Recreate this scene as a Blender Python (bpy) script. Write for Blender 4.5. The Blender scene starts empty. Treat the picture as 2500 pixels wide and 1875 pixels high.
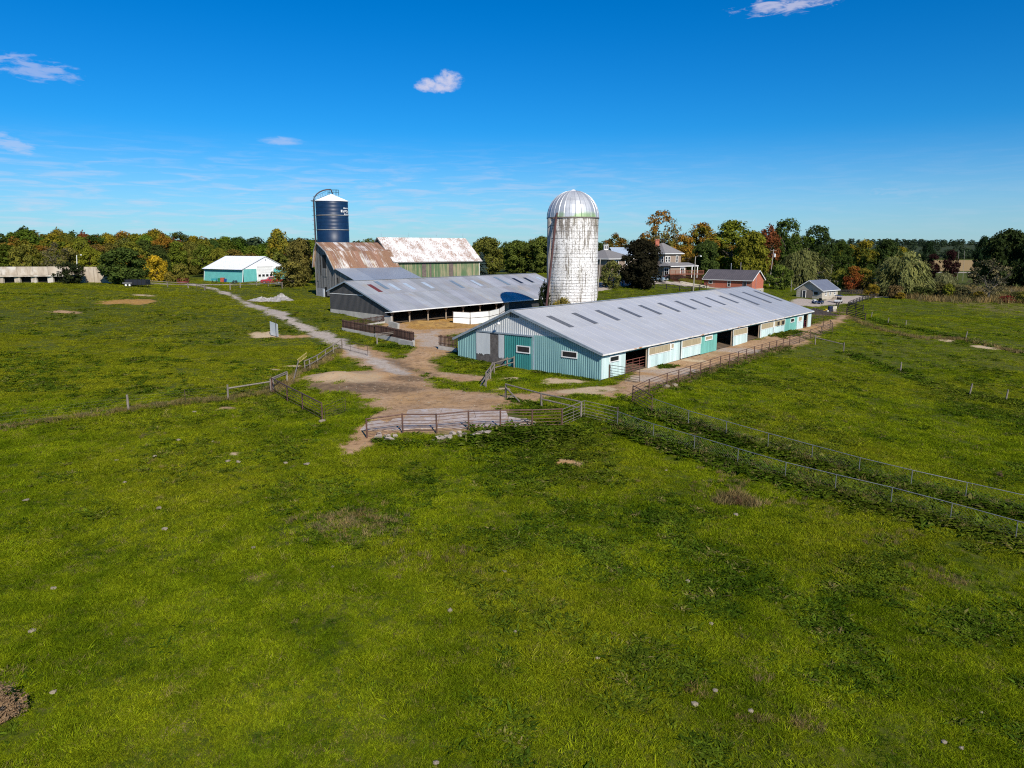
import bpy, bmesh, math, random
import numpy as np
from mathutils import Vector, Matrix, Quaternion

R_ = random.Random(7)
SC = bpy.context.scene
COL = SC.collection
rad = math.radians

# ---------------------------------------------------------------- terrain
FPX, CX, CY, CAMH = 1733.0, 1250.0, 937.5, 13.0
PITCH = math.atan((CY - 609.0) / FPX)
CP, SP = math.cos(PITCH), math.sin(PITCH)

def ray(px, py):
    u, v = (px - CX) / FPX, (py - CY) / FPX
    return np.array([u, CP - v * SP, -SP - v * CP])

def at_z(px, py, z):
    d = ray(px, py); t = (z - CAMH) / d[2]
    return np.array([d[0] * t, d[1] * t, z])

def at_y(px, py, y):
    d = ray(px, py); t = y / d[1]
    return np.array([d[0] * t, y, CAMH + d[2] * t])

_c = []
for q in [(1467,929,0),(1976,798,0),(1117,871,.5),(953,792,2),(807,762,3),(1800,850,0),(1620,890,0),
          (1300,880,.2),(1250,960,0),(1500,985,0),
          (1013,1067,0),(1190,1062,0),(1370,1045,-.1),(1000,1118,-.6),(1200,1120,-.7),(1400,1115,-1.0),
          (310,1001,0),(560,970,.1),(780,1020,0),(720,930,.3),(950,900,.2),(700,812,1.3),(1050,850,.8),
          (0,900,1.0),(0,1100,-.5),(1507,1050,-.5),(2038,1205,-2.1),(2478,1323,-2.9),(1590,1010,.1),
          (2353,1222,-2.6),(1250,1875,-2.0),(0,1875,-1.6),(2500,1875,-3.8),(1250,1500,-1.7),(600,1400,-1.1),
          (2000,1500,-2.9),(2198,907,-2.0),(2357,827,-1.2),(2059,858,-.9),(1990,841,-.3),(2455,978,-2.8),
          (2300,1050,-2.6),(1800,960,-.5),(2000,1000,-1.4),(2150,722,.2),(2250,735,-.1),(2400,752,-.8),
          (2500,765,-1.2),(1960,742,.4),(2080,726,.4),(1480,725,3.0),(1870,711,1.7),(1760,705,2.4),
          (600,745,2.7),(300,740,4.1),(1306,752,2.4),(1060,800,1.3)]:
    _c.append(at_z(*q))
for q in [(130,690,168),(262,690,165),(655,692,190),(590,690,205),(420,700,178),(772,722,155),(300,666,250),
          (80,664,245),(1600,674,188),(1480,690,172),(1680,700,178)]:
    _c.append(at_y(*q))
for q in [(0,230,5),(-60,320,5),(-220,320,6),(90,320,3),(150,230,-1),(180,330,-1),(120,180,-.3),(60,270,5),
          (-160,100,4),(-160,40,1.5),(-160,-40,0),(0,-40,-2.5),(90,-40,-5),(110,40,-4),(140,110,-2),(-60,420,4.5),
          (120,430,0),(260,430,-1),(-300,430,5),(-330,150,5),(330,150,-2),(330,-40,-4),(-330,-40,1)]:
    _c.append(np.array(q, float))
_c = np.array(_c)
_S = 100.0
def _tps(r2):
    return 0.5 * r2 * np.log(r2 + 1e-9)
def _fit():
    xy = _c[:, :2] / _S; n = len(xy)
    d2 = ((xy[:, None] - xy[None]) ** 2).sum(-1)
    A = np.zeros((n + 3, n + 3)); A[:n, :n] = _tps(d2) + np.eye(n) * 0.0006
    A[:n, n] = 1; A[:n, n+1:] = xy; A[n, :n] = 1; A[n+1:, :n] = xy.T
    return np.linalg.solve(A, np.concatenate([_c[:, 2], np.zeros(3)]))
_w = _fit()

def _hash_noise(x, y, s, seed):
    """smooth value noise, numpy"""
    x = x / s + seed * 17.3; y = y / s - seed * 9.1
    xi, yi = np.floor(x), np.floor(y); fx, fy = x - xi, y - yi
    fx = fx * fx * (3 - 2 * fx); fy = fy * fy * (3 - 2 * fy)
    def h(a, b):
        v = np.sin(a * 127.1 + b * 311.7 + seed * 74.7) * 43758.5453
        return v - np.floor(v)
    return ((h(xi, yi) * (1 - fx) + h(xi + 1, yi) * fx) * (1 - fy)
            + (h(xi, yi + 1) * (1 - fx) + h(xi + 1, yi + 1) * fx) * fy)

def smooth(a, b, x):
    t = np.clip((x - a) / (b - a), 0, 1); return t * t * (3 - 2 * t)

def ground(x, y, rough=True):
    x = np.atleast_1d(np.asarray(x, float)); y = np.atleast_1d(np.asarray(y, float))
    cx_, cy_ = np.clip(x, -330, 330), np.clip(y, -40, 430)
    z = np.empty_like(x)
    pts = np.stack([cx_, cy_], -1) / _S
    n = len(_c)
    for i in range(0, len(x), 20000):
        p = pts[i:i+20000]
        d2 = ((p[:, None] - _c[None, :, :2] / _S) ** 2).sum(-1)
        z[i:i+20000] = _tps(d2) @ _w[:n] + _w[n] + p @ _w[n+1:]
    # far plain and the low ridge on the horizon
    plain = np.where(x < 0, 3.0, 3.0 - 4.0 * smooth(0, 120, x))
    z = z + (plain - z) * smooth(330, 520, np.hypot(x * 0.8, y))
    z = z + 34.0 * smooth(1500, 3200, y) * (0.75 + 0.5 * _hash_noise(x, y, 900, 3)) * smooth(500, 1300, x)
    z = z + 6.0 * smooth(1500, 3200, y)
    if rough:
        k = 1 - smooth(250, 500, y)
        z = z + k * (0.10 * (_hash_noise(x, y, 6.0, 1) - .5) + 0.05 * (_hash_noise(x, y, 1.7, 2) - .5))
    return z

def gz(x, y):
    return float(ground(x, y)[0])

def P(px, py, dz=0.0):
    """the ground point seen at a pixel of the survey photograph"""
    d = ray(px, py); t0, t1 = 8.0, None
    ts = np.concatenate([np.arange(10, 300, 1.0), np.arange(300, 2500, 10.0)])
    g = ground(d[0] * ts, d[1] * ts) - (CAMH + d[2] * ts)
    k = np.where(g >= 0)[0]
    if len(k) == 0:
        t = ts[-1]
    else:
        b = ts[k[0]]; a = ts[max(k[0] - 1, 0)]
        for _ in range(14):
            m = (a + b) / 2
            if gz(d[0] * m, d[1] * m) >= CAMH + d[2] * m: b = m
            else: a = m
        t = b
    x, y = d[0] * t, d[1] * t
    return np.array([x, y, gz(x, y) + dz])
# ---------------------------------------------------------------- camera, sky, sun, exposure
cam_d = bpy.data.cameras.new('camera'); cam = bpy.data.objects.new('camera', cam_d); COL.objects.link(cam)
cam_d.sensor_width = 36.0; cam_d.lens = 36.0 * FPX / 2500.0
cam_d.clip_start = 0.5; cam_d.clip_end = 30000.0
cam.location = (0, 0, CAMH); cam.rotation_euler = (math.pi / 2 - PITCH, 0, 0)
SC.camera = cam
SC.render.resolution_x, SC.render.resolution_y = 1024, 768
SUN_ELEV = rad(36.0)
SUN_H = Vector((0.39, -0.92)).normalized()
sun_dir = Vector((SUN_H.x * math.cos(SUN_ELEV), SUN_H.y * math.cos(SUN_ELEV), math.sin(SUN_ELEV)))

W = bpy.data.worlds.new('World'); SC.world = W; W.use_nodes = True
wn, wl = W.node_tree.nodes, W.node_tree.links
wn.clear()
def _n(tree, t, **kw):
    n = tree.nodes.new(t)
    for k, v in kw.items(): setattr(n, k, v)
    return n
wt = W.node_tree
sky = _n(wt, 'ShaderNodeTexSky', sky_type='NISHITA', sun_disc=False)
sky.sun_elevation = SUN_ELEV
sky.sun_rotation = math.atan2(SUN_H.x, SUN_H.y)
sky.altitude = 300; sky.air_density = 1.0; sky.dust_density = 0.25; sky.ozone_density = 2.6
hs = _n(wt, 'ShaderNodeHueSaturation'); hs.inputs['Saturation'].default_value = 1.22; hs.inputs['Value'].default_value = 1.0
wl.new(sky.outputs[0], hs.inputs['Color'])
tnt = _n(wt, 'ShaderNodeMix', data_type='RGBA', blend_type='MULTIPLY'); tnt.inputs[0].default_value = 1; tnt.inputs[7].default_value = (.27, .775, 1.17, 1)
wl.new(hs.outputs[0], tnt.inputs[6])
hs2 = _n(wt, 'ShaderNodeHueSaturation'); hs2.inputs['Saturation'].default_value = 1.05; wl.new(tnt.outputs[2], hs2.inputs['Color'])
tc = _n(wt, 'ShaderNodeTexCoord')

def wmath(op, a, b=None, c=None, clamp=False):
    n = _n(wt, 'ShaderNodeMath', operation=op); n.use_clamp = clamp
    for i, x in enumerate((a, b, c)):
        if x is None: continue
        if isinstance(x, (int, float)): n.inputs[i].default_value = x
        else: wl.new(x, n.inputs[i])
    return n.outputs[0]
sep = _n(wt, 'ShaderNodeSeparateXYZ'); wl.new(tc.outputs['Generated'], sep.inputs[0])
az = wmath('ARCTAN2', sep.outputs[0], sep.outputs[1])
el = wmath('ARCSINE', sep.outputs[2])
def wnoise(sx, sy, detail=5, rough=.6, dist=0.0, off=0.0):
    cb = _n(wt, 'ShaderNodeCombineXYZ')
    wl.new(wmath('MULTIPLY_ADD', az, sx, off), cb.inputs[0]); wl.new(wmath('MULTIPLY', el, sy), cb.inputs[1])
    nz = _n(wt, 'ShaderNodeTexNoise'); nz.inputs['Scale'].default_value = 1; nz.inputs['Detail'].default_value = detail
    nz.inputs['Roughness'].default_value = rough; nz.inputs['Distortion'].default_value = dist
    wl.new(cb.outputs[0], nz.inputs['Vector']); return nz.outputs[0]
def px_dir(px, py):
    d = ray(px, py); return math.atan2(d[0], d[1]), math.asin(d[2] / np.linalg.norm(d))
def blob(px, py, wpx, hpx, tilt=0.0):
    """1 inside an ellipse of sky, 0 at its rim"""
    a0, e0 = px_dir(px, py); ra, re = wpx / 2 / FPX, hpx / 2 / FPX
    da, de = wmath('SUBTRACT', az, a0), wmath('SUBTRACT', el, e0)
    de = wmath('SUBTRACT', de, wmath('MULTIPLY', da, tilt))
    q = wmath('ADD', wmath('POWER', wmath('ABSOLUTE', wmath('DIVIDE', da, ra)), 2.0),
              wmath('POWER', wmath('ABSOLUTE', wmath('DIVIDE', de, re)), 2.0))
    return wmath('SUBTRACT', 1.0, q, clamp=True)
def wramp(x, a, b):
    n = _n(wt, 'ShaderNodeMapRange'); n.interpolation_type = 'SMOOTHSTEP'; n.clamp = True
    n.inputs[1].default_value = a; n.inputs[2].default_value = b
    wl.new(x, n.inputs[0]); return n.outputs[0]
nf = wnoise(75, 110, 4, .62)
nw = wnoise(16, 150, 4, .6, .6, 3.0)
cover = None
def add_cover(c):
    global cover
    cover = c if cover is None else wmath('MAXIMUM', cover, c)
# the one small cumulus: three puffs broken up by noise
cum = None
for b in [(1044, 208, 74, 36), (1092, 196, 86, 52), (1076, 214, 84, 30)]:
    bb = blob(*b); cum = bb if cum is None else wmath('MAXIMUM', cum, bb)
cg = cum; cum = wmath('ADD', cum, wmath('MULTIPLY', wmath('SUBTRACT', nf, .5), 2.0))
add_cover(wmath('MULTIPLY', wmath('MULTIPLY', wramp(cum, .15, 1.15), wramp(cg, 0, .45)), .8))
# wisps: a few patches of sky, each torn into shreds by stretched noise
ns_ = wnoise(42, 170, 4, .62, .4, 8.0)
for (px, py, w, h, tl, k, q) in [(1925, 10, 300, 50, .03, .6, 2.6), (70, 165, 230, 62, -.1, .36, 2.6), (15, 348, 150, 60, -.25, .42, 1.8), (690, 344, 160, 28, 0, .42, 1.0), (2215, 470, 330, 60, -.1, .28, 1.6)]:
    bl = blob(px, py, w, h, tl); bb = wmath('ADD', bl, wmath('MULTIPLY', wmath('SUBTRACT', ns_, .5), q))
    add_cover(wmath('MULTIPLY', wmath('MULTIPLY', wramp(bb, .42, 1.15), wramp(bl, 0, .3)), k))
# thin cirrus veil low in the sky, all round
veil = wmath('MULTIPLY', wramp(nw, .42, .72), wmath('MULTIPLY', wramp(el, .0, .035), wmath('SUBTRACT', 1.0, wramp(el, .07, .15))))
veil = wmath('MULTIPLY', veil, wmath('SUBTRACT', 1.0, wmath('MULTIPLY', wramp(az, -.12, .38), .8)))
lowc = wmath('SUBTRACT', .40, wmath('MULTIPLY', wramp(el, -.03, .16), .40))
add_cover(wmath('ADD', wmath('MULTIPLY', veil, .3), lowc))
# contrail
a0, e0 = px_dir(300, 474); a1, e1 = px_dir(1850, 472); am, em = px_dir(1250, 468)
dl = wmath('ABSOLUTE', wmath('SUBTRACT', el, wmath('SUBTRACT', em, wmath('MULTIPLY', wmath('POWER', wmath('ABSOLUTE', wmath('SUBTRACT', az, am)), 2.0), .10))))
ctr = wmath('SUBTRACT', 1.0, wmath('DIVIDE', dl, .0019), clamp=True)
ctr = wmath('MULTIPLY', ctr, wmath('MULTIPLY', wramp(az, -.6, -.2), wmath('SUBTRACT', 1.0, wramp(az, .1, .34))))
add_cover(wmath('MULTIPLY', ctr, .32))
mixc = _n(wt, 'ShaderNodeMix', data_type='RGBA')
wl.new(cover, mixc.inputs[0]); wl.new(hs2.outputs[0], mixc.inputs[6]); mixc.inputs[7].default_value = (7.3, 7.0, 8.4, 1)
bg = _n(wt, 'ShaderNodeBackground'); bg.inputs[1].default_value = 0.073
wl.new(mixc.outputs[2], bg.inputs[0])
wo = _n(wt, 'ShaderNodeOutputWorld'); wl.new(bg.outputs[0], wo.inputs[0])

sl = bpy.data.lights.new('sun', 'SUN'); sl.energy = 4.3; sl.angle = rad(0.53); sl.color = (1.0, 0.93, 0.82)
so = bpy.data.objects.new('sun', sl); COL.objects.link(so)
so.rotation_euler = (-sun_dir).to_track_quat('-Z', 'Y').to_euler(); so.location = (40, -90, 80)
SC.view_settings.view_transform = 'Standard'; SC.view_settings.look = 'None'
SC.view_settings.exposure = 0.42; SC.view_settings.gamma = 1.0; SC.cycles.use_denoising = False; SC.cycles.filter_width = 1.15; SC.cycles.max_bounces = 5; SC.cycles.diffuse_bounces = 2; SC.cycles.glossy_bounces = 2; SC.cycles.transmission_bounces = 2; SC.view_settings.use_curve_mapping = False

# ---------------------------------------------------------------- mesh and object helpers
def V(*a):
    return np.array(a if len(a) > 1 else a[0], float)
def unit(v):
    v = np.asarray(v, float); return v / (np.linalg.norm(v) + 1e-12)
UP = V(0, 0, 1)

class MB:
    """collects faces in world space, then becomes one mesh object"""
    def __init__(s):
        s.v, s.f, s.uv, s.t, s.m = [], [], [], [], []
    def face(s, pts, uv=None, tint=.5, mi=0):
        i = len(s.v); s.v.extend([tuple(p) for p in pts]); s.f.append(tuple(range(i, i + len(pts))))
        s.uv.append(uv); s.t.append(tint); s.m.append(mi)
    def mesh(s, vs, fs, tint=.5, mi=0):
        i = len(s.v); s.v.extend([tuple(p) for p in vs])
        for f in fs:
            s.f.append(tuple(i + k for k in f)); s.uv.append(None); s.t.append(tint); s.m.append(mi)
    def box(s, c, ax, ay, az, tint=.5, mi=0):
        """centre and three half-axis vectors"""
        c, ax, ay, az = map(lambda q: np.asarray(q, float), (c, ax, ay, az))
        vs = [c + i * ax + j * ay + k * az for k in (-1, 1) for j in (-1, 1) for i in (-1, 1)]
        s.mesh(vs, [(0, 2, 3, 1), (4, 5, 7, 6), (0, 1, 5, 4), (2, 6, 7, 3), (0, 4, 6, 2), (1, 3, 7, 5)], tint, mi)
    def bar(s, a, b, w, h, tint=.5, up=UP, mi=0):
        a, b = np.asarray(a, float), np.asarray(b, float)
        d = b - a; x = unit(d)
        y = np.cross(up, x)
        if np.linalg.norm(y) < 1e-4: y = np.cross(V(1, 0, 0), x)
        y = unit(y); z = np.cross(x, y)
        s.box((a + b) / 2, d / 2, y * w / 2, z * h / 2, tint, mi)
    def tube(s, a, b, r0, r1=None, n=6, tint=.5, mi=0, cap=True):
        s.ptube([a, b], [r0, r0 if r1 is None else r1], n, tint, mi, cap)
    def ptube(s, pts, rs, n=6, tint=.5, mi=0, cap=True):
        pts = [np.asarray(p, float) for p in pts]
        if isinstance(rs, (int, float)): rs = [rs] * len(pts)
        vs = []
        for i, p in enumerate(pts):
            d = unit(pts[min(i + 1, len(pts) - 1)] - pts[max(i - 1, 0)])
            ref = UP if abs(d[2]) < .9 else V(1, 0, 0)
            x = unit(np.cross(ref, d)); y = np.cross(d, x)
            for k in range(n):
                a = 2 * math.pi * k / n
                vs.append(p + (x * math.cos(a) + y * math.sin(a)) * rs[i])
        fs = [(i * n + k, i * n + (k + 1) % n, (i + 1) * n + (k + 1) % n, (i + 1) * n + k)
              for i in range(len(pts) - 1) for k in range(n)]
        if cap: fs += [tuple(range(n - 1, -1, -1)), tuple((len(pts) - 1) * n + k for k in range(n))]
        s.mesh(vs, fs, tint, mi)
    def prism(s, poly, ex, tint=.5, mi=0):
        """a polygon pushed along ex"""
        poly = [np.asarray(p, float) for p in poly]; ex = np.asarray(ex, float); n = len(poly)
        vs = poly + [p + ex for p in poly]
        fs = [tuple(range(n - 1, -1, -1)), tuple(range(n, 2 * n))]
        fs += [(i, (i + 1) % n, n + (i + 1) % n, n + i) for i in range(n)]
        s.mesh(vs, fs, tint, mi)
    def lathe(s, c, prof, n=32, tint=.5, mi=0, a0=0.0):
        """rings (radius, height) about a vertical axis at c"""
        vs = [V(c[0] + r * math.cos(a0 + 2 * math.pi * k / n), c[1] + r * math.sin(a0 + 2 * math.pi * k / n), c[2] + h)
              for r, h in prof for k in range(n)]
        fs = [(i * n + k, i * n + (k + 1) % n, (i + 1) * n + (k + 1) % n, (i + 1) * n + k)
              for i in range(len(prof) - 1) for k in range(n)]
        s.mesh(vs, fs, tint, mi)
    def data(s, name, org=(0, 0, 0), smooth_=False):
        me = bpy.data.meshes.new(name); o = np.asarray(org, float)
        me.from_pydata([tuple(np.asarray(p) - o) for p in s.v], [], s.f)
        at = me.attributes.new('tint', 'FLOAT', 'FACE'); at.data.foreach_set('value', np.array(s.t, np.float32))
        if any(u is not None for u in s.uv):
            ul = me.uv_layers.new(name='UVMap'); k = 0
            for f, u in zip(s.f, s.uv):
                for j in range(len(f)):
                    if u is not None: ul.data[k].uv = u[j]
                    k += 1
        if max(s.m, default=0) > 0: me.polygons.foreach_set('material_index', s.m)
        if smooth_: me.polygons.foreach_set('use_smooth', [True] * len(s.f))
        me.update(); return me
    def build(s, name, mats, parent=None, smooth_=False, color=None, org=None):
        if org is None: org = WL[parent.name] if parent is not None else (0, 0, 0)
        me = s.data(name, org, smooth_)
        for m in (mats if isinstance(mats, (list, tuple)) else [mats]): me.materials.append(m)
        o = bpy.data.objects.new(name, me); COL.objects.link(o)
        if parent is not None:
            o.parent = parent; WL[o.name] = tuple(org)
        else:
            o.location = tuple(org); WL[o.name] = tuple(org)
        if color is not None: o.color = (*color, 1)
        return o
WL = {}
USED = {}
def tag(o, label, cat, group=None, kind=None):
    if label: o['label'] = label
    if cat: o['category'] = cat
    if group: o['group'] = group
    if kind: o['kind'] = kind
    return o
def thing(name, label, cat, loc, group=None):
    o = bpy.data.objects.new(name, None); COL.objects.link(o); o.location = tuple(map(float, loc))
    o.empty_display_size = .5
    WL[o.name] = tuple(map(float, loc)); return tag(o, label, cat, group)
def struct(o, label=None):
    o['kind'] = 'structure'
    if label: o['label'] = label
    return o
def grid_mesh(name, vs, fs, mats):
    me = bpy.data.meshes.new(name); me.from_pydata(vs, [], fs)
    for m in mats: me.materials.append(m)
    return me

# ---------------------------------------------------------------- materials
MATS = {}
class NT:
    def __init__(s, name):
        s.m = bpy.data.materials.new(name); s.m.use_nodes = True
        s.t = s.m.node_tree; s.t.nodes.clear()
        s.b = s.n('ShaderNodeBsdfPrincipled'); s.o = s.n('ShaderNodeOutputMaterial')
        s.l(s.b.outputs[0], s.o.inputs[0])
    def n(s, t, **kw):
        return _n(s.t, t, **kw)
    def l(s, a, b): s.t.links.new(a, b)
    def val(s, x, inp):
        if isinstance(x, (int, float)): inp.default_value = x
        elif isinstance(x, tuple): inp.default_value = (*x, 1) if len(x) == 3 else x
        else: s.l(x, inp)
    def math(s, op, a, b=None, clamp=False, c=None):
        n = s.n('ShaderNodeMath', operation=op); n.use_clamp = clamp
        s.val(a, n.inputs[0])
        if b is not None: s.val(b, n.inputs[1])
        if c is not None: s.val(c, n.inputs[2])
        return n.outputs[0]
    def mix(s, f, a, b, blend='MIX'):
        n = s.n('ShaderNodeMix', data_type='RGBA', blend_type=blend); n.clamp_factor = True
        s.val(f, n.inputs[0]); s.val(a, n.inputs[6]); s.val(b, n.inputs[7]); return n.outputs[2]
    def ramp(s, x, a, b, lo=0.0, hi=1.0):
        n = s.n('ShaderNodeMapRange'); n.interpolation_type = 'SMOOTHSTEP'
        n.inputs[1].default_value = a; n.inputs[2].default_value = b; n.inputs[3].default_value = lo; n.inputs[4].default_value = hi
        s.l(x, n.inputs[0]); return n.outputs[0]
    def coord(s, kind='Object', scale=(1, 1, 1)):
        if kind == 'World': c = s.n('ShaderNodeNewGeometry').outputs['Position']
        else: c = s.n('ShaderNodeTexCoord').outputs[kind]
        mp = s.n('ShaderNodeMapping'); mp.inputs['Scale'].default_value = scale; s.l(c, mp.inputs[0]); return mp.outputs[0]
    def noise(s, vec, scale=1.0, detail=4, rough=.55, dist=0.0):
        n = s.n('ShaderNodeTexNoise'); n.inputs['Scale'].default_value = scale; n.inputs['Detail'].default_value = detail
        n.inputs['Roughness'].default_value = rough; n.inputs['Distortion'].default_value = dist
        s.l(vec, n.inputs['Vector']); return n.outputs[0]
    def attr(s, name, out='Fac'):
        n = s.n('ShaderNodeAttribute'); n.attribute_name = name; return n.outputs[out]
    def bump(s, h, strength=.3, dist=.05):
        n = s.n('ShaderNodeBump'); n.inputs['Strength'].default_value = strength; n.inputs['Distance'].default_value = dist
        s.l(h, n.inputs['Height']); s.l(n.outputs[0], s.b.inputs['Normal'])
    def done(s, col, rough=.7, metal=0.0, spec=.3):
        s.val(col, s.b.inputs['Base Color']); s.val(rough, s.b.inputs['Roughness']); s.val(metal, s.b.inputs['Metallic'])
        s.b.inputs['Specular IOR Level'].default_value = spec
        return s.m

def pm(name, c1, c2=None, scale=2.0, rough=.75, metal=0.0, bump=0.0, stretch=(1, 1, 1), spec=.3, tint=.0, kind='Object', objcol=False):
    """a plain weathered surface: two tones by noise, optional per-piece tint and relief"""
    if name in MATS: return MATS[name]
    t = NT(name); co = t.coord(kind, stretch)
    nz = t.noise(co, scale, 5, .6)
    if c2 is None: c2 = tuple(x * .72 for x in c1)
    col = t.mix(t.ramp(nz, .3, .7), c1, c2)
    fine = t.noise(co, scale * 9, 3, .6)
    col = t.mix(.22, col, t.mix(fine, (.55, .55, .55), (1.45, 1.45, 1.45)), 'MULTIPLY')
    if tint:
        k = t.math('MULTIPLY_ADD', t.attr('tint'), 2 * tint, c=1 - tint)
        cb = t.n('ShaderNodeCombineXYZ'); [t.l(k, cb.inputs[i]) for i in range(3)]
        col = t.mix(1.0, col, cb.outputs[0], 'MULTIPLY')
    if objcol:
        oi = t.n('ShaderNodeObjectInfo'); col = t.mix(1.0, col, oi.outputs['Color'], 'MULTIPLY')
    if bump: t.bump(t.math('ADD', nz, t.math('MULTIPLY', fine, .5)), bump, .04)
    MATS[name] = t.done(col, rough, metal, spec); return MATS[name]

def streak_mat(name, base, rust1, rust2, amount, metal=.3, rough=.5, sx=3.0, sy=.35, objcol=True, tone=.12, wb=.55, rj=.16):
    """sheet metal with streaks of rust running down the slope (UV: metres along, metres down)"""
    if name in MATS: return MATS[name]
    t = NT(name); co = t.coord('UV', (sx, sy, 1))
    a = t.noise(co, 1.0, 6, .7, .3)
    co2 = t.coord('UV', (.25, .3, 1)); b = t.noise(co2, 1.0, 3, .5)
    co3 = t.coord('UV', (1, 1, 1)); f = t.noise(co3, 9.0, 3, .6)
    m = t.math('ADD', t.math('MULTIPLY', a, 1.3 - wb), t.math('MULTIPLY', b, wb))
    m = t.math('ADD', m, t.math('MULTIPLY', t.math('SUBTRACT', f, .5), .12))
    oi = t.n('ShaderNodeObjectInfo')
    if objcol: m = t.math('ADD', m, t.math('MULTIPLY', t.math('SUBTRACT', oi.outputs['Random'], .5), rj))
    th = 1.0 - amount
    mask = t.ramp(m, th, th + .11)
    rc = t.mix(t.ramp(f, .35, .65), rust1, rust2)
    bc = t.mix(t.ramp(b, .35, .65), base, tuple(x * (1 - tone) for x in base))
    col = t.mix(mask, bc, rc)
    if objcol: col = t.mix(1.0, col, oi.outputs['Color'], 'MULTIPLY')
    t.val(t.math('MULTIPLY', t.math('SUBTRACT', 1.0, mask), metal), t.b.inputs['Metallic'])
    r = t.math('MULTIPLY_ADD', mask, .9 - rough, c=rough)
    MATS[name] = t.done(col, r, t.math('MULTIPLY', t.math('SUBTRACT', 1.0, mask), metal), .35); return MATS[name]
# ---------------------------------------------------------------- ground sheet with worn areas
def PX(l):
    return np.array([P(*q)[:2] for q in l])
def seg_dist(x, y, line):
    d = np.full(x.shape, 1e9)
    for (ax, ay), (bx, by) in zip(line[:-1], line[1:]):
        vx, vy = bx - ax, by - ay; L = vx * vx + vy * vy + 1e-9
        t = np.clip(((x - ax) * vx + (y - ay) * vy) / L, 0, 1)
        d = np.minimum(d, np.hypot(x - ax - t * vx, y - ay - t * vy))
    return d
def poly_in(x, y, pl):
    """signed distance, positive inside"""
    ins = np.zeros(x.shape, bool); n = len(pl)
    for i in range(n):
        x0, y0 = pl[i]; x1, y1 = pl[(i + 1) % n]
        c = ((y0 > y) != (y1 > y)) & (x < (x1 - x0) * (y - y0) / (y1 - y0 + 1e-12) + x0)
        ins ^= c
    d = seg_dist(x, y, np.vstack([pl, pl[:1]]))
    return np.where(ins, d, -d)

def axis(lo, hi, step, far_lo, far_hi, grow=1.13, mid=None):
    a = list(np.arange(lo, hi + 1e-6, step))
    s, v = step, a[-1]
    while v < far_hi:
        s *= grow
        if mid and v < mid[0]: s = min(s, mid[1])
        v += s; a.append(v)
    s, v, pre = step, a[0], []
    while v > far_lo:
        s *= grow
        if mid and v > -mid[0]: s = min(s, mid[1])
        v -= s; pre.append(v)
    return np.array(pre[::-1] + a)
GXs = axis(-80, 80, .5, -6000, 6000, 1.12, (120, 1.2))
GYs = axis(10, 128, .5, -60, 7500, 1.07, (230, 1.0))
gx, gy = np.meshgrid(GXs, GYs)
gxf, gyf = gx.ravel(), gy.ravel()
gzf = ground(gxf, gyf)
near = (np.abs(gxf) < 420) & (gyf < 1600)
nA = _hash_noise(gxf, gyf, 2.3, 11); nB = _hash_noise(gxf, gyf, .9, 12); nC = _hash_noise(gxf, gyf, 7.0, 13)
jit = (nA - .5) * 1.6 + (nB - .5) * 1.0 + (nC - .5) * 1.2

def strip(line_px, hw, soft=.5, world=None, j=1.0):
    ln = PX(line_px) if world is None else np.array(world)
    d = seg_dist(gxf, gyf, ln); return smooth(-soft, soft, hw - d + jit * j)
def area(poly_px, soft=.6, j=1.0, world=None):
    pl = PX(poly_px) if world is None else np.array(world)
    return smooth(-soft, soft, poly_in(gxf, gyf, pl) + jit * j)
def patch(px, py, rx, ry, soft=.35, j=.5):
    c = P(px, py); q = np.hypot((gxf - c[0]) / rx, (gyf - c[1]) / ry)
    return smooth(-soft, soft, (1 - q) * min(rx, ry) + jit * j)

track_line = [(470, 694), (510, 702), (545, 714), (590, 735), (650, 757), (715, 788), (775, 812), (830, 840), (880, 862), (930, 888), (985, 915)]
m_track = np.maximum(strip(track_line, 1.15, 1.0, j=.8), strip([(470, 694), (560, 695), (640, 693), (700, 690)], 2.6, .6))
m_track = np.maximum(m_track, strip([(300, 690), (400, 694), (480, 696)], 2.2))
yard_poly = [(985, 880), (1040, 905), (1060, 930), (1090, 955), (1235, 962), (1330, 950), (1440, 955), (1520, 945), (1500, 972), (1400, 966),
             (1290, 985), (1240, 1000), (1190, 1020), (1110, 1055), (1010, 1066), (905, 1070), (885, 1078), (862, 1078), (875, 1045), (905, 1002),
             (880, 972), (830, 955), (800, 928), (830, 908), (880, 905), (935, 905)]
m_yard = np.maximum.reduce([area(yard_poly, 1.7, 1.0), strip([(860, 852), (930, 885), (990, 918), (1000, 955)], 2.6, 1.4), strip([(1062, 850), (1030, 872), (990, 905)], 2.2, 1.2)])
m_yard = np.maximum(m_yard, area([(980, 905), (1010, 870), (1040, 855), (1070, 868), (1085, 905), (1190, 918), (1230, 925), (1190, 935), (1060, 930)], .8) * .9)
lane_poly = [(1500, 935), (1540, 905), (1600, 890), (1660, 868), (1760, 845), (1860, 822), (1985, 792), (2040, 775), (2070, 762), (2075, 775), (2035, 800),
             (1990, 824), (1930, 846), (1860, 866), (1760, 895), (1660, 934), (1600, 950), (1540, 972), (1480, 960)]
m_lane = area(lane_poly, 1.1, 1.0)
inner_poly = [(940, 798), (1000, 775), (1240, 758), (1300, 765), (1180, 790), (1120, 815), (1085, 850), (1060, 862), (1020, 852), (1010, 838), (990, 812)]
m_inner = area(inner_poly, .9)
straw_poly = [(985, 800), (1010, 778), (1240, 764), (1200, 782), (1130, 798), (1060, 806), (1020, 808)]
m_strawA = area(straw_poly, .9, 1.1) * .9
m_mound = patch(845, 925, 4.2, 3.2, .6, .6)
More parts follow.
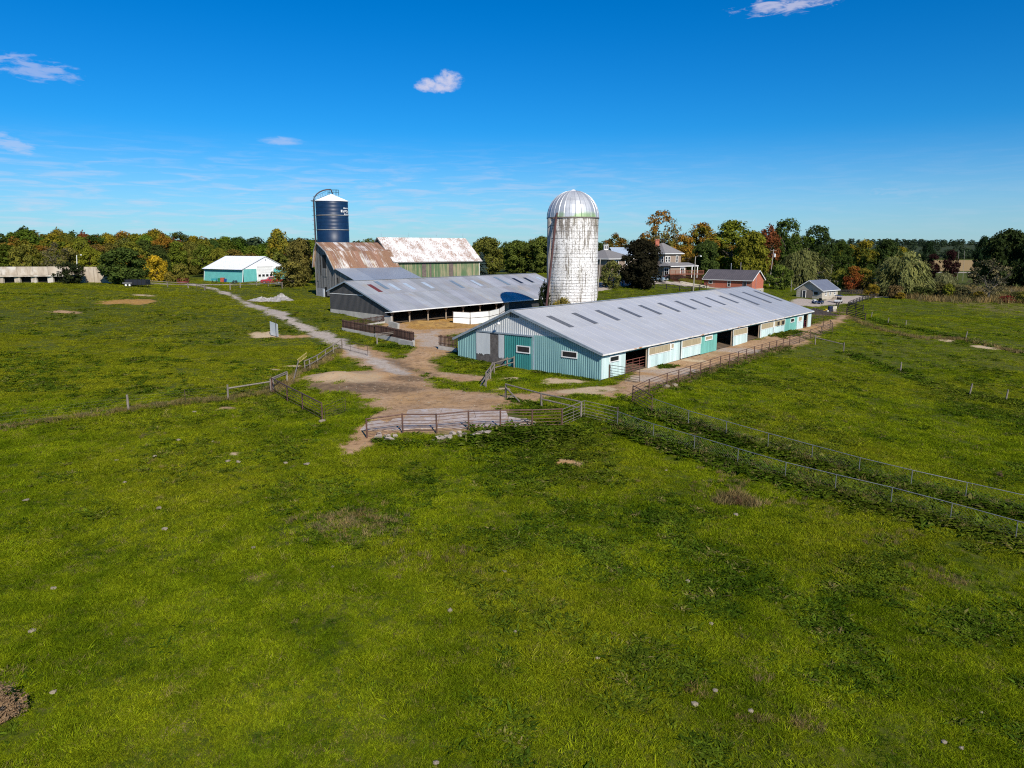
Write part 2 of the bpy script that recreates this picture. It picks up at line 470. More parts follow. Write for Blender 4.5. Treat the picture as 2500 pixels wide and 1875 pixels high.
m_house = np.maximum.reduce([strip([(1440, 708), (1490, 695), (1540, 690), (1600, 688), (1660, 694), (1720, 700), (1760, 704)], 2.6),
                             strip([(1480, 694), (1500, 688), (1520, 682)], 2.0)])
m_shed = area([(1925, 735), (1950, 728), (2010, 735), (2035, 722), (2100, 722), (2118, 728), (2085, 738), (2040, 745), (1985, 748), (1930, 748)], .8, .5)
m_shed = np.maximum(m_shed, strip(None, 2.2, 1.0, world=[P(2105, 724)[:2], (108, 195), (118, 235), (128, 300)]))
m_road = np.maximum(strip(None, 4.0, 1.5, world=[(20, 520), (120, 470), (190, 445), (330, 440), (700, 455)], j=.2),
                    strip(None, 3.0, 1.5, world=[(128, 300), (150, 380), (190, 445)], j=.3)) * (gxf > 60)
# small bare and straw patches: px, py, radii in metres, channel
small = [(1240, 925, 1.7, 1.3, 's'), (1375, 931, 2.4, 1.6, 's'), (1350, 935, 1.6, 1.0, 's'), (1225, 950, 1.0, .9, 's'), (1420, 957, 2.6, 1.1, 's'),
         (1460, 952, 2.5, 1.2, 's'), (320, 736, 3.4, 5.5, 'o'), (352, 721, 2.0, 1.6, 's'), (650, 818, 1.8, 2.0, 's'), (700, 822, 3.2, 1.4, 'd'),
         (540, 998, 1.0, .8, 'd'), (1290, 1063, 1.5, .9, 'd'), (1385, 1133, 1.1, .9, 'w'), (667, 904, .8, .6, 's'),
         (1062, 858, 1.0, .6, 'd'), (862, 1092, 1.0, 1.2, 'd'), (160, 762, 2.0, 1.0, 'd'),
         (2412, 848, 1.6, 1.6, 's'), (2307, 830, 1.1, 1.2, 's'), (715, 895, 1.0, .6, 's'), (1960, 810, 2.2, 1.5, 'd'), (415, 1790, .32, .22, 's'),
         (597, 1583, .28, .2, 'd'), (625, 1407, .3, .2, 'd'), (391, 1475, .3, .2, 'd'), (1560, 898, 2.2, 1.2, 's'), (1690, 880, 2.0, 1.0, 's'),
         (640, 735, 4.0, 2.0, 'd'), (900, 1075, 1.2, 1.4, 'd'), (1625, 945, 1.1, .8, 'd'), (1960, 800, 3.2, 2.6, 'w'), (1985, 800, 3.0, 2.6, 'w'),
         (2000, 760, 6.0, 3.0, 'k'), (1985, 766, 4.0, 2.6, 'k'), (560, 1112, .5, .3, 's'), (215, 1120, .4, .3, 's')]
m_small_d = np.zeros_like(gxf); m_small_s = np.zeros_like(gxf); m_small_o = np.zeros_like(gxf); m_dark = np.zeros_like(gxf)
for (px, py, rx, ry, ch) in small:
    m = patch(px, py, rx, ry, max(.35, .32 * min(rx, ry)), min(1.3, min(rx, ry) * .5))
    if ch == 'd': m_small_d = np.maximum(m_small_d, m)
    elif ch == 's': m_small_s = np.maximum(m_small_s, m)
    elif ch == 'o': m_small_o = np.maximum(m_small_o, m)
    elif ch == 'w': m_small_d = np.maximum(m_small_d, m); m_small_o = np.maximum(m_small_o, m * .45)
    else: m_dark = np.maximum(m_dark, m)
m_dark = np.maximum(m_dark, .75 * np.maximum.reduce([patch(880, 945, 5.5, 2.6, .8, .8), strip([(950, 880), (1000, 900), (1060, 918)], .9, .8), patch(1010, 925, 2.5, 1.5, .6)]))
m_pale = .62 * np.maximum.reduce([patch(930, 888, 1.6, 2.0, 1.2) * .6, area([(1000, 815), (1080, 800), (1090, 850), (1030, 845)], .8), patch(1640, 905, 5, 2, .8),
                                 patch(1790, 855, 7, 2, .8), patch(1560, 925, 3, 2, .8)])
dirt = np.maximum.reduce([m_yard, m_lane, m_inner, m_mound, m_small_d, m_small_s * .9, m_small_o * .9, m_dark])
gravel = np.maximum.reduce([m_track, m_house, m_shed, m_road, m_pale * dirt])
straw = np.maximum.reduce([m_strawA, m_small_o])
sand = np.maximum(m_small_s, m_mound * .55)
tan = smooth(-15, 15, poly_in(gxf, gyf, np.array([(150, 480), (260, 470), (420, 500), (620, 560), (760, 900), (420, 1000), (250, 760)])) + jit * 4)
tan = np.maximum(tan, smooth(-10, 10, poly_in(gxf, gyf, np.array([(60, 300), (110, 260), (120, 330), (90, 420), (60, 420)])) + jit * 3) * .55)
farwood = smooth(1000, 1500, gyf)
lush = .9 * np.maximum.reduce([area([(1180, 1060), (1370, 1050), (1420, 1075), (1480, 1120), (1490, 1160), (1380, 1190), (1250, 1170), (1150, 1110)], 1.5),
                               patch(860, 1290, 2.6, 2.4, .8), patch(1590, 1700, 1.1, 1.0, .5), area([(1290, 905), (1470, 935), (1460, 948), (1290, 930), (1180, 960), (1130, 935)], 1.0)])
fence1 = [(1507, 1042), (1594, 1074), (1694, 1104), (1800, 1137), (1916, 1172), (2038, 1203), (2174, 1236), (2319, 1276), (2478, 1322), (2640, 1368)]
fence2 = [(1591, 1008), (1680, 1040), (1772, 1067), (1874, 1097), (1981, 1127), (2096, 1159), (2223, 1191), (2356, 1222), (2500, 1256), (2640, 1290)]
leftwire = [(-60, 1055), (120, 1030), (314, 1003), (453, 982), (557, 976), (660, 958)]
dry = np.maximum.reduce([strip(fence1, .9, .8), strip(fence2, .9, .8), strip(leftwire, .8, .7) * 1.0, strip([(660, 960), (700, 934), (776, 889), (834, 853)], .6, .6),
                         strip([(2075, 775), (2130, 800), (2230, 825), (2357, 830), (2500, 865)], .9, .8) * .7,
                         smooth(-2, 2, poly_in(gxf, gyf, np.vstack([PX([(2190, 728), (2280, 740), (2400, 758), (2530, 772)]), [(190, 190), (190, 270), (120, 260), (96, 205)]])) + jit)])
dry = np.maximum(dry, .8 * patch(860, 1290, 1.6, 1.5, .8) * (nA > .5))
for ln_, a_ in (([(870, 1085), (780, 1110), (690, 1140), (560, 1185), (380, 1240), (150, 1290)], .55), ([(840, 1100), (760, 1160), (640, 1260), (520, 1420)], .45), ([(700, 830), (560, 860), (380, 905), (150, 960)], .5), ([(640, 800), (480, 800), (250, 830)], .45)):
    dry = np.maximum(dry, strip(ln_, .35, .6, j=.35) * a_)
dry[(gyf < 70) & (dry > .6)] *= .75

me = bpy.data.meshes.new('ground')
ny, nx = gx.shape
idx = np.arange(ny * nx).reshape(ny, nx)
q = np.stack([idx[:-1, :-1], idx[:-1, 1:], idx[1:, 1:], idx[1:, :-1]], -1).reshape(-1, 4)
def fast_mesh(name, co, quads):
    me = bpy.data.meshes.new(name)
    me.vertices.add(len(co)); me.vertices.foreach_set('co', co.astype(np.float32).ravel())
    me.loops.add(quads.size); me.loops.foreach_set('vertex_index', quads.astype(np.int32).ravel())
    me.polygons.add(len(quads)); me.polygons.foreach_set('loop_start', np.arange(0, quads.size, 4, dtype=np.int32))
    me.polygons.foreach_set('use_smooth', np.ones(len(quads), bool))
    me.update(calc_edges=True); return me
def paint(me, name, r, g, b, a):
    at = me.attributes.new(name, 'FLOAT_COLOR', 'POINT')
    at.data.foreach_set('color', np.stack([r, g, b, a], -1).astype(np.float32).ravel())
bpy.data.meshes.remove(me)
gco = np.stack([gxf, gyf, gzf], -1)
# real relief of the yard: mound, hoof marks
mb_h = .75 * np.exp(-(((gxf - P(825, 925)[0]) / 2.6) ** 2 + ((gyf - P(825, 925)[1]) / 2.0) ** 2)) + .35 * np.exp(-(((gxf - P(935, 917)[0]) / 2.2) ** 2 + ((gyf - P(935, 917)[1]) / 1.5) ** 2))
gco[:, 2] += mb_h + dirt * (nB - .5) * .07 - m_track * .05
def gz2(x, y):
    i = np.clip(np.searchsorted(GXs, x) - 1, 0, len(GXs) - 2); j = np.clip(np.searchsorted(GYs, y) - 1, 0, len(GYs) - 2)
    Z = gco[:, 2].reshape(ny, nx)
    fx = (x - GXs[i]) / (GXs[i+1] - GXs[i]); fy = (y - GYs[j]) / (GYs[j+1] - GYs[j])
    return (Z[j, i] * (1-fx) + Z[j, i+1] * fx) * (1-fy) + (Z[j+1, i] * (1-fx) + Z[j+1, i+1] * fx) * fy
def samp(F, x, y):
    i = np.clip(np.searchsorted(GXs, x) - 1, 0, len(GXs) - 2); j = np.clip(np.searchsorted(GYs, y) - 1, 0, len(GYs) - 2)
    return F.reshape(ny, nx)[j, i]

def ground_mat():
    t = NT('pasture')
    pos = t.coord('World')
    n1 = t.noise(pos, .045, 4, .55); n2 = t.noise(pos, .33, 5, .6, .4); n3 = t.noise(pos, 2.1, 5, .65, .3); n4 = t.noise(pos, 11.0, 3, .65)
    st = t.coord('World', (.12, .5, .3)); n5 = t.noise(st, 1.0, 4, .6)
    g = t.mix(t.ramp(n2, .34, .66), (.036, .054, .004), (.074, .094, .006))  # green tones kept dark so gaps between tufts carry painted shade
    g = t.mix(t.ramp(n3, .35, .68), g, t.mix(n2, (.024, .040, .003), (.092, .104, .008)))
    g = t.mix(t.math('MULTIPLY', t.ramp(n1, .42, .68), .55), g, (.085, .092, .010))
    g = t.mix(t.math('MULTIPLY', t.ramp(n5, .55, .75), .40), g, (.115, .100, .022))
    g = t.mix(t.math('MULTIPLY', t.ramp(n4, .52, .75), .45), g, (.030, .044, .004))
    soil = t.n('ShaderNodeAttribute'); soil.attribute_name = 'soil'
    veg = t.n('ShaderNodeAttribute'); veg.attribute_name = 'veg'
    s = t.n('ShaderNodeSeparateColor'); t.l(soil.outputs['Color'], s.inputs[0])
    v = t.n('ShaderNodeSeparateColor'); t.l(veg.outputs['Color'], v.inputs[0])
    fr = t.math('ADD', t.math('MULTIPLY', t.math('SUBTRACT', n3, .5), .9), t.math('MULTIPLY', t.math('SUBTRACT', n4, .5), .5))
    def edge(x, w=.38):
        return t.ramp(t.math('ADD', x, t.math('MULTIPLY', fr, 1.15)), .5 - w, .5 + w)
    g = t.mix(t.math('MULTIPLY', edge(v.outputs[0]), .5), g, t.mix(n3, (.13, .10, .035), (.25, .19, .085)))
    g = t.mix(t.math('MULTIPLY', edge(v.outputs[1]), .7), g, t.mix(n3, (.035, .068, .010), (.075, .118, .016)))
    g = t.mix(edge(v.outputs[2], .2), g, t.mix(n2, (.30, .195, .075), (.36, .25, .11)))
    g = t.mix(t.attr('far'), g, (.030, .042, .014))
    d = t.mix(t.ramp(n2, .3, .7), (.355, .238, .145), (.45, .325, .22))
    n6 = t.noise(pos, .16, 4, .6, .5)
    d = t.mix(t.math('MULTIPLY', t.ramp(n6, .52, .68), .5), d, (.45, .30, .145)); d = t.mix(t.math('MULTIPLY', t.ramp(n6, .36, .5, 1, 0), .75), d, (.39, .295, .225))
    d = t.mix(t.ramp(n3, .45, .70), d, (.215, .145, .090))
    d = t.mix(t.math('MULTIPLY', t.ramp(n4, .55, .75), .55), d, (.52, .40, .29))
    d = t.mix(t.math('MULTIPLY', veg.outputs['Alpha'], t.ramp(n3, .25, .6, .5, 1.0)), d, t.mix(n4, (.060, .046, .036), (.130, .100, .078)))
    d = t.mix(1.0, d, (.98, .88, .73), 'MULTIPLY')
    g = t.mix(t.math('MULTIPLY', t.ramp(t.math('ADD', s.outputs[0], t.math('MULTIPLY', fr, 1.2)), .0, .5), .6), g, t.mix(n3, (.19, .145, .05), (.27, .20, .085)))
    g = t.mix(edge(s.outputs[0]), g, d)
    gr = t.mix(t.ramp(n3, .35, .65), (.36, .30, .245), (.45, .385, .325))
    gr = t.mix(t.math('MULTIPLY', t.ramp(n4, .5, .7), .6), gr, (.21, .18, .155))
    g = t.mix(edge(s.outputs[1]), g, gr)
    sd = t.mix(t.ramp(n4, .35, .65), (.55, .44, .29), (.40, .29, .17))
    g = t.mix(t.math('MULTIPLY', edge(soil.outputs['Alpha']), .9), g, sd)
    sw = t.mix(t.ramp(n3, .35, .65), (.42, .23, .05), (.28, .145, .04))
    sw = t.mix(t.math('MULTIPLY', t.ramp(n4, .52, .72), .7), sw, (.50, .35, .13))
    g = t.mix(t.math('MULTIPLY', edge(s.outputs[2]), .92), g, sw)
    h = t.math('ADD', t.math('MULTIPLY', n3, .7), t.math('MULTIPLY', n4, .5))
    t.bump(h, .55, .12)
    return t.done(g, .93, 0, .12)
M_GROUND = ground_mat()
def finish_ground(me, sel=None):
    k = slice(None) if sel is None else sel
    paint(me, 'far', farwood[k], farwood[k], farwood[k], farwood[k]); paint(me, 'soil', dirt[k], gravel[k], straw[k], sand[k]); paint(me, 'veg', dry[k], lush[k], tan[k], m_dark[k])
    me.materials.append(M_GROUND)
gme = fast_mesh('ground', gco, q); finish_ground(gme)
gob = bpy.data.objects.new('ground', gme); COL.objects.link(gob); struct(gob, 'green pasture rising gently to farm buildings and woods')
def overlay(name, mask, label, lift=.02):
    fm = mask[q].mean(1) > .5
    qq = q[fm]; used = np.unique(qq); rem = np.full(len(gxf), -1); rem[used] = np.arange(len(used))
    co = gco[used].copy(); co[:, 2] += lift
    m = fast_mesh(name, co, rem[qq]); finish_ground(m, used)
    o = bpy.data.objects.new(name, m); COL.objects.link(o); return struct(o, label)
overlay('gravel_track', m_track, 'pale gravel farm track curving from the yard past barns')
overlay('barnyard', np.maximum.reduce([m_yard, m_inner]) * (m_track < .5), 'bare trampled earth yard between the barns', .016)
overlay('dirt_lane', m_lane * (np.maximum(m_yard, m_inner) < .5), 'dusty lane along the open side of teal barn', .012)
overlay('house_driveway', m_house, 'pale gravel drive in front of the brick houses')
overlay('shed_driveway', m_shed, 'gravel turning area beside the small stone shed')
overlay('road', m_road, 'distant pale country road beyond the trees')

outline = [(930, 1056), (925, 1034), (960, 1012), (1060, 1003), (1150, 999), (1230, 1001), (1272, 1012), (1290, 1030), (1270, 1046), (1225, 1052), (1175, 1054), (1125, 1062), (1060, 1066), (990, 1064)]
# broken concrete slab behind the front pipe fence
def slab():
    m_conc = NT('old_concrete'); co = m_conc.coord('World')
    a = m_conc.noise(co, .5, 5, .65); b = m_conc.noise(co, 5.0, 4, .7); c = m_conc.noise(co, 1.7, 4, .6, .6)
    col = m_conc.mix(m_conc.ramp(a, .35, .65), (.37, .315, .285), (.46, .40, .37))
    col = m_conc.mix(m_conc.math('MULTIPLY', m_conc.ramp(c, .43, .58), .85), col, (.36, .265, .19))
    col = m_conc.mix(m_conc.math('MULTIPLY', m_conc.ramp(b, .53, .66), .7), col, (.20, .15, .11))
    m_conc.bump(b, .3, .03); M = m_conc.done(col, .9, 0, .2)
    MATS['old_concrete'] = M
    pl = PX(outline)
    # cells of a jittered lattice, kept where they fall inside: cracked plates with joints
    x0, y0 = pl.min(0) - 1; x1, y1 = pl.max(0) + 1
    s = 2.6; rr = random.Random(3); pts = {}
    nx_, ny_ = int((x1 - x0) / s) + 2, int((y1 - y0) / s) + 2
    for i in range(nx_ + 1):
        for j in range(ny_ + 1):
            pts[i, j] = V(x0 + i * s + rr.uniform(-.5, .5), y0 + j * s + rr.uniform(-.5, .5))
    root = None
    t = bpy.data.objects.new('concrete_slab', None); COL.objects.link(t)
    c0 = pl.mean(0); t.location = (c0[0], c0[1], gz(*c0)); WL[t.name] = tuple(t.location)
    struct(t, 'pale cracked concrete slab behind the front pipe fence')
    for i in range(nx_):
        for j in range(ny_):
            cell = [pts[i, j], pts[i + 1, j], pts[i + 1, j + 1], pts[i, j + 1]]
            c = sum(cell) / 4
            if poly_in(np.array([c[0]]), np.array([c[1]]), pl)[0] < .1: continue
            mbx = MB(); tz = rr.uniform(.0, .02)
            k = .985
            edge_ = poly_in(np.array([c[0]]), np.array([c[1]]), pl)[0] < 1.0
            sink = rr.uniform(0, .06) if edge_ else 0
            top = []
            for p_ in cell:
                p2 = c + (p_ - c) * k
                top.append(V(p2[0], p2[1], float(gz2(p2[0], p2[1])) + .07 + tz * .4 - sink * rr.uniform(0, 1)))
            mbx.prism([p_ - V(0, 0, .30) for p_ in top], V(0, 0, .30), rr.random())
            # keep the top on the slope
            vs = mbx.v
            for a_ in range(4): vs[4 + a_] = tuple(top[a_])
            mbx.build('slab_plate', M, t)
slab()
# ---------------------------------------------------------------- building helpers
class FR:
    """a building's own axes: a along, b across, z up"""
    def __init__(s, o, ax, z0, flip=False):
        s.o = np.array([o[0], o[1]], float); s.a = unit(np.array(ax, float)); s.b = np.array([-s.a[1], s.a[0]]); s.z0 = z0
        if flip: s.b = -s.b
    def p(s, a, b, z):
        q = s.o + s.a * a + s.b * b; return V(q[0], q[1], s.z0 + z)
    def va(s, k=1.0): return V(s.a[0] * k, s.a[1] * k, 0)
    def vb(s, k=1.0): return V(s.b[0] * k, s.b[1] * k, 0)
    def a_px(s, px, b, z):
        o = s.p(0, b, z); return line_px(o, s.a, o[2], px)
    def b_px(s, px, a, z):
        o = s.p(a, 0, z); return line_px(o, s.b, o[2], px)
def line_px(o, d, z, px):
    k = (px - CX) / FPX
    return (k * (o[1] * CP + (CAMH - z) * SP) - o[0]) / (d[0] - k * d[1] * CP)
def ray_plane(px, py, p0, n):
    d = ray(px, py); c = V(0, 0, CAMH); t = np.dot(p0 - c, n) / np.dot(d, n); return c + d * t

def corr(mb, pt, x0, x1, zlo, zhi, period=.27, dep=.06, tint=.5):
    """ribbed sheet; pt(x, z, off) gives the world point"""
    n = max(1, int(round((x1 - x0) / period))); w = (x1 - x0) / n
    xs, of = [], []
    for i in range(n):
        for f, o in ((0, 0), (.42, 0), (.5, 1), (.92, 1)):
            xs.append(x0 + (i + f) * w); of.append(o * dep)
    xs.append(x1); of.append(0)
    zl = zlo if callable(zlo) else (lambda x: zlo); zh = zhi if callable(zhi) else (lambda x: zhi)
    for i in range(len(xs) - 1):
        a, b = xs[i], xs[i + 1]
        if zh(a) <= zl(a) + 1e-3 and zh(b) <= zl(b) + 1e-3: continue
        mb.face([pt(a, zl(a), of[i]), pt(b, zl(b), of[i + 1]), pt(b, max(zh(b), zl(b)), of[i + 1]), pt(a, max(zh(a), zl(a)), of[i])],
                uv=[(a, 0), (b, 0), (b, zh(b)), (a, zh(a))], tint=tint)
def planks(mb, pt, x0, x1, zlo, zhi, w=.26, th=.03, seed=1, gap=.02, t_lo=0., t_hi=1.):
    rr = random.Random(seed); x = x0
    zl = zlo if callable(zlo) else (lambda x: zlo); zh = zhi if callable(zhi) else (lambda x: zhi)
    while x < x1 - .02:
        ww = min(w * rr.uniform(.8, 1.25), x1 - x); a, b = x + gap / 2, x + ww - gap / 2
        off = rr.uniform(0, .03); ti = rr.uniform(t_lo, t_hi); cut = rr.uniform(0, .08)
        if max(zh(a), zh(b)) > zl(a) + .05:
            c = [pt(a, zl(a) + cut, 0), pt(b, zl(b) + cut, 0), pt(b, max(zh(b), zl(b) + .02 + cut), 0), pt(a, max(zh(a), zl(a) + .02 + cut), 0)]
            ex = pt(a, 1, th + off) - pt(a, 1, 0)
            mb.prism(c, ex, ti)
        x += ww
def roof_sheet(name, fr, a0, a1, b0, z0, b1, z1, mat, parent, rib=.45, rh=.02, th=.06, color=None, lift=0.0):
    """one rectangle of roofing from low edge (b0,z0) to high edge (b1,z1), ribs down the slope"""
    mb = MB(); L = math.hypot(b1 - b0, z1 - z0)
    n = np.cross(fr.va(), fr.p(0, b1, z1) - fr.p(0, b0, z0)); n = unit(n)
    if n[2] < 0: n = -n
    up = n * lift
    c = [fr.p(a0, b0, z0) + up, fr.p(a1, b0, z0) + up, fr.p(a1, b1, z1) + up, fr.p(a0, b1, z1) + up]
    dn = -n * th
    uv = [(a0, 0), (a1, 0), (a1, L), (a0, L)]
    mb.face(c if np.dot(np.cross(c[1] - c[0], c[2] - c[0]), n) > 0 else c[::-1], uv if np.dot(np.cross(c[1] - c[0], c[2] - c[0]), n) > 0 else uv[::-1])
    b_ = [p + dn for p in c]
    mb.mesh(c + b_, [(4, 5, 6, 7), (0, 1, 5, 4), (1, 2, 6, 5), (2, 3, 7, 6), (3, 0, 4, 7)])
    if rib:
        k = int((a1 - a0) / rib)
        for i in range(1, k):
            a = a0 + (a1 - a0) * i / k
            p0, p1 = fr.p(a, b0, z0) + up, fr.p(a, b1, z1) + up; w = fr.va(.022)
            mb.face([p0 - w, p0 + n * rh, p1 + n * rh, p1 - w], [(a, 0), (a, 0), (a, L), (a, L)]); mb.face([p0 + n * rh, p0 + w, p1 + w, p1 + n * rh], [(a, 0), (a, 0), (a, L), (a, L)])
    return mb.build(name, mat, parent, color=color)
def window(parent, fr_pt, x0, x1, z0, z1, mframe, mpane, fw=.09, bars=0, name='window', hbars=0, label=None):
    """frame standing proud of the wall, pane set back in it. fr_pt(x, z, off)"""
    mb = MB(); e = fr_pt(0, 0, 1) - fr_pt(0, 0, 0)
    ux = unit(fr_pt(1, 0, 0) - fr_pt(0, 0, 0)); uz = UP
    def bb(xa, xb, za, zb, o0=.0, o1=.07):
        c = (fr_pt(xa, za, (o0 + o1) / 2) + fr_pt(xb, zb, (o0 + o1) / 2)) / 2
        mb.box(c, ux * (xb - xa) / 2, uz * (zb - za) / 2, unit(e) * (o1 - o0) / 2)
    bb(x0, x1, z1 - fw, z1); bb(x0, x1, z0, z0 + fw, 0, .10); bb(x0, x0 + fw, z0 + fw, z1 - fw); bb(x1 - fw, x1, z0 + fw, z1 - fw)
    for i in range(bars):
        xm = x0 + (x1 - x0) * (i + 1) / (bars + 1); bb(xm - .03, xm + .03, z0 + fw, z1 - fw, .0, .06)
    for i in range(hbars):
        zm = z0 + (z1 - z0) * (i + 1) / (hbars + 1); bb(x0 + fw, x1 - fw, zm - .03, zm + .03, .0, .062)
    w = mb.build(name, mframe, parent)
    if label: w['label'] = label
    mp = MB(); f = fw * .9
    mp.box((fr_pt(x0 + f, z0 + f, .02) + fr_pt(x1 - f, z1 - f, .02)) / 2, ux * ((x1 - x0) / 2 - f), uz * ((z1 - z0) / 2 - f), unit(e) * .012)
    mp.build('pane', mpane, w); return w
def wallbox(name, fr_pt, x0, x1, z0, z1, o0, o1, mat, parent, tint=.5, color=None):
    mb = MB(); e = unit(fr_pt(0, 0, 1) - fr_pt(0, 0, 0)); ux = unit(fr_pt(1, 0, 0) - fr_pt(0, 0, 0))
    c = (fr_pt(x0, z0, (o0 + o1) / 2) + fr_pt(x1, z1, (o0 + o1) / 2)) / 2
    mb.box(c, ux * (x1 - x0) / 2, UP * (z1 - z0) / 2, e * (o1 - o0) / 2, tint)
    return mb.build(name, mat, parent, color=color)

# ---------------------------------------------------------------- shared materials
M_TEAL = pm('teal_siding', (.215, .375, .375), (.175, .325, .330), 1.2, .5, .0, 0, (1, 1, .25), .4)
M_PALE = pm('pale_siding', (.58, .60, .60), (.50, .52, .53), 1.0, .45, .1, 0, (1, 1, .3), .4)
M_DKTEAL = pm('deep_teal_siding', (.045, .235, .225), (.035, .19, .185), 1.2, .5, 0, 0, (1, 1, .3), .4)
M_MINT = pm('mint_boards', (.55, .675, .655), (.46, .60, .585), 1.6, .7, 0, .1, (2, 2, .25), .25, tint=.12)
M_GREENP = pm('sea_green_boards', (.17, .44, .38), (.13, .36, .31), 1.6, .7, 0, .1, (2, 2, .25), .25, tint=.1)
M_FIBRE = pm('fibreglass_beige', (.42, .35, .22), (.31, .255, .16), 2.2, .6, 0, 0, (1.5, 1.5, .3), .3)
M_WHITE = pm('white_paint', (.78, .78, .76), (.66, .66, .64), 1.5, .6)
M_WHITEROOF = pm('white_metal', (.82, .83, .84), (.74, .75, .77), .6, .42, .0)
M_DARKGLASS = pm('dark_pane', (.012, .014, .016), (.02, .022, .026), 2, .12, 0, 0, (1, 1, 1), .5)
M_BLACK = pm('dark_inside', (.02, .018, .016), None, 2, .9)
M_GREYMET = pm('grey_metal', (.40, .42, .45), (.33, .35, .38), .7, .45, .35)
M_TRIM = pm('blue_grey_trim', (.32, .38, .43), (.25, .30, .35), 1.5, .5, .3)
M_WOODGREY = pm('weathered_wood', (.225, .215, .20), (.135, .130, .122), 1.5, .85, 0, .3, (4, 4, .3), .15, tint=.42)
M_POSTWOOD = pm('post_wood', (.30, .235, .17), (.20, .155, .115), 2.5, .85, 0, .2, (3, 3, .5), .15, tint=.2)
M_CONC = pm('plain_concrete', (.42, .40, .36), (.31, .29, .26), 1.1, .9, 0, .25)
M_EARTHFLOOR = pm('barn_floor', (.16, .11, .07), (.09, .065, .045), 1.0, .95, 0, .3)
M_RUSTW = streak_mat('rusty_fascia', (.72, .70, .66), (.33, .13, .045), (.48, .26, .12), .34, 0., .6, 1.2, 2.0, False)

# ---------------------------------------------------------------- long teal barn
RB = P(1467, 929); DD = V(.639, .769)
def teal_barn():
    fr = FR((9.0, 70.7), DD[:2], 0.0)
    LEN, WID, EZ, RZ, RBX = 65.7, 20.0, 2.82, 6.46, 11.5
    root = thing('teal_barn', 'long low teal metal barn with grey skylit roof and open stalls', 'barn', fr.p(0, 0, -.1))
    roofz = lambda b: EZ + (RZ - EZ) * b / RBX if b < RBX else EZ + (RZ - EZ) * (WID - b) / (WID - RBX)
    def gp(x, z, off): return fr.p(-off, x, z)          # front gable
    def lp(x, z, off): return fr.p(x, -off, z)          # open side
    B = lambda px, z=1.5: fr.b_px(px, 0, z)
    A = lambda px, z=1.4: fr.a_px(px, 0, z)
    zc = ray_plane(1305, 818, fr.p(0, 0, 0), fr.va())[2] - .0
    b_door_r, b_door_l, b_wd_l, b_pil = B(1297.5), B(1232.8), B(1164.5), B(1304)
    zt = zc - .15
    # gable cladding
    mb = MB()
    gl = lambda x: -.15 + .03 * x
    corr(mb, gp, 0, b_pil, gl, lambda x: min(zc, roofz(x)))
    corr(mb, gp, b_pil, b_door_r, gl, zt)
    g1 = mb.build('gable_siding', M_TEAL, root)
    mb = MB(); corr(mb, gp, b_wd_l, WID, gl, roofz); g2 = mb.build('gable_siding', M_TEAL, root)
    mb = MB(); corr(mb, gp, 1.5, b_wd_l, lambda x: max(zc, -1) if x < b_pil else zt, lambda x: roofz(x), .27, .05)
    g3 = mb.build('upper_gable_siding', M_PALE, root); g3['label'] = 'pale silver upper siding of the teal gable'
    # sliding door of deep teal with its window, and the torn white door
    mb = MB(); corr(mb, lambda x, z, o: gp(x, z, o + .07), b_door_r, b_door_l - .02, .02, zt - .1); dr = mb.build('sliding_door', M_DKTEAL, root)
    wallbox('door_back', gp, b_door_r, b_door_l - .03, .03, zt - .11, .03, .065, M_DKTEAL, dr)
    zwt, zwb = ray_plane(1280, 844, gp(0, 0, 0), fr.va())[2], ray_plane(1280, 861.7, gp(0, 0, 0), fr.va())[2]
    window(dr, lambda x, z, o: gp(x, z, o + .11), B(1296), B(1263), zwb, zwt, M_WHITE, M_DARKGLASS, .1)
    w0, w1, w2 = B(1198.7), B(1219), B(1232.8)
    M_TORN = pm('torn_door_boards', (.075, .065, .060), (.14, .125, .115), 2.5, .9, 0, .5)
    wd = wallbox('sliding_door', gp, b_door_l, b_wd_l, .05, zt - .1, .05, .10, M_TORN, root); wd['label'] = 'dark patched sliding door with peeling white sheets'
    rr = random.Random(5)
    def torn(xa, xb, ztop, zbot):
        mbt = MB(); n = 14; xs = np.linspace(xa, xb, n)
        zb = [zbot + rr.uniform(-.12, .12) + .35 * (((i / (n - 1)) - .5) ** 2) for i in range(n)]
        lo = [gp(x, z, .12) for x, z in zip(xs, zb)]; hi = [gp(x, ztop, .12) for x in xs]
        ex = gp(0, 0, .015) - gp(0, 0, 0)
        for i in range(n - 1): mbt.prism([lo[i], lo[i+1], hi[i+1], hi[i]], ex)
        mbt.build('torn_sheet', M_PALE, wd)
    torn(w0 + .02, b_wd_l - .02, zt - .14, 1.15); torn(b_door_l + .02, w1, zt - .14, 1.0)
    mb = MB(); mb.bar(gp(b_door_r - .2, zt + .02, .14), gp(b_wd_l + .15, zt + .02, .14), .12, .16); mb.build('door_track', M_TRIM, root)
    mb = MB(); mb.bar(gp(b_pil, .0, .05), gp(b_pil, zc, .05), .05, .12); mb.build('door_jamb', M_TRIM, root)
    # gable window to the right of the door
    zwt, zwb = ray_plane(1391, 857, gp(0, 0, 0), fr.va())[2], ray_plane(1391, 873.5, gp(0, 0, 0), fr.va())[2]
    window(root, lambda x, z, o: gp(x, z, o + .04), B(1410), B(1372), zwb, zwt, M_WHITE, M_DARKGLASS, .09)
    # louvre and lamp
    mb = MB()
    for i in range(4): mb.bar(gp(RBX - .8, RZ - .75 + i * .12, .05), gp(RBX + .5, RZ - .75 + i * .12, .05), .03, .07)
    mb.build('gable_louvre', M_BLACK, root)
    # rakes
    for s in (0, 1):
        mb = MB(); e = (-.45, EZ - .14) if s == 0 else (WID + .45, EZ - .19)
        mb.bar(fr.p(-.47, e[0], e[1] - .02), fr.p(-.47, RBX, RZ - .02), .06, .26); mb.build('rake_trim', M_TRIM, root)
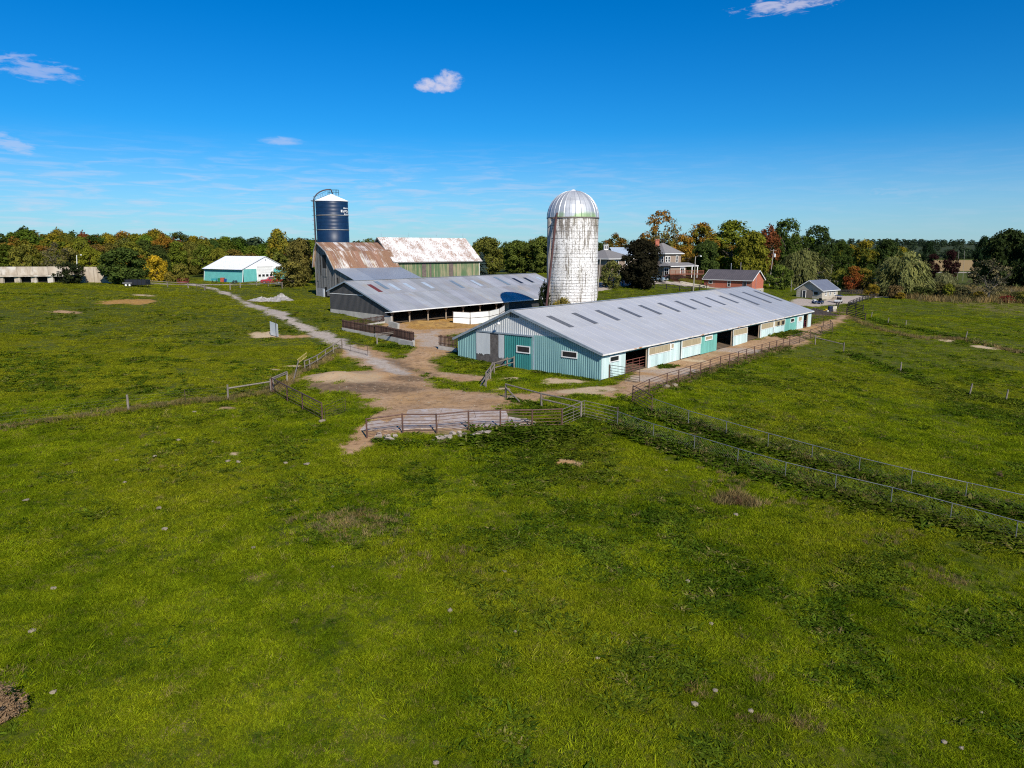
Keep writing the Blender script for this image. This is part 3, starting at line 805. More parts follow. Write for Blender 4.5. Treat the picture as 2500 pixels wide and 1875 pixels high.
    # roofs
    M_R1 = streak_mat('teal_barn_roof', (.50, .50, .505), (.35, .34, .33), (.43, .43, .43), .27, .15, .42, 2.2, .25, True, .08)
    M_R2 = streak_mat('teal_barn_roof_far', (.42, .425, .435), (.30, .28, .26), (.40, .40, .40), .24, .2, .42, 2.2, .25, True, .08)
    aS = A(1911, 2.8)
    for (a0, a1, m, lf) in ((-.5, aS, M_R1, 0), (aS, LEN + .35, M_R2, .03)):
        nc_ = int((a1 - a0) / 1.9); wc = (a1 - a0) / nc_; bm_ = 5.6; zm_ = EZ - .14 + (RZ - EZ + .14) * (bm_ + .45) / (RBX + .45)
        for i_ in range(nc_):
            for (b0_, z0_, b1_, z1_, up_) in ((-.45, EZ - .14, bm_ + .2, zm_ + .2 * (RZ - EZ + .14) / (RBX + .45), 0), (bm_, zm_, RBX, RZ, .012)):
                k_ = R_.uniform(.975, 1.015); roof_sheet('roof_sheet', fr, a0 + i_ * wc, a0 + (i_ + 1) * wc + .02, b0_, z0_, b1_, z1_, m, root, .95, .018, .04, (k_, k_, k_ * R_.uniform(.99, 1.01)), lf + up_ + (i_ % 2) * .006)
        roof_sheet('roof_slope', fr, a0, a1, WID + .45, EZ - .19, RBX, RZ, m, root, .91, .018, .05, lift=lf)
    mb = MB(); mb.bar(fr.p(-.5, RBX, RZ + .05), fr.p(LEN + .35, RBX, RZ + .05), .4, .04); mb.build('ridge_cap', M_GREYMET, root)
    # skylight strips
    n_ = unit(np.cross(fr.va(), fr.p(0, RBX, RZ) - fr.p(0, -.45, EZ - .14))); p0 = fr.p(0, RBX, RZ)
    M_SKY = pm('skylight_plastic', (.085, .09, .10), (.13, .135, .145), 3, .45)
    tops = [(1338, 775), (1400.5, 768), (1458.5, 761.7), (1510.8, 754), (1560.7, 747.5), (1605, 741), (1648, 736.7), (1686.5, 732.5), (1723, 728), (1756, 724), (1775, 716.7), (1806, 712.6), (1833, 709)]
    for k, (px, py) in enumerate(tops):
        q = ray_plane(px, py, p0, n_) - fr.p(0, 0, 0); a = q[0] * fr.a[0] + q[1] * fr.a[1]
        far = k >= 10
        bt, bo = (9.1, 5.9) if not far else (9.4, 4.4)
        zz = lambda b: EZ - .14 + (RZ - EZ + .14) * (b + .45) / (RBX + .45)
        roof_sheet('skylight', fr, a, a + .85, bo, zz(bo), bt, zz(bt), M_SKY, root, 0, 0, .03, lift=.055 + (.03 if far else 0))
    # eave fascia, soffit
    mb = MB()
    for i in range(60):
        a0, a1 = -.5 + i * 1.1, -.5 + (i + 1) * 1.1 - .01
        if a1 > LEN + .35: break
        c = fr.p((a0 + a1) / 2, -.47, EZ - .20 + R_.uniform(-.015, .015))
        ax, up, ou = fr.va((a1 - a0) / 2), V(0, 0, .075), fr.vb(-.012)
        mb.face([c - ax - up + ou, c + ax - up + ou, c + ax + up + ou, c - ax + up + ou], [(a0, 0), (a1, 0), (a1, .3), (a0, .3)])
    mb.bar(fr.p(-.5, -.44, EZ - .2), fr.p(LEN + .3, -.44, EZ - .2), .04, .14)
    mb.build('eave_fascia', M_RUSTW, root)
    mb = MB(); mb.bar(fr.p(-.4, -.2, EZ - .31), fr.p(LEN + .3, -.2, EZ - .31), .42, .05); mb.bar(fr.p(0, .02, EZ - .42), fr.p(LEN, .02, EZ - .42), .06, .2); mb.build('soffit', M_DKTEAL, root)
    # open side, panel by panel
    H = EZ - .48
    def side(px0, px1, mat, style, z1=H, tilt=0.0, zb=.06, out=.03):
        a0, a1 = A(px0), A(px1); mb = MB(); e = fr.vb(-1); t_ = tilt
        def sp(x, z, o): return fr.p(x + t_ * z, -o, z)
        n = max(2, int((a1 - a0) / .42))
        for i in range(n):
            x0, x1 = a0 + (a1 - a0) * i / n + .008, a0 + (a1 - a0) * (i + 1) / n - .008
            mb.prism([sp(x0, zb, out), sp(x1, zb, out), sp(x1, z1, out), sp(x0, z1, out)], e * (.03 + R_.uniform(0, .012)), R_.random())
        o = mb.build('siding_panel' if style != 'door' else 'sliding_door', mat, root); wallbox('backing', lp, a0 + .01, a1 - .01, zb + .02, z1 - .02, out - .04, out - .002, mat, o)
        if style == 'door':
            mt = MB(); zt0 = z1 * .62
            mt.prism([sp(a0 + .1, zt0, out + .045), sp(a1 - .1, zt0, out + .045), sp(a1 - .1, z1 - .05, out + .045), sp(a0 + .1, z1 - .05, out + .045)], e * .02)
            mt.build('fibreglass_panel', M_FIBRE, o)
            mf = MB()
            for (xa, za, xb, zb_) in ((a0, zt0, a1, zt0), (a0, z1 - .03, a1, z1 - .03), (a0 + .05, zb, a0 + .05, z1), (a1 - .05, zt0, a1 - .05, z1)):
                mf.bar(sp(xa, za, out + .07), sp(xb, zb_, out + .07), .03, .08)
            mf.build('door_frame', M_WHITE, o)
        return o, a0, a1
    o, a0, a1 = side(1467.5, 1526, M_MINT, 'p')
    window(o, lambda x, z, f: lp(x, z, f + .07), A(1486), A(1509), 1.62, 2.25, M_WHITE, M_DARKGLASS, .09)
    side(1580, 1633.5, M_MINT, 'door', out=.10)
    o, a0, a1 = side(1634.5, 1659, M_MINT, 'p')
    window(o, lambda x, z, f: lp(x, z, f + .07), A(1635.5), A(1643), 1.6, 2.25, M_WHITE, M_FIBRE, .1)
    side(1661, 1708.5, M_MINT, 'door', zb=.16, out=.10)
    o, a0, a1 = side(1709.5, 1749, M_GREENP, 'p')
    window(o, lambda x, z, f: lp(x, z, f + .07), A(1719), A(1737), 1.65, 2.25, M_WHITE, M_FIBRE, .12)
    side(1788, 1823, M_MINT, 'door', tilt=-.10, out=.12)
    side(1854.5, 1886, M_MINT, 'door', out=.10)
    o, a0, a1 = side(1887, 1913.5, M_MINT, 'door', out=.10)
    window(o, lambda x, z, f: lp(x, z, f + .2), A(1893), A(1899.5), 1.5, 2.2, M_FIBRE, M_BLACK, .06)
    window(o, lambda x, z, f: lp(x, z, f + .2), A(1904), A(1911.5), 1.5, 2.2, M_FIBRE, M_BLACK, .06)
    o, a0, a1 = side(1914.5, 1944, M_GREENP, 'p')
    window(o, lambda x, z, f: lp(x, z, f + .07), A(1928), A(1937), 1.5, 2.15, M_WHITE, M_DARKGLASS, .09)
    o, a0, a1 = side(1945, 1960.5, M_MINT, 'p')
    window(o, lambda x, z, f: lp(x, z, f + .07), A(1947), A(1956), 1.35, 2.2, M_WHITE, M_FIBRE, .1)
    side(1972, 1979.5, M_MINT, 'p')
    # posts in the openings
    for px in (1526.5, 1579.5, 1660, 1749.5, 1787, 1824, 1853.5, 1961, 1971.5):
        mb = MB(); a = A(px); mb.bar(fr.p(a, .08, 0), fr.p(a, .08, EZ - .3), .14, .14); mb.build('post', M_POSTWOOD, root)
    # other walls, floor, ties
    mb = MB(); mb.bar(fr.p(0, WID - .05, 1.3), fr.p(LEN, WID - .05, 1.3), .08, 2.7); mb.build('back_wall', M_TEAL, root)
    mb = MB(); corr(mb, lambda x, z, off: fr.p(LEN + off, x, z), .02, WID - .02, 0, roofz); mb.build('far_gable_siding', M_TEAL, root)
    def fl(a, b):
        q_ = fr.p(a, b, 0); q_[2] = gz(q_[0], q_[1]) + .10; return q_
    mb = MB()
    for i in range(14):
        for j in range(5):
            a, b = LEN * i / 14, WID * j / 5
            mb.face([fl(a, b), fl(a + LEN / 14, b), fl(a + LEN / 14, b + WID / 5), fl(a, b + WID / 5)])
    mb.build('floor', M_EARTHFLOOR, root)
    for k in range(1, 12):
        mb = MB(); a = LEN * k / 12; mb.bar(fr.p(a, 6.5, 0), fr.p(a, 6.5, 4.6), .15, .15); mb.bar(fr.p(a, .3, 2.55), fr.p(a, 19.6, 2.55), .08, .2); mb.build('interior_post', M_POSTWOOD, root)
    # lamp on an arm under the gable
    lamp = MB(); pl = gp(B(1228, 4.6), 4.95, .75); lamp.ptube([gp(B(1222, 4.6), 5.25, .02), gp(B(1225, 4.6), 5.4, .45), pl + V(0, 0, .15)], .03, 6)
    lo = lamp.build('lamp_arm', M_TRIM, root); lh = MB(); lh.lathe(pl, [(.02, .16), (.13, .12), (.19, -.02), (.15, -.14), (.02, -.16)], 12); lh.build('lamp_head', M_WHITE, lo, True)
    return fr
TB = teal_barn()

# ---------------------------------------------------------------- grey open-fronted barn
def grey_barn():
    fr = FR((-18.2, 106.1), DD[:2], 2.0)
    LEN, WID = 48.0, 14.6
    root = thing('open_fronted_barn', 'charcoal sided open fronted barn with patched grey sheet roof', 'barn', fr.p(0, 0, 0))
    eB, eZ, rB, rZ, lB, lZ = -.9, 2.0, 10.2, 6.1, 15.0, 4.45
    rz = lambda b: eZ + (rZ - eZ) * (b - eB) / (rB - eB) if b < rB else rZ + (lZ - rZ) * (b - rB) / (lB - rB)
    M_CH = pm('charcoal_siding', (.060, .058, .060), (.048, .047, .050), 1.2, .5, .1, 0, (1, 1, .3), .4)
    gp = lambda x, z, o: fr.p(-o, x, z)
    mb = MB(); corr(mb, gp, .6, WID, 1.1, lambda x: min(rz(x) - .06, 4.05), .3, .035); mb.build('gable_siding', M_CH, root)
    mb = MB(); corr(mb, gp, 4.6, WID, 4.06, lambda x: rz(x) - .06, .3, .035); mb.build('upper_gable_siding', M_CH, root)
    mb = MB(); mb.bar(gp(6.2, 4.05, .05), gp(WID, 4.05, .05), .03, .08); mb.build('siding_trim', M_WHITE, root)
    mb = MB(); mb.bar(gp(-.2, .55, -.1), gp(WID, .9, -.1), .3, 1.3); mb.build('foundation', M_CONC, root)
    for (b0, z0, b1, z1) in ((eB - .05, eZ - .1, rB, rZ - .08), (lB + .05, lZ - .1, rB, rZ - .08)):
        mb = MB(); mb.bar(fr.p(-.42, b0, z0), fr.p(-.42, b1, z1), .05, .2); mb.build('rake_trim', M_TRIM, root)
    M_GR = streak_mat('old_grey_sheets', (.40, .41, .425), (.22, .20, .185), (.30, .28, .26), .30, .25, .5, 2.5, .25, True, .15)
    rr = random.Random(11); ncol = 26; wcol = (LEN + .8) / ncol; sB = eB + (rB - eB) * .53
    for i in range(ncol):
        a0 = -.4 + i * wcol; a1 = a0 + wcol + .05
        for (b0, b1, up) in ((eB, sB + .25, 0), (sB, rB, .03)):
            k = rr.uniform(.84, 1.1); c = (k, k * rr.uniform(.985, 1.01), k * rr.uniform(.98, 1.03))
            roof_sheet('roof_sheet', fr, a0, a1, b0, rz(b0), b1, rz(b1), M_GR, root, .62, .02, .02, c, up + (i % 2) * .012 + rr.uniform(0, .004))
        k = rr.uniform(.85, 1.08); roof_sheet('roof_sheet', fr, a0, a1, lB, lZ, rB, rZ, M_GR, root, .62, .02, .02, (k, k, k), (i % 2) * .012)
    mb = MB(); mb.bar(fr.p(-.4, rB, rZ + .06), fr.p(LEN + .4, rB, rZ + .06), .45, .03); mb.build('ridge_cap', M_GREYMET, root)
    mb = MB(); mb.bar(fr.p(-.4, eB - .03, eZ - .08), fr.p(LEN + .4, eB - .03, eZ - .08), .05, .16); mb.build('gutter', M_WHITE, root)
    mb = MB(); mb.bar(fr.p(-.5, eB, eZ - .12), fr.p(-.45, .6, eZ - .25), .1, .1); mb.build('gutter_return', M_WHITE, root)
    cols = {'red': (.18, .045, .03), 'blue': (.20, .26, .32), 'light': (.46, .54, .62), 'black': (.02, .022, .028)}
    n_ = unit(np.cross(fr.va(), fr.p(0, rB, rZ) - fr.p(0, eB, eZ))); p0 = fr.p(0, rB, rZ)
    tr = lambda x, y: (780 + .2532 * x, 650 + .2532 * y)
    for (x, y, ln, c) in [(455, 180, 2.9, 'red'), (520, 150, 3.0, 'blue'), (650, 172, 2.6, 'light'), (795, 167, 2.6, 'light'), (975, 157, 2.6, 'light'), (1245, 142, 3.2, 'blue'),
                          (1450, 140, 2.5, 'light'), (1670, 105, 3.8, 'blue'), (1852, 119, 2.4, 'black'), (1958, 113, 2.4, 'black'), (2076, 106, 2.5, 'light')]:
        qq = ray_plane(*tr(x, y), p0, n_) - fr.p(0, 0, 0); a = qq[0] * fr.a[0] + qq[1] * fr.a[1]; b = qq[0] * fr.b[0] + qq[1] * fr.b[1]
        m = pm('roof_patch_' + c, cols[c], tuple(v * .8 for v in cols[c]), 1.5, .4, .1)
        roof_sheet('skylight' if c in ('light', 'black') else 'roof_patch', fr, a, a + .85, b - ln, rz(b - ln), b, rz(b), m, root, 0, 0, .02, lift=.075)
    # open front: posts with braces
    for px in (958, 1000, 1045, 1089, 1131, 1172, 1212, 1228):
        a = fr.a_px(px, .15, .8); mb = MB(); mb.bar(fr.p(a, .15, -.3), fr.p(a, .15, rz(.15) - .1), .2, .2, R_.random())
        mb.bar(fr.p(a - .8, .15, rz(.15) - .12), fr.p(a, .15, 1.25), .09, .1); mb.bar(fr.p(a + .8, .15, rz(.15) - .12), fr.p(a, .15, 1.25), .09, .1)
        mb.build('post', M_POSTWOOD, root)
    mb = MB(); mb.bar(fr.p(0, .15, rz(.15) - .2), fr.p(LEN, .15, rz(.15) - .2), .12, .22); mb.build('header_beam', M_POSTWOOD, root)
    a2 = fr.a_px(1240, .1, .8)
    mb = MB(); corr(mb, lambda x, z, o: fr.p(x, -o, z), a2, LEN, .0, rz(0) - .12, .3, .03); mb.build('front_siding', M_CH, root)
    mb = MB(); mb.bar(fr.p(a2 - .5, .0, -.2), fr.p(a2 - .5, .0, rz(0) - .15), .3, .9); mb.build('corner_panel', M_FIBRE, root)
    mb = MB(); mb.bar(fr.p(0, WID, 2.3), fr.p(LEN, WID, 2.3), .1, 4.2); mb.build('back_wall', M_CH, root)
    mb = MB(); corr(mb, lambda x, z, o: fr.p(LEN + o, x, z), .02, WID - .02, 0, lambda x: rz(x) - .08, .3, .03); mb.build('far_gable_siding', M_CH, root)
    mb = MB(); n = 12
    for i in range(n):
        a, b = LEN * i / n, LEN * (i + 1) / n
        mb.face([fr.p(a, .3, .1), fr.p(b, .3, .1), fr.p(b, WID, 1.15), fr.p(a, WID, 1.15)])
    mb.build('floor', M_EARTHFLOOR, root)
    for k in range(1, 9):
        mb = MB(); a = LEN * k / 9; mb.bar(fr.p(a, 7.5, 0), fr.p(a, 7.5, rz(7.5) - .1), .18, .18); mb.build('interior_post', M_POSTWOOD, root)
    return fr
GB = grey_barn()

# ---------------------------------------------------------------- weathered gambrel barn with lean-to
D3 = (math.sin(rad(50)), math.cos(rad(50)))
def gambrel_barn():
    fr = FR((-36.3, 147.8), D3, 3.0); LEN = 15.0
    root = thing('gambrel_barn', 'weathered grey wooden barn with rusty gambrel roof and lean-to', 'barn', fr.p(0, 0, 0))
    prof = [(-.5, 6.0), (3.3, 9.7), (7.3, 11.5), (8.7, 9.8), (9.8, 6.3)]
    def rz(b):
        if b < 0: return 6.25 + b * .25
        for (b0, z0), (b1, z1) in zip(prof[:-1], prof[1:]):
            if b0 <= b <= b1: return z0 + (z1 - z0) * (b - b0) / (b1 - b0)
        return 0
    gp = lambda x, z, o: fr.p(-o, x, z)
    mb = MB(); planks(mb, gp, .05, 9.4, lambda x: 1.9 if x > 5.2 else .3, lambda x: rz(x) - .12, .24, .03, 21)
    mb.build('gable_boards', M_WOODGREY, root)
    mb = MB(); planks(mb, gp, -9.8, .0, .3, lambda x: rz(x) - .1, .24, .03, 22); mb.build('lean_to_boards', M_WOODGREY, root)
    wallbox('stone_footing', gp, 5.2, 9.45, -.6, 1.9, -.3, .06, pm('whitewashed_stone', (.36, .35, .34), (.25, .245, .24), 1.8, .9, 0, .4), root)
    wallbox('loft_shade_panel', gp, 4.05, 5.7, 6.1, 8.9, .02, .075, M_BLACK, root)  # loft opening drawn as a black panel, its inner shade put into the colour
    wallbox('loft_shade_panel', gp, 6.6, 6.9, 4.6, 9.2, .02, .075, M_BLACK, root)  # black strip painted over the boards for the shade line on the gable
    mb = MB(); planks(mb, lambda x, z, o: gp(x, z, o + .07), 4.0, 5.9, 4.3, 6.1, .3, .03, 5); mb.build('loft_door', M_WOODGREY, root)
    window(root, lambda x, z, o: gp(x, z, o + .06), -1.5, -.6, 3.1, 4.4, M_WOODGREY, M_BLACK, .08)
    window(root, lambda x, z, o: gp(x, z, o + .06), 8.2, 8.6, 3.4, 5.0, M_WOODGREY, M_BLACK, .06)
    dw = wallbox('door', gp, 5.35, 6.2, -.4, 1.7, .06, .12, M_WHITE, root)
    wallbox('door', gp, 4.2, 5.2, .0, 2.2, .05, .10, M_BLACK, root)
    M_RG = streak_mat('rusty_gambrel', (.58, .55, .51), (.165, .075, .042), (.29, .185, .125), .475, .1, .6, 5.5, .30)
    rr = random.Random(2); nc = 17; w = (LEN + .7) / nc
    for i in range(nc):
        a0 = -.55 + i * w
        for j, ((b0, z0), (b1, z1)) in enumerate(zip(prof[:-1], prof[1:])):
            lo, hi = ((b0, z0), (b1, z1)) if z0 < z1 else ((b1, z1), (b0, z0))
            k = rr.uniform(.8, 1.15); c = (k, k * rr.uniform(.94, 1.0), k * rr.uniform(.9, 1.0))
            roof_sheet('roof_sheet', fr, a0, a0 + w + .03, lo[0], lo[1], hi[0], hi[1], M_RG, root, .3, .02, .025, c, (i % 2) * .012)
    for (b0, z0), (b1, z1) in zip(prof[:-1], prof[1:]):
        mb = MB(); mb.bar(fr.p(-.58, b0, z0 - .1), fr.p(-.58, b1, z1 - .1), .05, .22); mb.build('rake_trim', pm('pale_trim_wood', (.42, .41, .40), None, 2, .8), root)
    M_LT = streak_mat('lean_to_roof', (.36, .40, .45), (.26, .26, .27), (.34, .35, .36), .18, .4, .4, 1.5, .2, True, .05)
    roof_sheet('lean_to_roof', fr, -.4, 4.2, -10.0, rz(-10.0), .4, 6.35, M_LT, root, .6, .02, .05, (1.12, 1.12, 1.1))
    roof_sheet('lean_to_roof', fr, 4.2, LEN + .4, -10.0, rz(-10.0), .4, 6.35, M_LT, root, .6, .02, .05, (.9, .92, .95), .012)
    mb = MB(); planks(mb, lambda x, z, o: fr.p(x, -9.75 - o, z), 0, LEN, 0, rz(-9.8) - .1, .25, .03, 9); mb.build('side_boards', M_WOODGREY, root)
    mb = MB(); planks(mb, lambda x, z, o: fr.p(x, 9.4 + o, z), 0, LEN, 0, 6.2, .25, .03, 19); mb.build('side_boards', M_WOODGREY, root)
    mb = MB(); planks(mb, lambda x, z, o: fr.p(LEN + o, x, z), -9.7, 9.4, 0, lambda x: max(.1, rz(x) - .12), .25, .03, 29); mb.build('end_boards', M_WOODGREY, root)
    for x in (0.02, 9.35):
        mb = MB(); mb.bar(gp(x, 0, .06), gp(x, rz(x) - .3, .06), .08, .14); mb.build('corner_post', M_WOODGREY, root)
    mb = MB(); mb.bar(fr.p(0.3, 1.5, -.3), fr.p(LEN, 1.5, -.3), 17, .4); mb.build('floor', M_EARTHFLOOR, root)
gambrel_barn()

def green_barn():
    fr = FR((-25.9, 158.0), D3, 4.3); LEN, WID = 23.6, 12.4
    root = thing('green_board_barn', 'tall barn of peeling green boards under a white rust flecked roof', 'barn', fr.p(0, 0, 0))
    eZ, rZ, rB = 6.2, 11.4, 6.2
    rz = lambda b: eZ + (rZ - eZ) * (1 - abs(b - rB) / rB)
    t = NT('peeling_green_boards'); co = t.coord('Object', (3, 3, .35)); a = t.noise(co, 1.4, 5, .65); b = t.noise(t.coord('Object', (.35, .35, .35)), 1.0, 3, .5)
    ti = t.attr('tint')
    m = t.math('ADD', t.math('MULTIPLY', a, .6), t.math('ADD', t.math('MULTIPLY', ti, .26), t.math('MULTIPLY', b, .5)))
    col = t.mix(t.ramp(m, .56, .82), (.105, .170, .085), (.31, .275, .17)); col = t.mix(t.ramp(a, .62, .8), col, (.16, .145, .12))
    M = t.done(col, .85, 0, .15)
    fpt = lambda x, z, o: fr.p(x, -o, z)
    mb = MB(); planks(mb, fpt, .05, LEN, -.5, eZ + .05, .27, .03, 31); mb.build('side_boards', M, root)
    mb = MB(); planks(mb, lambda x, z, o: fr.p(-o, x, z), .1, WID, 0, lambda x: rz(x) - .1, .27, .03, 32); mb.build('gable_boards', M_WOODGREY, root)
    mb = MB(); planks(mb, lambda x, z, o: fr.p(LEN + o, x, z), .1, WID, 0, lambda x: rz(x) - .1, .27, .03, 33); mb.build('gable_boards', M, root)
    mb = MB(); planks(mb, lambda x, z, o: fr.p(x, WID + o, z), .05, LEN, -.5, eZ, .27, .03, 34); mb.build('side_boards', M, root)
    for (x, w_, z0, z1) in ((7.2, 1.1, 2.6, 5.6), (9.2, .5, .0, 5.9), (14.6, 1.2, 2.9, 5.8), (14.7, 1.1, 0, 2.9)):
        wallbox('board_door', fpt, x, x + w_, z0, z1, .05, .09, pm('door_boards_grey', (.17, .13, .115), (.11, .09, .08), 2, .9), root)
    M_R = streak_mat('white_flecked_roof', (.72, .71, .69), (.24, .125, .08), (.42, .32, .26), .385, 0, .55, 7.0, 1.6, True, .06, .40, .05)
    rr = random.Random(8); nc = 27; w = (LEN + .9) / nc; ov = .55
    for i in range(nc):
        a0 = -.45 + i * w
        for s in (0, 1):
            k = rr.uniform(.93, 1.04); be = -ov if s == 0 else WID + ov; ze = eZ - ov * (rZ - eZ) / rB + .25
            roof_sheet('roof_sheet', fr, a0, a0 + w + .03, be, ze, rB, rZ, M_R, root, .3, .02, .025, (k, k, k), (i % 2) * .012)
    for s in (0, 1):
        be = -ov if s == 0 else WID + ov
        mb = MB(); mb.bar(fr.p(-.5, be, eZ - .35), fr.p(-.5, rB, rZ - .15), .06, .3); mb.build('rake_trim', M_WOODGREY, root)
    mb = MB(); mb.bar(fr.p(-.45, -ov, eZ - .3), fr.p(LEN + .45, -ov, eZ - .3), .08, .22); mb.build('eave_board', M_WOODGREY, root)
    mb = MB(); mb.bar(fr.p(LEN - .05, -.07, -.4), fr.p(LEN - .05, -.07, eZ - .2), .12, .1); mb.build('corner_board', M_WHITE, root)
    for px in (931, 998, 1065, 1130):
        a = fr.a_px(px, rB, rZ); mb = MB(); mb.tube(fr.p(a, rB, rZ), fr.p(a, rB, rZ + 1.1), .03, .015, 5); mb.lathe(fr.p(a, rB, rZ + .55), [(.0, -.09), (.08, 0), (0, .09)], 8); mb.build('lightning_rod', M_TRIM, root)
green_barn()
# ---------------------------------------------------------------- silos
def blue_silo():
    C = V(-43.9, 178.0); g = gz(*C) - .2; r = 3.85
    zt = at_y(813, 489, 174.5)[2]; root = thing('blue_silo', 'dark blue steel silo with white cone roof and top railing', 'silo', (C[0], C[1], g))
    c = V(C[0], C[1], 0)
    t = NT('blue_enamel'); tc_ = t.n('ShaderNodeTexCoord').outputs['Object']
    sp = t.n('ShaderNodeSeparateXYZ'); t.l(tc_, sp.inputs[0])
    ang = t.math('ARCTAN2', sp.outputs[0], sp.outputs[1]); cb = t.n('ShaderNodeCombineXYZ'); t.l(t.math('MULTIPLY', ang, 5.0), cb.inputs[0]); t.l(t.math('MULTIPLY', sp.outputs[2], .05), cb.inputs[2])
    a = t.noise(cb.outputs[0], 1.0, 5, .7); f = t.noise(tc_, 1.1, 4, .6)
    col = t.mix(t.ramp(f, .3, .7), (.004, .020, .058), (.006, .028, .072)); col = t.mix(t.math('MULTIPLY', t.ramp(a, .60, .76), .45), col, (.14, .10, .085))
    M = t.done(col, .45, .0, .35)
    z1, z2 = at_y(813, 525, 174.5)[2], at_y(815, 560.7, 174.5)[2]
    mb = MB(); edges = [g, z2, z1, zt]
    for za, zb in zip(edges[:-1], edges[1:]):
        k = 4
        for i in range(k):
            h0, h1 = za + (zb - za) * i / k, za + (zb - za) * (i + 1) / k
            mb.lathe((C[0], C[1], 0), [(r, h0 + .01), (r, h1 - .02), (r - .012, h1 - .015), (r - .012, h1 + .005)], 48)
    mb.build('shell', M, root, True)
    for z in (z1, z2):
        mb = MB(); mb.lathe((C[0], C[1], z), [(r, -.09), (r + .09, -.07), (r + .09, .07), (r, .09)], 48); mb.build('stiffening_ring', pm('galvanised', (.42, .42, .40), (.34, .30, .26), 1, .5, .4), root)
    za = zt + (at_y(815, 474, 178)[2] - at_y(815, 489, 178)[2])
    mb = MB(); mb.lathe((C[0], C[1], 0), [(r + .12, zt - .12), (r + .12, zt + .05), (.75, za - .1), (.7, za + .15), (.02, za + .18)], 48); rf = mb.build('cone_roof', M_WHITEROOF, root)
    for k in range(24):
        a = 2 * math.pi * k / 24; e = V(math.cos(a), math.sin(a), 0); mb = MB()
        mb.bar(c + e * (r + .1) + UP * (zt + .07), c + e * .76 + UP * (za - .07), .05, .05); mb.build('roof_rib', M_WHITEROOF, rf)
    M_L = pm('dark_teal_steel', (.015, .05, .065), (.03, .06, .07), 2, .5, .4)
    M_RP = pm('rusty_pipe', (.10, .06, .06), (.05, .045, .055), 1.5, .6, .3)
    # filler pipe up the left side and over the roof
    e = unit(V(-.93, -.37, 0)); px_ = c + e * (r + .45)
    arc = [px_ + UP * z for z in (g, g + 8, zt - .3)]
    top = c + UP * (za + .9)
    for k in range(1, 8):
        u = k / 7; ang_ = u * math.pi / 2
        arc.append(px_ + (top - px_) * V(1, 1, 0) * (1 - math.cos(ang_)) * .98 + UP * (zt - .3 + (za + 1.35 - zt + .3) * math.sin(ang_)))
    arc.append(c + UP * (za + .3) + e * -.3)
    mb = MB(); mb.ptube(arc, .15, 8); mb.build('filler_pipe', M_RP, root, True)
    # ladder with cage beside it
    lx = unit(V(-.99, -.12, 0)); s_ = V(-lx[1], lx[0], 0)
    mb = MB()
    for k in (-.22, .22): mb.tube(c + lx * (r + .25) + s_ * k + UP * g, c + lx * (r + .25) + s_ * k + UP * (zt + 1.0), .035, n=5)
    ld = mb.build('ladder', M_L, root); mb = MB()
    for i in range(int((zt - g) / .6)): z = g + .5 + i * .6; mb.tube(c + lx * (r + .25) - s_ * .22 + UP * z, c + lx * (r + .25) + s_ * .22 + UP * z, .025, n=4)
    mb.build('rungs', M_L, ld)
    for i in range(16):
        z = g + 4 + i * (zt - g - 3) / 16; mb = MB(); pts = [c + lx * (r + .25 + .75 * math.sin(t_)) + s_ * .38 * math.cos(t_) + UP * z for t_ in np.linspace(0, math.pi, 7)]
        mb.ptube(pts, .022, 4); mb.build('cage_hoop', M_L, ld)
    mb = MB()
    for k in (-.9, .9): mb.tube(c + lx * (r + .3) + s_ * k + UP * (zt + .1), c + lx * (r + .3) + s_ * k + UP * (zt + 1.1), .03, n=5)
    mb.bar(c + lx * (r + .6) - s_ * .9 + UP * (zt + .1), c + lx * (r + .6) + s_ * .9 + UP * (zt + .1), .8, .05)
    mb.tube(c + lx * (r + .3) - s_ * .9 + UP * (zt + 1.1), c + lx * (r + .3) + s_ * .9 + UP * (zt + 1.1), .03, n=5); mb.build('landing', M_L, root)
    # roof stair rail and top railing
    mb = MB()
    a0, a1 = c + lx * (r - .1) + UP * (zt + .2), c + lx * .9 + UP * (za + .1)
    for off in (.0, .95): mb.tube(a0 + UP * off, a1 + UP * off, .03, n=5)
    for i in range(6): q_ = a0 + (a1 - a0) * i / 5; mb.tube(q_, q_ + UP * .95, .025, n=4)
    mb.build('roof_stair_rail', M_L, root)
    mb = MB(); cc = c + V(.55, 0, 0); n = 9; ring = [cc + V(1.25 * math.cos(2 * math.pi * k / n), 1.25 * math.sin(2 * math.pi * k / n), 0) for k in range(n)]
    for k in range(n):
        mb.tube(ring[k] + UP * (za - .1), ring[k] + UP * (za + 1.25), .03, n=4)
        for h in (.65, 1.22): mb.tube(ring[k] + UP * (za + h), ring[(k + 1) % n] + UP * (za + h), .03, n=4)
    mb.build('top_railing', M_L, root)
    # worn white lettering on the right flank, seen edge on: three short lines
    rr = random.Random(4); zl = at_y(850, 515.5, 176)[2]
    mb = MB()
    def mark(a0, a1, z0, z1):
        n = 5; pts = []
        for zz in (z0, z1):
            pts.append([c + V((r + .02) * math.sin(a), -(r + .02) * math.cos(a), zz) for a in np.linspace(a0, a1, n)])
        for i in range(n - 1): mb.face([pts[0][i], pts[0][i+1], pts[1][i+1], pts[1][i]])
    def glyphs(a0, a1, z0, z1, k):
        w = (a1 - a0) / k
        for i in range(k):
            s = a0 + i * w; th = w * .22
            mark(s, s + th, z0, z1)
            if i % 3 != 1: mark(s + th, s + w * .75, z1 - .18, z1)
            if i % 2 == 0: mark(s + th, s + w * .7, (z0 + z1) / 2 - .08, (z0 + z1) / 2 + .08)
            if i % 3 != 2: mark(s + th, s + w * .75, z0, z0 + .18)
            if i % 2 == 1: mark(s + w * .65, s + w * .8, z0, z1)
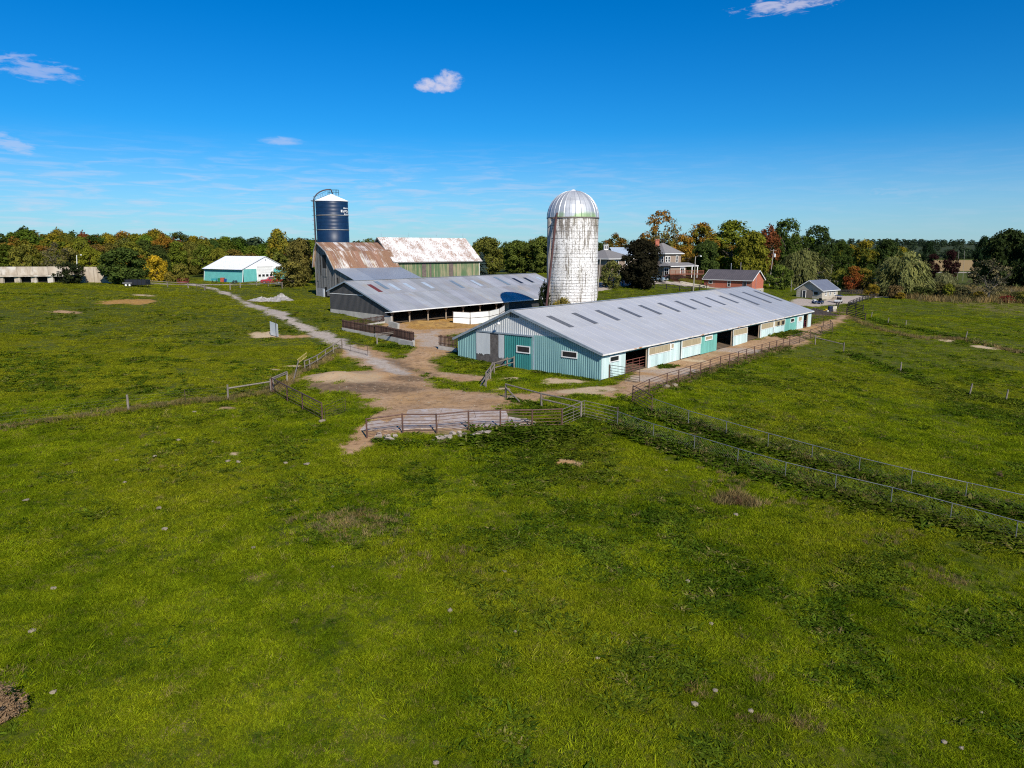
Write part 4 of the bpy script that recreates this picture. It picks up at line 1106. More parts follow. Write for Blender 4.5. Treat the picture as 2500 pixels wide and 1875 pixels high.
    a_c = -math.radians(13.5)   # bearing of the camera seen from the silo
    glyphs(rad(46), rad(116), zl - .28, zl + .28, 8); glyphs(rad(58), rad(96), zl + .55, zl + .85, 4); glyphs(rad(60), rad(96), zl - .85, zl - .55, 5)
    mb.build('lettering', M_WHITE, root)
blue_silo()

def white_silo():
    C = V(9.2, 110.0); g = gz(*C) - .2; r = 3.85
    zt = at_y(1397, 530, 106.3)[2]
    root = thing('stave_silo', 'white stained concrete stave silo with ribbed aluminium dome', 'silo', (C[0], C[1], g)); c = V(C[0], C[1], 0)
    t = NT('stained_staves'); tc_ = t.n('ShaderNodeTexCoord').outputs['Object']; sp = t.n('ShaderNodeSeparateXYZ'); t.l(tc_, sp.inputs[0])
    ang = t.math('ARCTAN2', sp.outputs[0], sp.outputs[1])
    def cyl(ka, kz):
        cb = t.n('ShaderNodeCombineXYZ'); t.l(t.math('MULTIPLY', ang, ka), cb.inputs[0]); t.l(t.math('MULTIPLY', sp.outputs[2], kz), cb.inputs[2]); return cb.outputs[0]
    a = t.noise(cyl(14, .35), 1.0, 6, .75); b = t.noise(cyl(3.0, .22), 1.0, 4, .65); f = t.noise(tc_, 3.2, 5, .7); hi = t.ramp(sp.outputs[2], 8.0, 16.5)
    col = t.mix(t.ramp(f, .3, .7), (.86, .84, .81), (.74, .71, .67)); col = t.mix(t.math('MULTIPLY', t.math('SUBTRACT', t.attr('tint'), .5), .5, True), col, (.45, .42, .38))
    m = t.math('ADD', t.math('MULTIPLY', a, .7), t.math('MULTIPLY', b, .45)); m = t.math('ADD', m, t.math('MULTIPLY', hi, .06))
    col = t.mix(t.ramp(m, .605, .68, 0, .85), col, (.15, .12, .09))
    ol = t.noise(cyl(4.0, .10), 1.0, 5, .7); col = t.mix(t.math('MULTIPLY', t.ramp(ol, .52, .66), .5), col, (.24, .205, .11))
    spk = t.noise(tc_, 7.0, 3, .6); col = t.mix(t.math('MULTIPLY', t.ramp(spk, .55, .63), .8), col, (.10, .085, .07))
    M = t.done(col, .9, 0, .15)
    ns, rh = 64, .76; nr = int((zt - g) / rh); rh = (zt - g) / nr; rr = random.Random(6)
    core = MB(); core.lathe((C[0], C[1], 0), [(r - .035, g), (r - .035, zt)], 64); core.build('mortar_core', pm('dark_joint', (.10, .085, .07), None, 3, .95), root, True)
    mb = MB()
    for k in range(ns):
        st = (k % 2) * rh / 2
        for j in range(nr + 1):
            z0, z1 = max(g, g + j * rh - st), min(zt, g + (j + 1) * rh - st)
            if z1 - z0 < .08: continue
            a0, a1 = 2 * math.pi * (k + .02) / ns, 2 * math.pi * (k + .98) / ns; ro = r + rr.uniform(-.006, .012)
            pts = [(math.cos(x), math.sin(x)) for x in (a0, a1)]
            vs = [V(C[0] + pts[i][0] * R0, C[1] + pts[i][1] * R0, z) for R0 in (r - .035, ro) for z in (z0 + .012, z1 - .012) for i in (0, 1)]
            mb.mesh(vs, [(4, 5, 7, 6), (0, 1, 5, 4), (2, 6, 7, 3), (0, 4, 6, 2), (1, 3, 7, 5)], rr.random())
    s_ = mb.build('staves', M, root); s_['kind'] = 'stuff'
    M_H = pm('hoop_steel', (.22, .19, .165), (.14, .115, .10), 2, .7, .3)
    z = zt - .15; k = 0
    while z > g + .3:
        mb = MB(); mb.lathe((C[0], C[1], z), [(r + .005, -.014), (r + .03, -.012), (r + .03, .012), (r + .005, .014)], 48)
        mb.build('hoop', M_H, root); k += 1
        z -= .95 if k < 5 else (.62 if k < 9 else .45)
    # dome of 28 gores
    t = NT('dome_sheet'); tc_ = t.n('ShaderNodeTexCoord').outputs['Object']; f = t.noise(tc_, .8, 4, .6); sp = t.n('ShaderNodeSeparateXYZ'); t.l(tc_, sp.inputs[0])
    ti = t.attr('tint'); col = t.mix(ti, (.38, .40, .43), (.60, .61, .62)); col = t.mix(t.math('MULTIPLY', t.ramp(f, .5, .7), .4), col, (.36, .36, .37))
    low = t.math('SUBTRACT', 1.0, t.ramp(sp.outputs[2], zt - g + .25, zt - g + 1.1))
    col = t.mix(t.math('MULTIPLY', low, t.ramp(t.noise(tc_, .45, 3, .5), .47, .56)), col, (.33, .45, .24))
    MD = t.done(col, .48, .42, .4)
    rd, hd = r + .06, at_y(1397, 466, 110)[2] - zt; ng = 28; rr = random.Random(9)
    for k in range(ng):
        mb = MB(); a0, a1 = 2 * math.pi * k / ng, 2 * math.pi * (k + 1) / ng; nn = 9; ti = rr.random()
        prev = None
        for i in range(nn + 1):
            ph = (i / nn) * rad(82); R0 = rd * math.cos(ph); h = zt + hd * math.sin(ph) / math.sin(rad(82))
            am = (a0 + a1) / 2
            row = [V(C[0] + R0 * math.cos(a0), C[1] + R0 * math.sin(a0), h), V(C[0] + (R0 + .05) * math.cos(a0 + .015), C[1] + (R0 + .05) * math.sin(a0 + .015), h + .03), V(C[0] + R0 * math.cos(a0 + .035), C[1] + R0 * math.sin(a0 + .035), h),
                   V(C[0] + (R0 + .0) * math.cos(am), C[1] + R0 * math.sin(am), h), V(C[0] + R0 * math.cos(a1), C[1] + R0 * math.sin(a1), h)]
            if prev is not None:
                for j in range(4): mb.face([prev[j], prev[j+1], row[j+1], row[j]], tint=ti)
            prev = row
        mb.build('dome_gore', MD, root)
    mb = MB(); mb.lathe((C[0], C[1], zt), [(r + .02, -.12), (r + .12, -.1), (r + .12, .06), (r, .08)], 48); mb.build('dome_rim', M_H, root)
    zc_ = zt + hd - .03; mb = MB(); mb.lathe((C[0], C[1], zc_), [(.62, -.12), (.5, .05), (.2, .2), (0.01, .24)], 16); mb.build('dome_cap', M_WHITEROOF, root, True)
    # brown fill pipe leaning down the left front
    e0 = unit(V(-.60, -.80, 0)); M_P = pm('brown_pipe', (.115, .050, .045), (.075, .04, .036), 1.2, .6, .2)
    tp = ray_plane(1358, 528, c + e0 * (r + .35), V(0, 1, 0)); bt = ray_plane(1335, 738, c + e0 * (r + .35) - V(0, .6, 0), V(0, 1, 0))
    bt2 = bt + (bt - tp) * .12
    mb = MB(); mb.tube(tp, bt2, .17, n=8); mb.bar(tp + V(-.45, 0, -.35), tp + V(.1, 0, .1), .1, .1); mb.tube(tp, tp + V(.15, .4, .5), .12, n=6); mb.build('fill_pipe', M_P, root)
    e1 = unit(V(-.93, -.37, 0)); s1 = V(-e1[1], e1[0], 0); mb = MB()
    prof = [c + e1 * r * .9 - s1 * .45, c + e1 * (r + .12) - s1 * .45, c + e1 * (r + .3) - s1 * .2, c + e1 * (r + .3) + s1 * .2, c + e1 * (r + .12) + s1 * .45, c + e1 * r * .9 + s1 * .45]
    mb.prism([p + UP * g for p in prof], UP * (zt - g - .1)); mb.build('unloading_chute', pm('shade_toned_chute', (.42, .39, .36), (.26, .235, .21), 1, .7, .2), root)  # chute's grey also carries the painted shade of the silo's left side
white_silo()
# ---------------------------------------------------------------- smaller buildings
M_BRICKT = None
def brick_mat(name, c1, c2, mortar, scale=1.0):
    if name in MATS: return MATS[name]
    t = NT(name); tc_ = t.n('ShaderNodeTexCoord').outputs['Object']; sp = t.n('ShaderNodeSeparateXYZ'); t.l(tc_, sp.inputs[0])
    cb = t.n('ShaderNodeCombineXYZ'); t.l(t.math('ADD', sp.outputs[0], sp.outputs[1]), cb.inputs[0]); t.l(sp.outputs[2], cb.inputs[1])
    bk = t.n('ShaderNodeTexBrick'); t.l(cb.outputs[0], bk.inputs['Vector']); bk.inputs['Scale'].default_value = 1.0
    bk.inputs['Brick Width'].default_value = .24 * scale; bk.inputs['Row Height'].default_value = .085 * scale; bk.inputs['Mortar Size'].default_value = .012 * scale
    bk.inputs['Color1'].default_value = (*c1, 1); bk.inputs['Color2'].default_value = (*c2, 1); bk.inputs['Mortar'].default_value = (*mortar, 1)
    f = t.noise(tc_, 1.5, 4, .6); col = t.mix(.3, bk.outputs[0], t.mix(f, (.6, .6, .6), (1.4, 1.4, 1.4)), 'MULTIPLY')
    t.bump(bk.outputs[1], -.2, .02)
    MATS[name] = t.done(col, .85, 0, .2); return MATS[name]
M_RED = brick_mat('red_brick', (.44, .105, .055), (.36, .08, .045), (.38, .20, .14))
M_BUFF = brick_mat('brown_brick', (.27, .19, .135), (.20, .14, .10), (.30, .26, .22))
M_STONE = brick_mat('cut_stone', (.42, .37, .29), (.33, .29, .225), (.45, .42, .36), 3.2)
M_SHINGLE = pm('grey_shingle', (.215, .205, .20), (.165, .158, .155), 3, .85, 0, .2)
M_DKROOF = pm('dark_metal_roof', (.125, .11, .115), (.10, .09, .095), .8, .5, .15)
M_BLUEROOF = pm('blue_grey_roof', (.20, .215, .26), (.17, .185, .225), .8, .45, .3)

def gable_house(root, fr, L, Wd, ez, rz_, wall, roof, over=.35, z_lo=-.6, mid=None, eave=M_WHITE, rib=.6):
    """walls with gables at a=0 and a=L, ridge along a"""
    for (bb, s) in ((0, -1), (Wd, 1)):
        mb = MB(); mb.bar(fr.p(0, bb - s * .1, (ez + z_lo) / 2), fr.p(L, bb - s * .1, (ez + z_lo) / 2), .2, ez - z_lo); mb.build('wall', wall, root)
    for (aa, s) in ((0, -1), (L, 1)):
        mb = MB(); mb.prism([fr.p(aa, .2, z_lo), fr.p(aa, Wd - .2, z_lo), fr.p(aa, Wd - .2, ez + .2 * (rz_ - ez) * 2 / Wd - .06), fr.p(aa, Wd / 2, rz_ - .06), fr.p(aa, .2, ez + .2 * (rz_ - ez) * 2 / Wd - .06)], fr.va(-s * .2)); mb.build('gable_wall', wall, root)
    sl = (rz_ - ez) / (Wd / 2)
    for s in (0, 1):
        be = -over if s == 0 else Wd + over
        roof_sheet('roof_slope', fr, -over, L + over, be, ez - over * sl + .05, Wd / 2, rz_ + .05, roof, root, rib, .025, .07)
        mb = MB(); mb.bar(fr.p(-over, be, ez - over * sl - .05), fr.p(L + over, be, ez - over * sl - .05), .06, .16); mb.build('eave_trim', eave, root)
        for aa in (-over - .03, L + over + .03):
            mb = MB(); mb.bar(fr.p(aa, be, ez - over * sl - .04), fr.p(aa, Wd / 2, rz_ - .04), .05, .2); mb.build('barge_board', eave, root)
def hip_roof(mb, fr, a0, a1, b0, b1, ez, rz_, inset=None):
    w = (b1 - b0) / 2; ins = w if inset is None else inset
    r0, r1 = fr.p(a0 + ins, (b0 + b1) / 2, rz_), fr.p(a1 - ins, (b0 + b1) / 2, rz_)
    A_, B_, C_, D_ = fr.p(a0, b0, ez), fr.p(a1, b0, ez), fr.p(a1, b1, ez), fr.p(a0, b1, ez)
    mb.face([A_, B_, r1, r0]); mb.face([C_, D_, r0, r1]); mb.face([D_, A_, r0]); mb.face([B_, C_, r1]); mb.face([D_, C_, B_, A_])
    for p_, q_ in ((A_, B_), (B_, C_), (C_, D_), (D_, A_)):
        mb.face([p_ - UP * .18, q_ - UP * .18, q_, p_], mi=1)

def white_roof_shed():
    C = V(-76.7, 205.0); g = 3.8; fr = FR(C[:2], (-.82, .57), g, True)      # a runs left along the long side, b along the door gable
    L, Wd, ez, rz_ = 19.0, 15.0, 3.7, 7.2
    root = thing('teal_machine_shed', 'teal shed with white roof and white overhead door behind the track', 'shed', fr.p(0, 0, 0))
    M_T = pm('shed_teal', (.13, .43, .40), (.11, .38, .355), .8, .5)
    lp = lambda x, z, o: fr.p(x, -o, z); gp = lambda x, z, o: fr.p(-o, x, z)
    mb = MB(); corr(mb, lambda x, z, o: lp(x, z, o + .5 * (1 - z / ez)), 0, L, -.5, ez - .05, .45, .03); mb.build('side_siding', M_T, root)
    bd0, bd1 = fr.b_px(629, 0, 1.5), fr.b_px(666, 0, 1.5)
    zs = lambda x: ez + (rz_ - ez) * (1 - abs(x - Wd / 2) / (Wd / 2))
    mb = MB(); corr(mb, gp, 0, bd0 - .25, -.5, ez - .05, .45, .03); mb.build('gable_siding', M_T, root)
    mb = MB(); corr(mb, gp, bd1 + .25, Wd, -.5, ez - .05, .45, .03); mb.build('gable_siding', M_T, root)
    mb = MB(); corr(mb, lambda x, z, o: gp(x, z, o + .03), 0, Wd, lambda x: ez - .05 if not (bd0 - .25 < x < bd1 + .25) else 4.3, lambda x: zs(x) - .03, .45, .03); mb.build('upper_gable_siding', M_WHITEROOF, root)
    mb = MB()
    for x in (bd0 - .15, bd1 + .15): mb.bar(gp(x, -.3, .08), gp(x, 4.4, .08), .12, .3)
    mb.bar(gp(bd0 - .3, 4.35, .08), gp(bd1 + .3, 4.35, .08), .12, .3); mb.build('door_frame', M_WHITE, root)
    od = wallbox('overhead_door', gp, bd0, bd1, -.2, 4.2, -.02, .03, M_WHITE, root); w = (bd1 - bd0)
    for k in range(1, 5):
        mb = MB(); mb.bar(gp(bd0 + .02, -.2 + k * .88, .04), gp(bd1 - .02, -.2 + k * .88, .04), .02, .03); mb.build('door_seam', M_GREYMET, od)
    for k in range(4): window(od, lambda x, z, o: gp(x, z, o + .03), bd0 + w * (k + .12) / 4, bd0 + w * (k + .88) / 4, 1.35, 2.1, M_WHITE, M_DARKGLASS, .06)
    for s in (0, 1):
        be = -.75 if s == 0 else Wd + .5
        roof_sheet('roof_slope', fr, -.3, L + .3, be, ez - .15, Wd / 2, rz_ + .05, M_WHITEROOF, root, .9, .025, .08)
    for (a, b0) in ((0, 0), (L, 0)):
        mb = MB(); mb.bar(fr.p(a - .05, -.55, -.4), fr.p(a - .05, -.06, ez - .1), .18, .12); mb.build('corner_trim', M_WHITE, root)
    mb = MB(); mb.bar(fr.p(0, Wd - .05, 1.6), fr.p(L, Wd - .05, 1.6), .1, 4.0); mb.bar(fr.p(L - .05, 0, 1.6), fr.p(L - .05, Wd, 1.6), .1, 4.0); mb.build('back_wall', M_T, root)
    mb = MB(); mb.prism([fr.p(L, 0, ez - .4), fr.p(L, Wd, ez - .4), fr.p(L, Wd / 2, rz_)], fr.va(-.1)); mb.build('far_gable', M_WHITEROOF, root)
    mb = MB(); mb.lathe(gp(Wd / 2, rz_ - 1.0, .25), [(0, .3), (.12, .2), (.12, 0), (0, -.05)], 8); mb.tube(gp(Wd / 2, rz_ - .8, .0), gp(Wd / 2, rz_ - .8, .25), .04, n=5); mb.build('gable_lamp', M_GREYMET, root)
    # low open lean-to on the right
    fr2 = FR(fr.p(0, Wd, 0)[:2], fr.a, g, True); r2 = thing('lean_to_shelter', 'low open shelter with white edged roof right of the teal shed', 'shelter', fr2.p(2, 4, 0))
    roof_sheet('roof_slope', fr2, 0, 9, 9.0, 2.6, .4, 3.5, M_WHITEROOF, r2, .9, .02, .1)
    for a in (.3, 4.5, 8.7):
        mb = MB(); mb.bar(fr2.p(a, 8.7, -.5), fr2.p(a, 8.7, 2.55), .15, .15); mb.build('post', M_POSTWOOD, r2)
    mb = MB(); mb.bar(fr2.p(8.9, .4, 1.2), fr2.p(8.9, 8.9, 1.2), .08, 2.6); mb.build('back_wall', M_T, r2)
white_roof_shed()

def brick_outbuilding():
    fr = FR((63.7, 190.0), (-.71, .70), 1.8, True)       # a runs left-back along the long shaded side; b to the right-back
    L, Wd, ez, rz_ = 14.2, 6.6, 3.35, 5.7
    root = thing('brick_outbuilding', 'long single storey red brick building on a stone base behind barn roof', 'building', fr.p(0, 0, 0))
    gable_house(root, fr, L, Wd, ez, rz_, M_RED, M_DKROOF, .4, .75)
    for (p_, q_) in ((fr.p(-.05, -.05, .1), fr.p(L + .05, -.05, .1)), (fr.p(-.05, Wd + .05, .1), fr.p(L, Wd + .05, .1)), (fr.p(-.05, .1, .1), fr.p(-.05, Wd, .1))):
        mb = MB(); mb.bar(p_, q_, .22, 1.5); mb.build('stone_base', M_STONE, root)
    lp = lambda x, z, o: fr.p(x, -o, z)
    window(root, lp, 11.6, 12.7, 1.9, 2.75, M_WHITE, M_DARKGLASS, .1); window(root, lp, 6.2, 7.1, 1.3, 2.8, M_WHITE, M_DARKGLASS, .1, hbars=1); window(root, lp, 1.5, 2.6, 1.1, 2.8, M_TRIM, M_DARKGLASS, .1)
    gp = lambda x, z, o: fr.p(-o, x, z); window(root, lambda x, z, o: gp(x, z, o + .17), 4.3, 4.9, -.1, .5, M_WHITE, M_DARKGLASS, .07)
    mb = MB(); mb.tube(gp(2.1, .6, .06), gp(2.1, 3.9, .06), .05, n=6); mb.build('downpipe', M_TRIM, root)
    p = fr.p(8, Wd / 2, rz_); mb = MB(); mb.tube(p, p + UP * 1.6, .08, n=8); mb.lathe(p + UP * 1.6, [(.08, 0), (.16, .05), (.02, .2)], 8); mb.build('flue_pipe', M_GREYMET, root)
brick_outbuilding()

def stone_shed():
    c = P(2006, 731.5); fr = FR(c[:2], D3, c[2]); L, Wd, ez, rz_ = 8.3, 6.9, 2.5, 4.75
    root = thing('stone_shed', 'small pale stone shed with blue grey roof by the turning area', 'shed', c)
    gable_house(root, fr, L, Wd, ez, rz_, M_STONE, M_BLUEROOF, .45)
    gp = lambda x, z, o: fr.p(-o, x, z); lp = lambda x, z, o: fr.p(x, -o, z)
    wallbox('gable_boards', gp, 2.5, 5.6, .0, 2.3, .0, .05, pm('taupe_boards', (.21, .175, .14), (.17, .14, .112), 2, .8, 0, .2, (4, 4, .3)), root)
    d = wallbox('door', gp, 4.35, 5.15, 0, 2.05, .05, .09, pm('slate_door', (.045, .05, .06), None, 2, .5), root)
    mb = MB(); mb.bar(gp(4.3, 0, .08), gp(4.3, 2.1, .08), .06, .1); mb.bar(gp(5.2, 0, .08), gp(5.2, 2.1, .08), .06, .1); mb.bar(gp(4.25, 2.12, .08), gp(5.25, 2.12, .08), .06, .1); mb.build('door_frame', M_WHITE, root)
    window(root, gp, 1.0, 2.3, 1.0, 2.0, M_TRIM, M_DARKGLASS, .1)
    for x in (1.3, 3.7, 6.1): window(root, lp, x, x + 1.0, .95, 2.1, M_WHITE, M_DARKGLASS, .13, 1, hbars=1)
    mb = MB()
    for k in range(3): mb.bar(lp(3.2, .2 + k * .22, 1.0 + .25 * k), lp(5.6, .2 + k * .22, 1.0 + .25 * k), .3, .06)
    for x in (3.3, 5.5): mb.bar(lp(x, -.1, 1.0), lp(x, .62, 1.5), .08, .08)
    r2 = thing('garden_bench', 'dark slatted bench on the gravel beside stone shed windows', 'bench', lp(4.4, 0, 1.0)); mb.build('bench_slats', M_POSTWOOD, r2)
stone_shed()

def house_left():
    fr = FR(at_y(1483.7, 672, 176)[:2], (.70, .71), 5.6); g = fr
    # corner nearest the camera; a right-back (sunlit face is b=0), b left-back
    root = thing('brick_bungalow', 'brown brick house with hipped grey roof partly behind the silo', 'house', fr.p(0, 0, 0))
    L, Wd, ez = 10.5, 9.5, 5.2
    for (p_, q_) in ((fr.p(.1, .1, 2.2), fr.p(L, .1, 2.2)), (fr.p(.1, .3, 2.2), fr.p(.1, Wd, 2.2)), (fr.p(L, .3, 2.2), fr.p(L, Wd, 2.2)), (fr.p(.2, Wd, 2.2), fr.p(L - .1, Wd, 2.2))):
        mb = MB(); mb.bar(p_, q_, .2, 6.0); mb.build('wall', M_BUFF, root)
    mb = MB(); hip_roof(mb, fr, -.7, L + .7, -.7, Wd + .7, ez, 7.4); mb.build('hip_roof', [M_SHINGLE, M_WHITE], root)
    lp = lambda x, z, o: fr.p(x, -o, z)
    for x in (2.4, 7.0): window(root, lp, x, x + 1.9, 3.55, 4.85, M_WHITE, M_DARKGLASS, .16, 1)
    window(root, lp, 3.8, 5.3, .9, 2.2, M_WHITE, M_DARKGLASS, .14, 1)
    cu = fr.p(L / 2, Wd / 2, 7.35); mb = MB(); mb.box(cu + UP * .5, V(.55, 0, 0), V(0, .55, 0), V(0, 0, .6)); mb.box(cu + UP * 1.15, V(.7, 0, 0), V(0, .7, 0), V(0, 0, .06)); cp = mb.build('cupola', M_WHITE, root)
    mb = MB()
    for s in (-1, 1): mb.box(cu + UP * .55 + V(.25 * s, -.55, 0), V(.16, 0, 0), V(0, .02, 0), V(0, 0, .35))
    mb.build('louvre', M_BLACK, cp)
house_left()
def metal_roof_house():
    c = at_y(1503, 640, 205); fr = FR(c[:2], (.98, .2), gz(c[0], c[1]))
    root = thing('metal_roofed_house', 'low building with pale blue metal roof behind dark maple', 'building', fr.p(0, 0, 0))
    gable_house(root, fr, 10, 8, 4.9, 7.2, M_BUFF, pm('pale_blue_metal', (.42, .50, .58), (.38, .45, .53), .7, .4, .2), .4, -1, rib=.6)
    window(root, lambda x, z, o: fr.p(x, -o, z), 2, 4, 2.5, 4, M_WHITE, M_DARKGLASS, .15, 1)
metal_roof_house()

def house_right():
    c = at_y(1621, 675, 186); fr = FR(c[:2], (.80, .60), 6.0)
    # nearest corner; a runs right-back (sunlit), b left-back
    root = thing('farmhouse', 'two storey brick farmhouse with hip roof, tall red chimney and porch', 'house', fr.p(0, 0, 0))
    L, Wd, ez = 6.4, 7.5, 6.0
    for (p_, q_) in ((fr.p(.1, .1, 2.6), fr.p(L, .1, 2.6)), (fr.p(.1, .3, 2.6), fr.p(.1, Wd, 2.6)), (fr.p(L, .3, 2.6), fr.p(L, Wd, 2.6)), (fr.p(.2, Wd, 2.6), fr.p(L - .1, Wd, 2.6))):
        mb = MB(); mb.bar(p_, q_, .2, 6.8); mb.build('wall', M_BUFF, root)
    mb = MB(); hip_roof(mb, fr, -.6, L + .6, -.6, Wd + .6, ez, 8.7, 3.4); mb.build('hip_roof', [M_SHINGLE, M_WHITE], root)
    ch = fr.p(1.6, 4.2, 0); mb = MB(); mb.box(ch + UP * 7.9, V(.5, 0, 0), V(0, .4, 0), V(0, 0, 1.5)); mb.box(ch + UP * 9.45, V(.6, 0, 0), V(0, .5, 0), V(0, 0, .12)); mb.build('chimney', M_RED, root)
    lp = lambda x, z, o: fr.p(x, -o, z); gp = lambda x, z, o: fr.p(-o, x, z)
    for x in (.2, 1.25): window(root, lp, x, x + .85, 3.7, 5.3, M_WHITE, M_DARKGLASS, .13, hbars=1)
    window(root, lp, 4.3, 5.2, 3.6, 5.4, M_WHITE, M_DARKGLASS, .14, hbars=1); window(root, gp, .3, 1.2, 3.7, 5.3, M_WHITE, M_DARKGLASS, .13, hbars=1)
    # porch room, porch roof, deck
    for (p_, q_) in ((fr.p(-.5, -2.4, 1.2), fr.p(5.6, -2.4, 1.2)), (fr.p(-.5, -2.2, 1.2), fr.p(-.5, .1, 1.2)), (fr.p(5.6, -2.2, 1.2), fr.p(5.6, .1, 1.2))):
        mb = MB(); mb.bar(p_, q_, .18, 3.2); mb.build('porch_wall', M_BUFF, root)
    l2 = lambda x, z, o: fr.p(x, -2.49 - o, z)
    window(root, l2, 3.2, 4.9, .6, 2.4, M_WHITE, M_DARKGLASS, .2, 1, hbars=1); window(root, lambda x, z, o: fr.p(-.59 - o, x, z), -2.1, -.5, .4, 2.4, M_WHITE, M_DARKGLASS, .16, 1, hbars=1)
    mb = MB(); A_, B_, C_, D_ = fr.p(-1.0, -3.0, 2.85), fr.p(10.0, -3.0, 2.85), fr.p(9.4, -.1, 3.6), fr.p(-.2, -.1, 3.75)
    mb.face([A_, B_, C_, D_]); mb.face([A_ - UP * .02, D_, fr.p(-1.0, 1.5, 2.85)]); mb.face([B_, fr.p(10.0, 2.5, 2.85), C_]); mb.face([fr.p(10.0, 2.5, 2.85), fr.p(6.4, 2.5, 2.85), fr.p(6.4, -.1, 3.7), C_]); mb.face([A_ - UP * .2, B_ - UP * .2, B_, A_], mi=1); mb.face([B_ - UP * .2, fr.p(10.0, 2.5, 2.65), fr.p(10.0, 2.5, 2.85), B_], mi=1)
    mb.face([A_ - UP * .2, fr.p(-1.0, 1.5, 2.65), fr.p(10.0, 2.5, 2.65), B_ - UP * .2], mi=1)
    mb.build('porch_roof', [M_SHINGLE, M_WHITE], root)
    for x in (7.6, 9.8):
        mb = MB(); mb.bar(fr.p(x, -2.8, -.3), fr.p(x, -2.8, 2.8), .2, .2); mb.build('porch_post', M_WHITE, root)
    M_DK = pm('stained_deck', (.24, .085, .045), (.18, .065, .04), 2, .7)
    dk0, dk1 = at_y(1634, 668, 182.5), at_y(1716, 668, 184.5); fd = FR(dk0[:2], dk1[:2] - dk0[:2], 6.2); DL = float(np.linalg.norm(dk1[:2] - dk0[:2]))
    dk = thing('wooden_deck', 'reddish brown raised deck along the front of the farmhouse', 'deck', fd.p(0, 0, 0))
    n = 20
    mb = MB(); mb.bar(fd.p(0, 1.1, .55), fd.p(DL, 1.1, .55), 3.0, .1); mb.build('deck_floor', M_DK, dk)
    mb = MB()
    for i in range(int(DL / .3)): x = .1 + i * .3; mb.bar(fd.p(x, -.42, gz(*fd.p(x, 0, 0)[:2]) - 6.5), fd.p(x, -.42, .5), .26, .03)
    mb.build('skirt_boards', M_DK, dk)
    for i in range(7):
        mb = MB(); x = i * DL / 6; mb.bar(fd.p(x, -.4, .6), fd.p(x, -.4, 1.6), .12, .12); mb.build('rail_post', M_DK, dk)
    for h in (1.55, .75):
        mb = MB(); mb.bar(fd.p(0, -.4, h), fd.p(DL, -.4, h), .1, .07); mb.build('hand_rail', M_DK, dk)
    mb = MB()
    for i in range(int(DL / .166)): x = .1 + i * .166; mb.bar(fd.p(x, -.4, .78), fd.p(x, -.4, 1.5), .035, .035)
    b = mb.build('balusters', M_DK, dk); b['kind'] = 'stuff'
    mb = MB()
    for i in range(4): mb.bar(fd.p(-.5 - i * .3, -.2, .42 - i * .2), fd.p(-.5 - i * .3, 1.4, .42 - i * .2), .32, .06)
    mb.build('steps', M_DK, dk)
    wl_ = MB(); rr = random.Random(2)
    q_ = [fd.p(DL * .3 + i * .55, -1.6, 0) for i in range(14)]
    for p_ in q_: p_[2] = gz(p_[0], p_[1]) - .15
    rt = thing('garden_wall', 'low pale stone retaining wall below the farmhouse deck', 'wall', q_[8])
    for p_ in q_:
        for k in range(2):
            mb = MB(); cc = p_ + V(rr.uniform(-.05, .05), rr.uniform(-.05, .05), .22 + k * .34); mb.box(cc, V(.36, -.06, 0), V(.05, .2, 0), V(0, 0, .16)); mb.build('stone', M_STONE, rt)
house_right()

def bunker_wall():
    a, b = P(-70, 693), P(206, 690); e = P(268, 691)
    M_W = NT('stained_wall'); co = M_W.coord('Object', (1, 1, .25)); n = M_W.noise(co, .9, 5, .65); n2 = M_W.noise(M_W.coord('Object'), .35, 3, .5); n3 = M_W.noise(M_W.coord('Object'), 4, 4, .6)
    col = M_W.mix(M_W.ramp(n, .35, .65), (.46, .40, .32), (.30, .245, .185)); col = M_W.mix(M_W.ramp(n2, .5, .62), col, (.52, .48, .42)); col = M_W.mix(M_W.math('MULTIPLY', M_W.ramp(n3, .6, .7), .4), col, (.2, .17, .13)); M_W.bump(n3, .3, .04)
    mw = M_W.done(col, .9, 0, .2)
    root = thing('bunker_silo_wall', 'long stained concrete feed bunker wall at the top of left field', 'wall', (a + b) / 2)
    d = unit((e - a) * V(1, 1, 0)); nrm = V(d[1], -d[0], 0); L = np.linalg.norm((e - a)[:2]); H = at_y(130, 650, a[1])[2] - a[2]
    z0 = min(a[2], b[2]) - .5; zt = at_y(100, 651, (a + b)[1] / 2)[2]
    n = 9
    for i in range(n):
        s0, s1 = L * i / n + .02, L * (i + 1) / n - .02; mb = MB()
        p0, p1 = a + d * s0, a + d * s1; p0[2] = p1[2] = z0; dz = zt - z0 + R_.uniform(-.04, .04) - (.12 if i > 6 else 0)
        if i < n - 1: mb.prism([p0, p1, p1 + UP * dz, p0 + UP * dz], nrm * .3)
        else: mb.prism([p0, p1 + d * .9, p1 + d * .6 + UP * 1.0, p1 - d * .3 + UP * dz, p0 + UP * dz], nrm * .3)
        mb.build('wall_panel', mw, root)
    # feed ledge with dark openings on piers
    ext = L * (206 + 70) / (268 + 70); zl = at_y(80, 676, a[1] - 1.2)[2]
    base = lambda s, o, z: V(*(a + d * s + nrm * o)[:2], z)
    mb = MB(); mb.bar(base(6, 1.3, zl + .1), base(ext, 1.3, zl + .1), 1.6, .3); mb.build('feed_ledge', mw, root)
    for i in range(6):
        s = 6 + (ext - 6) * i / 5; mb = MB(); mb.bar(base(s, 1.4, zl - 2.2), base(s, 1.4, zl), .5, 1.2); mb.build('pier', mw, root)
    mb = MB(); mb.bar(base(6, .5, zl - 1), base(ext, .5, zl - 1), .1, 2.1); mb.build('recess_back', M_BLACK, root)
bunker_wall()
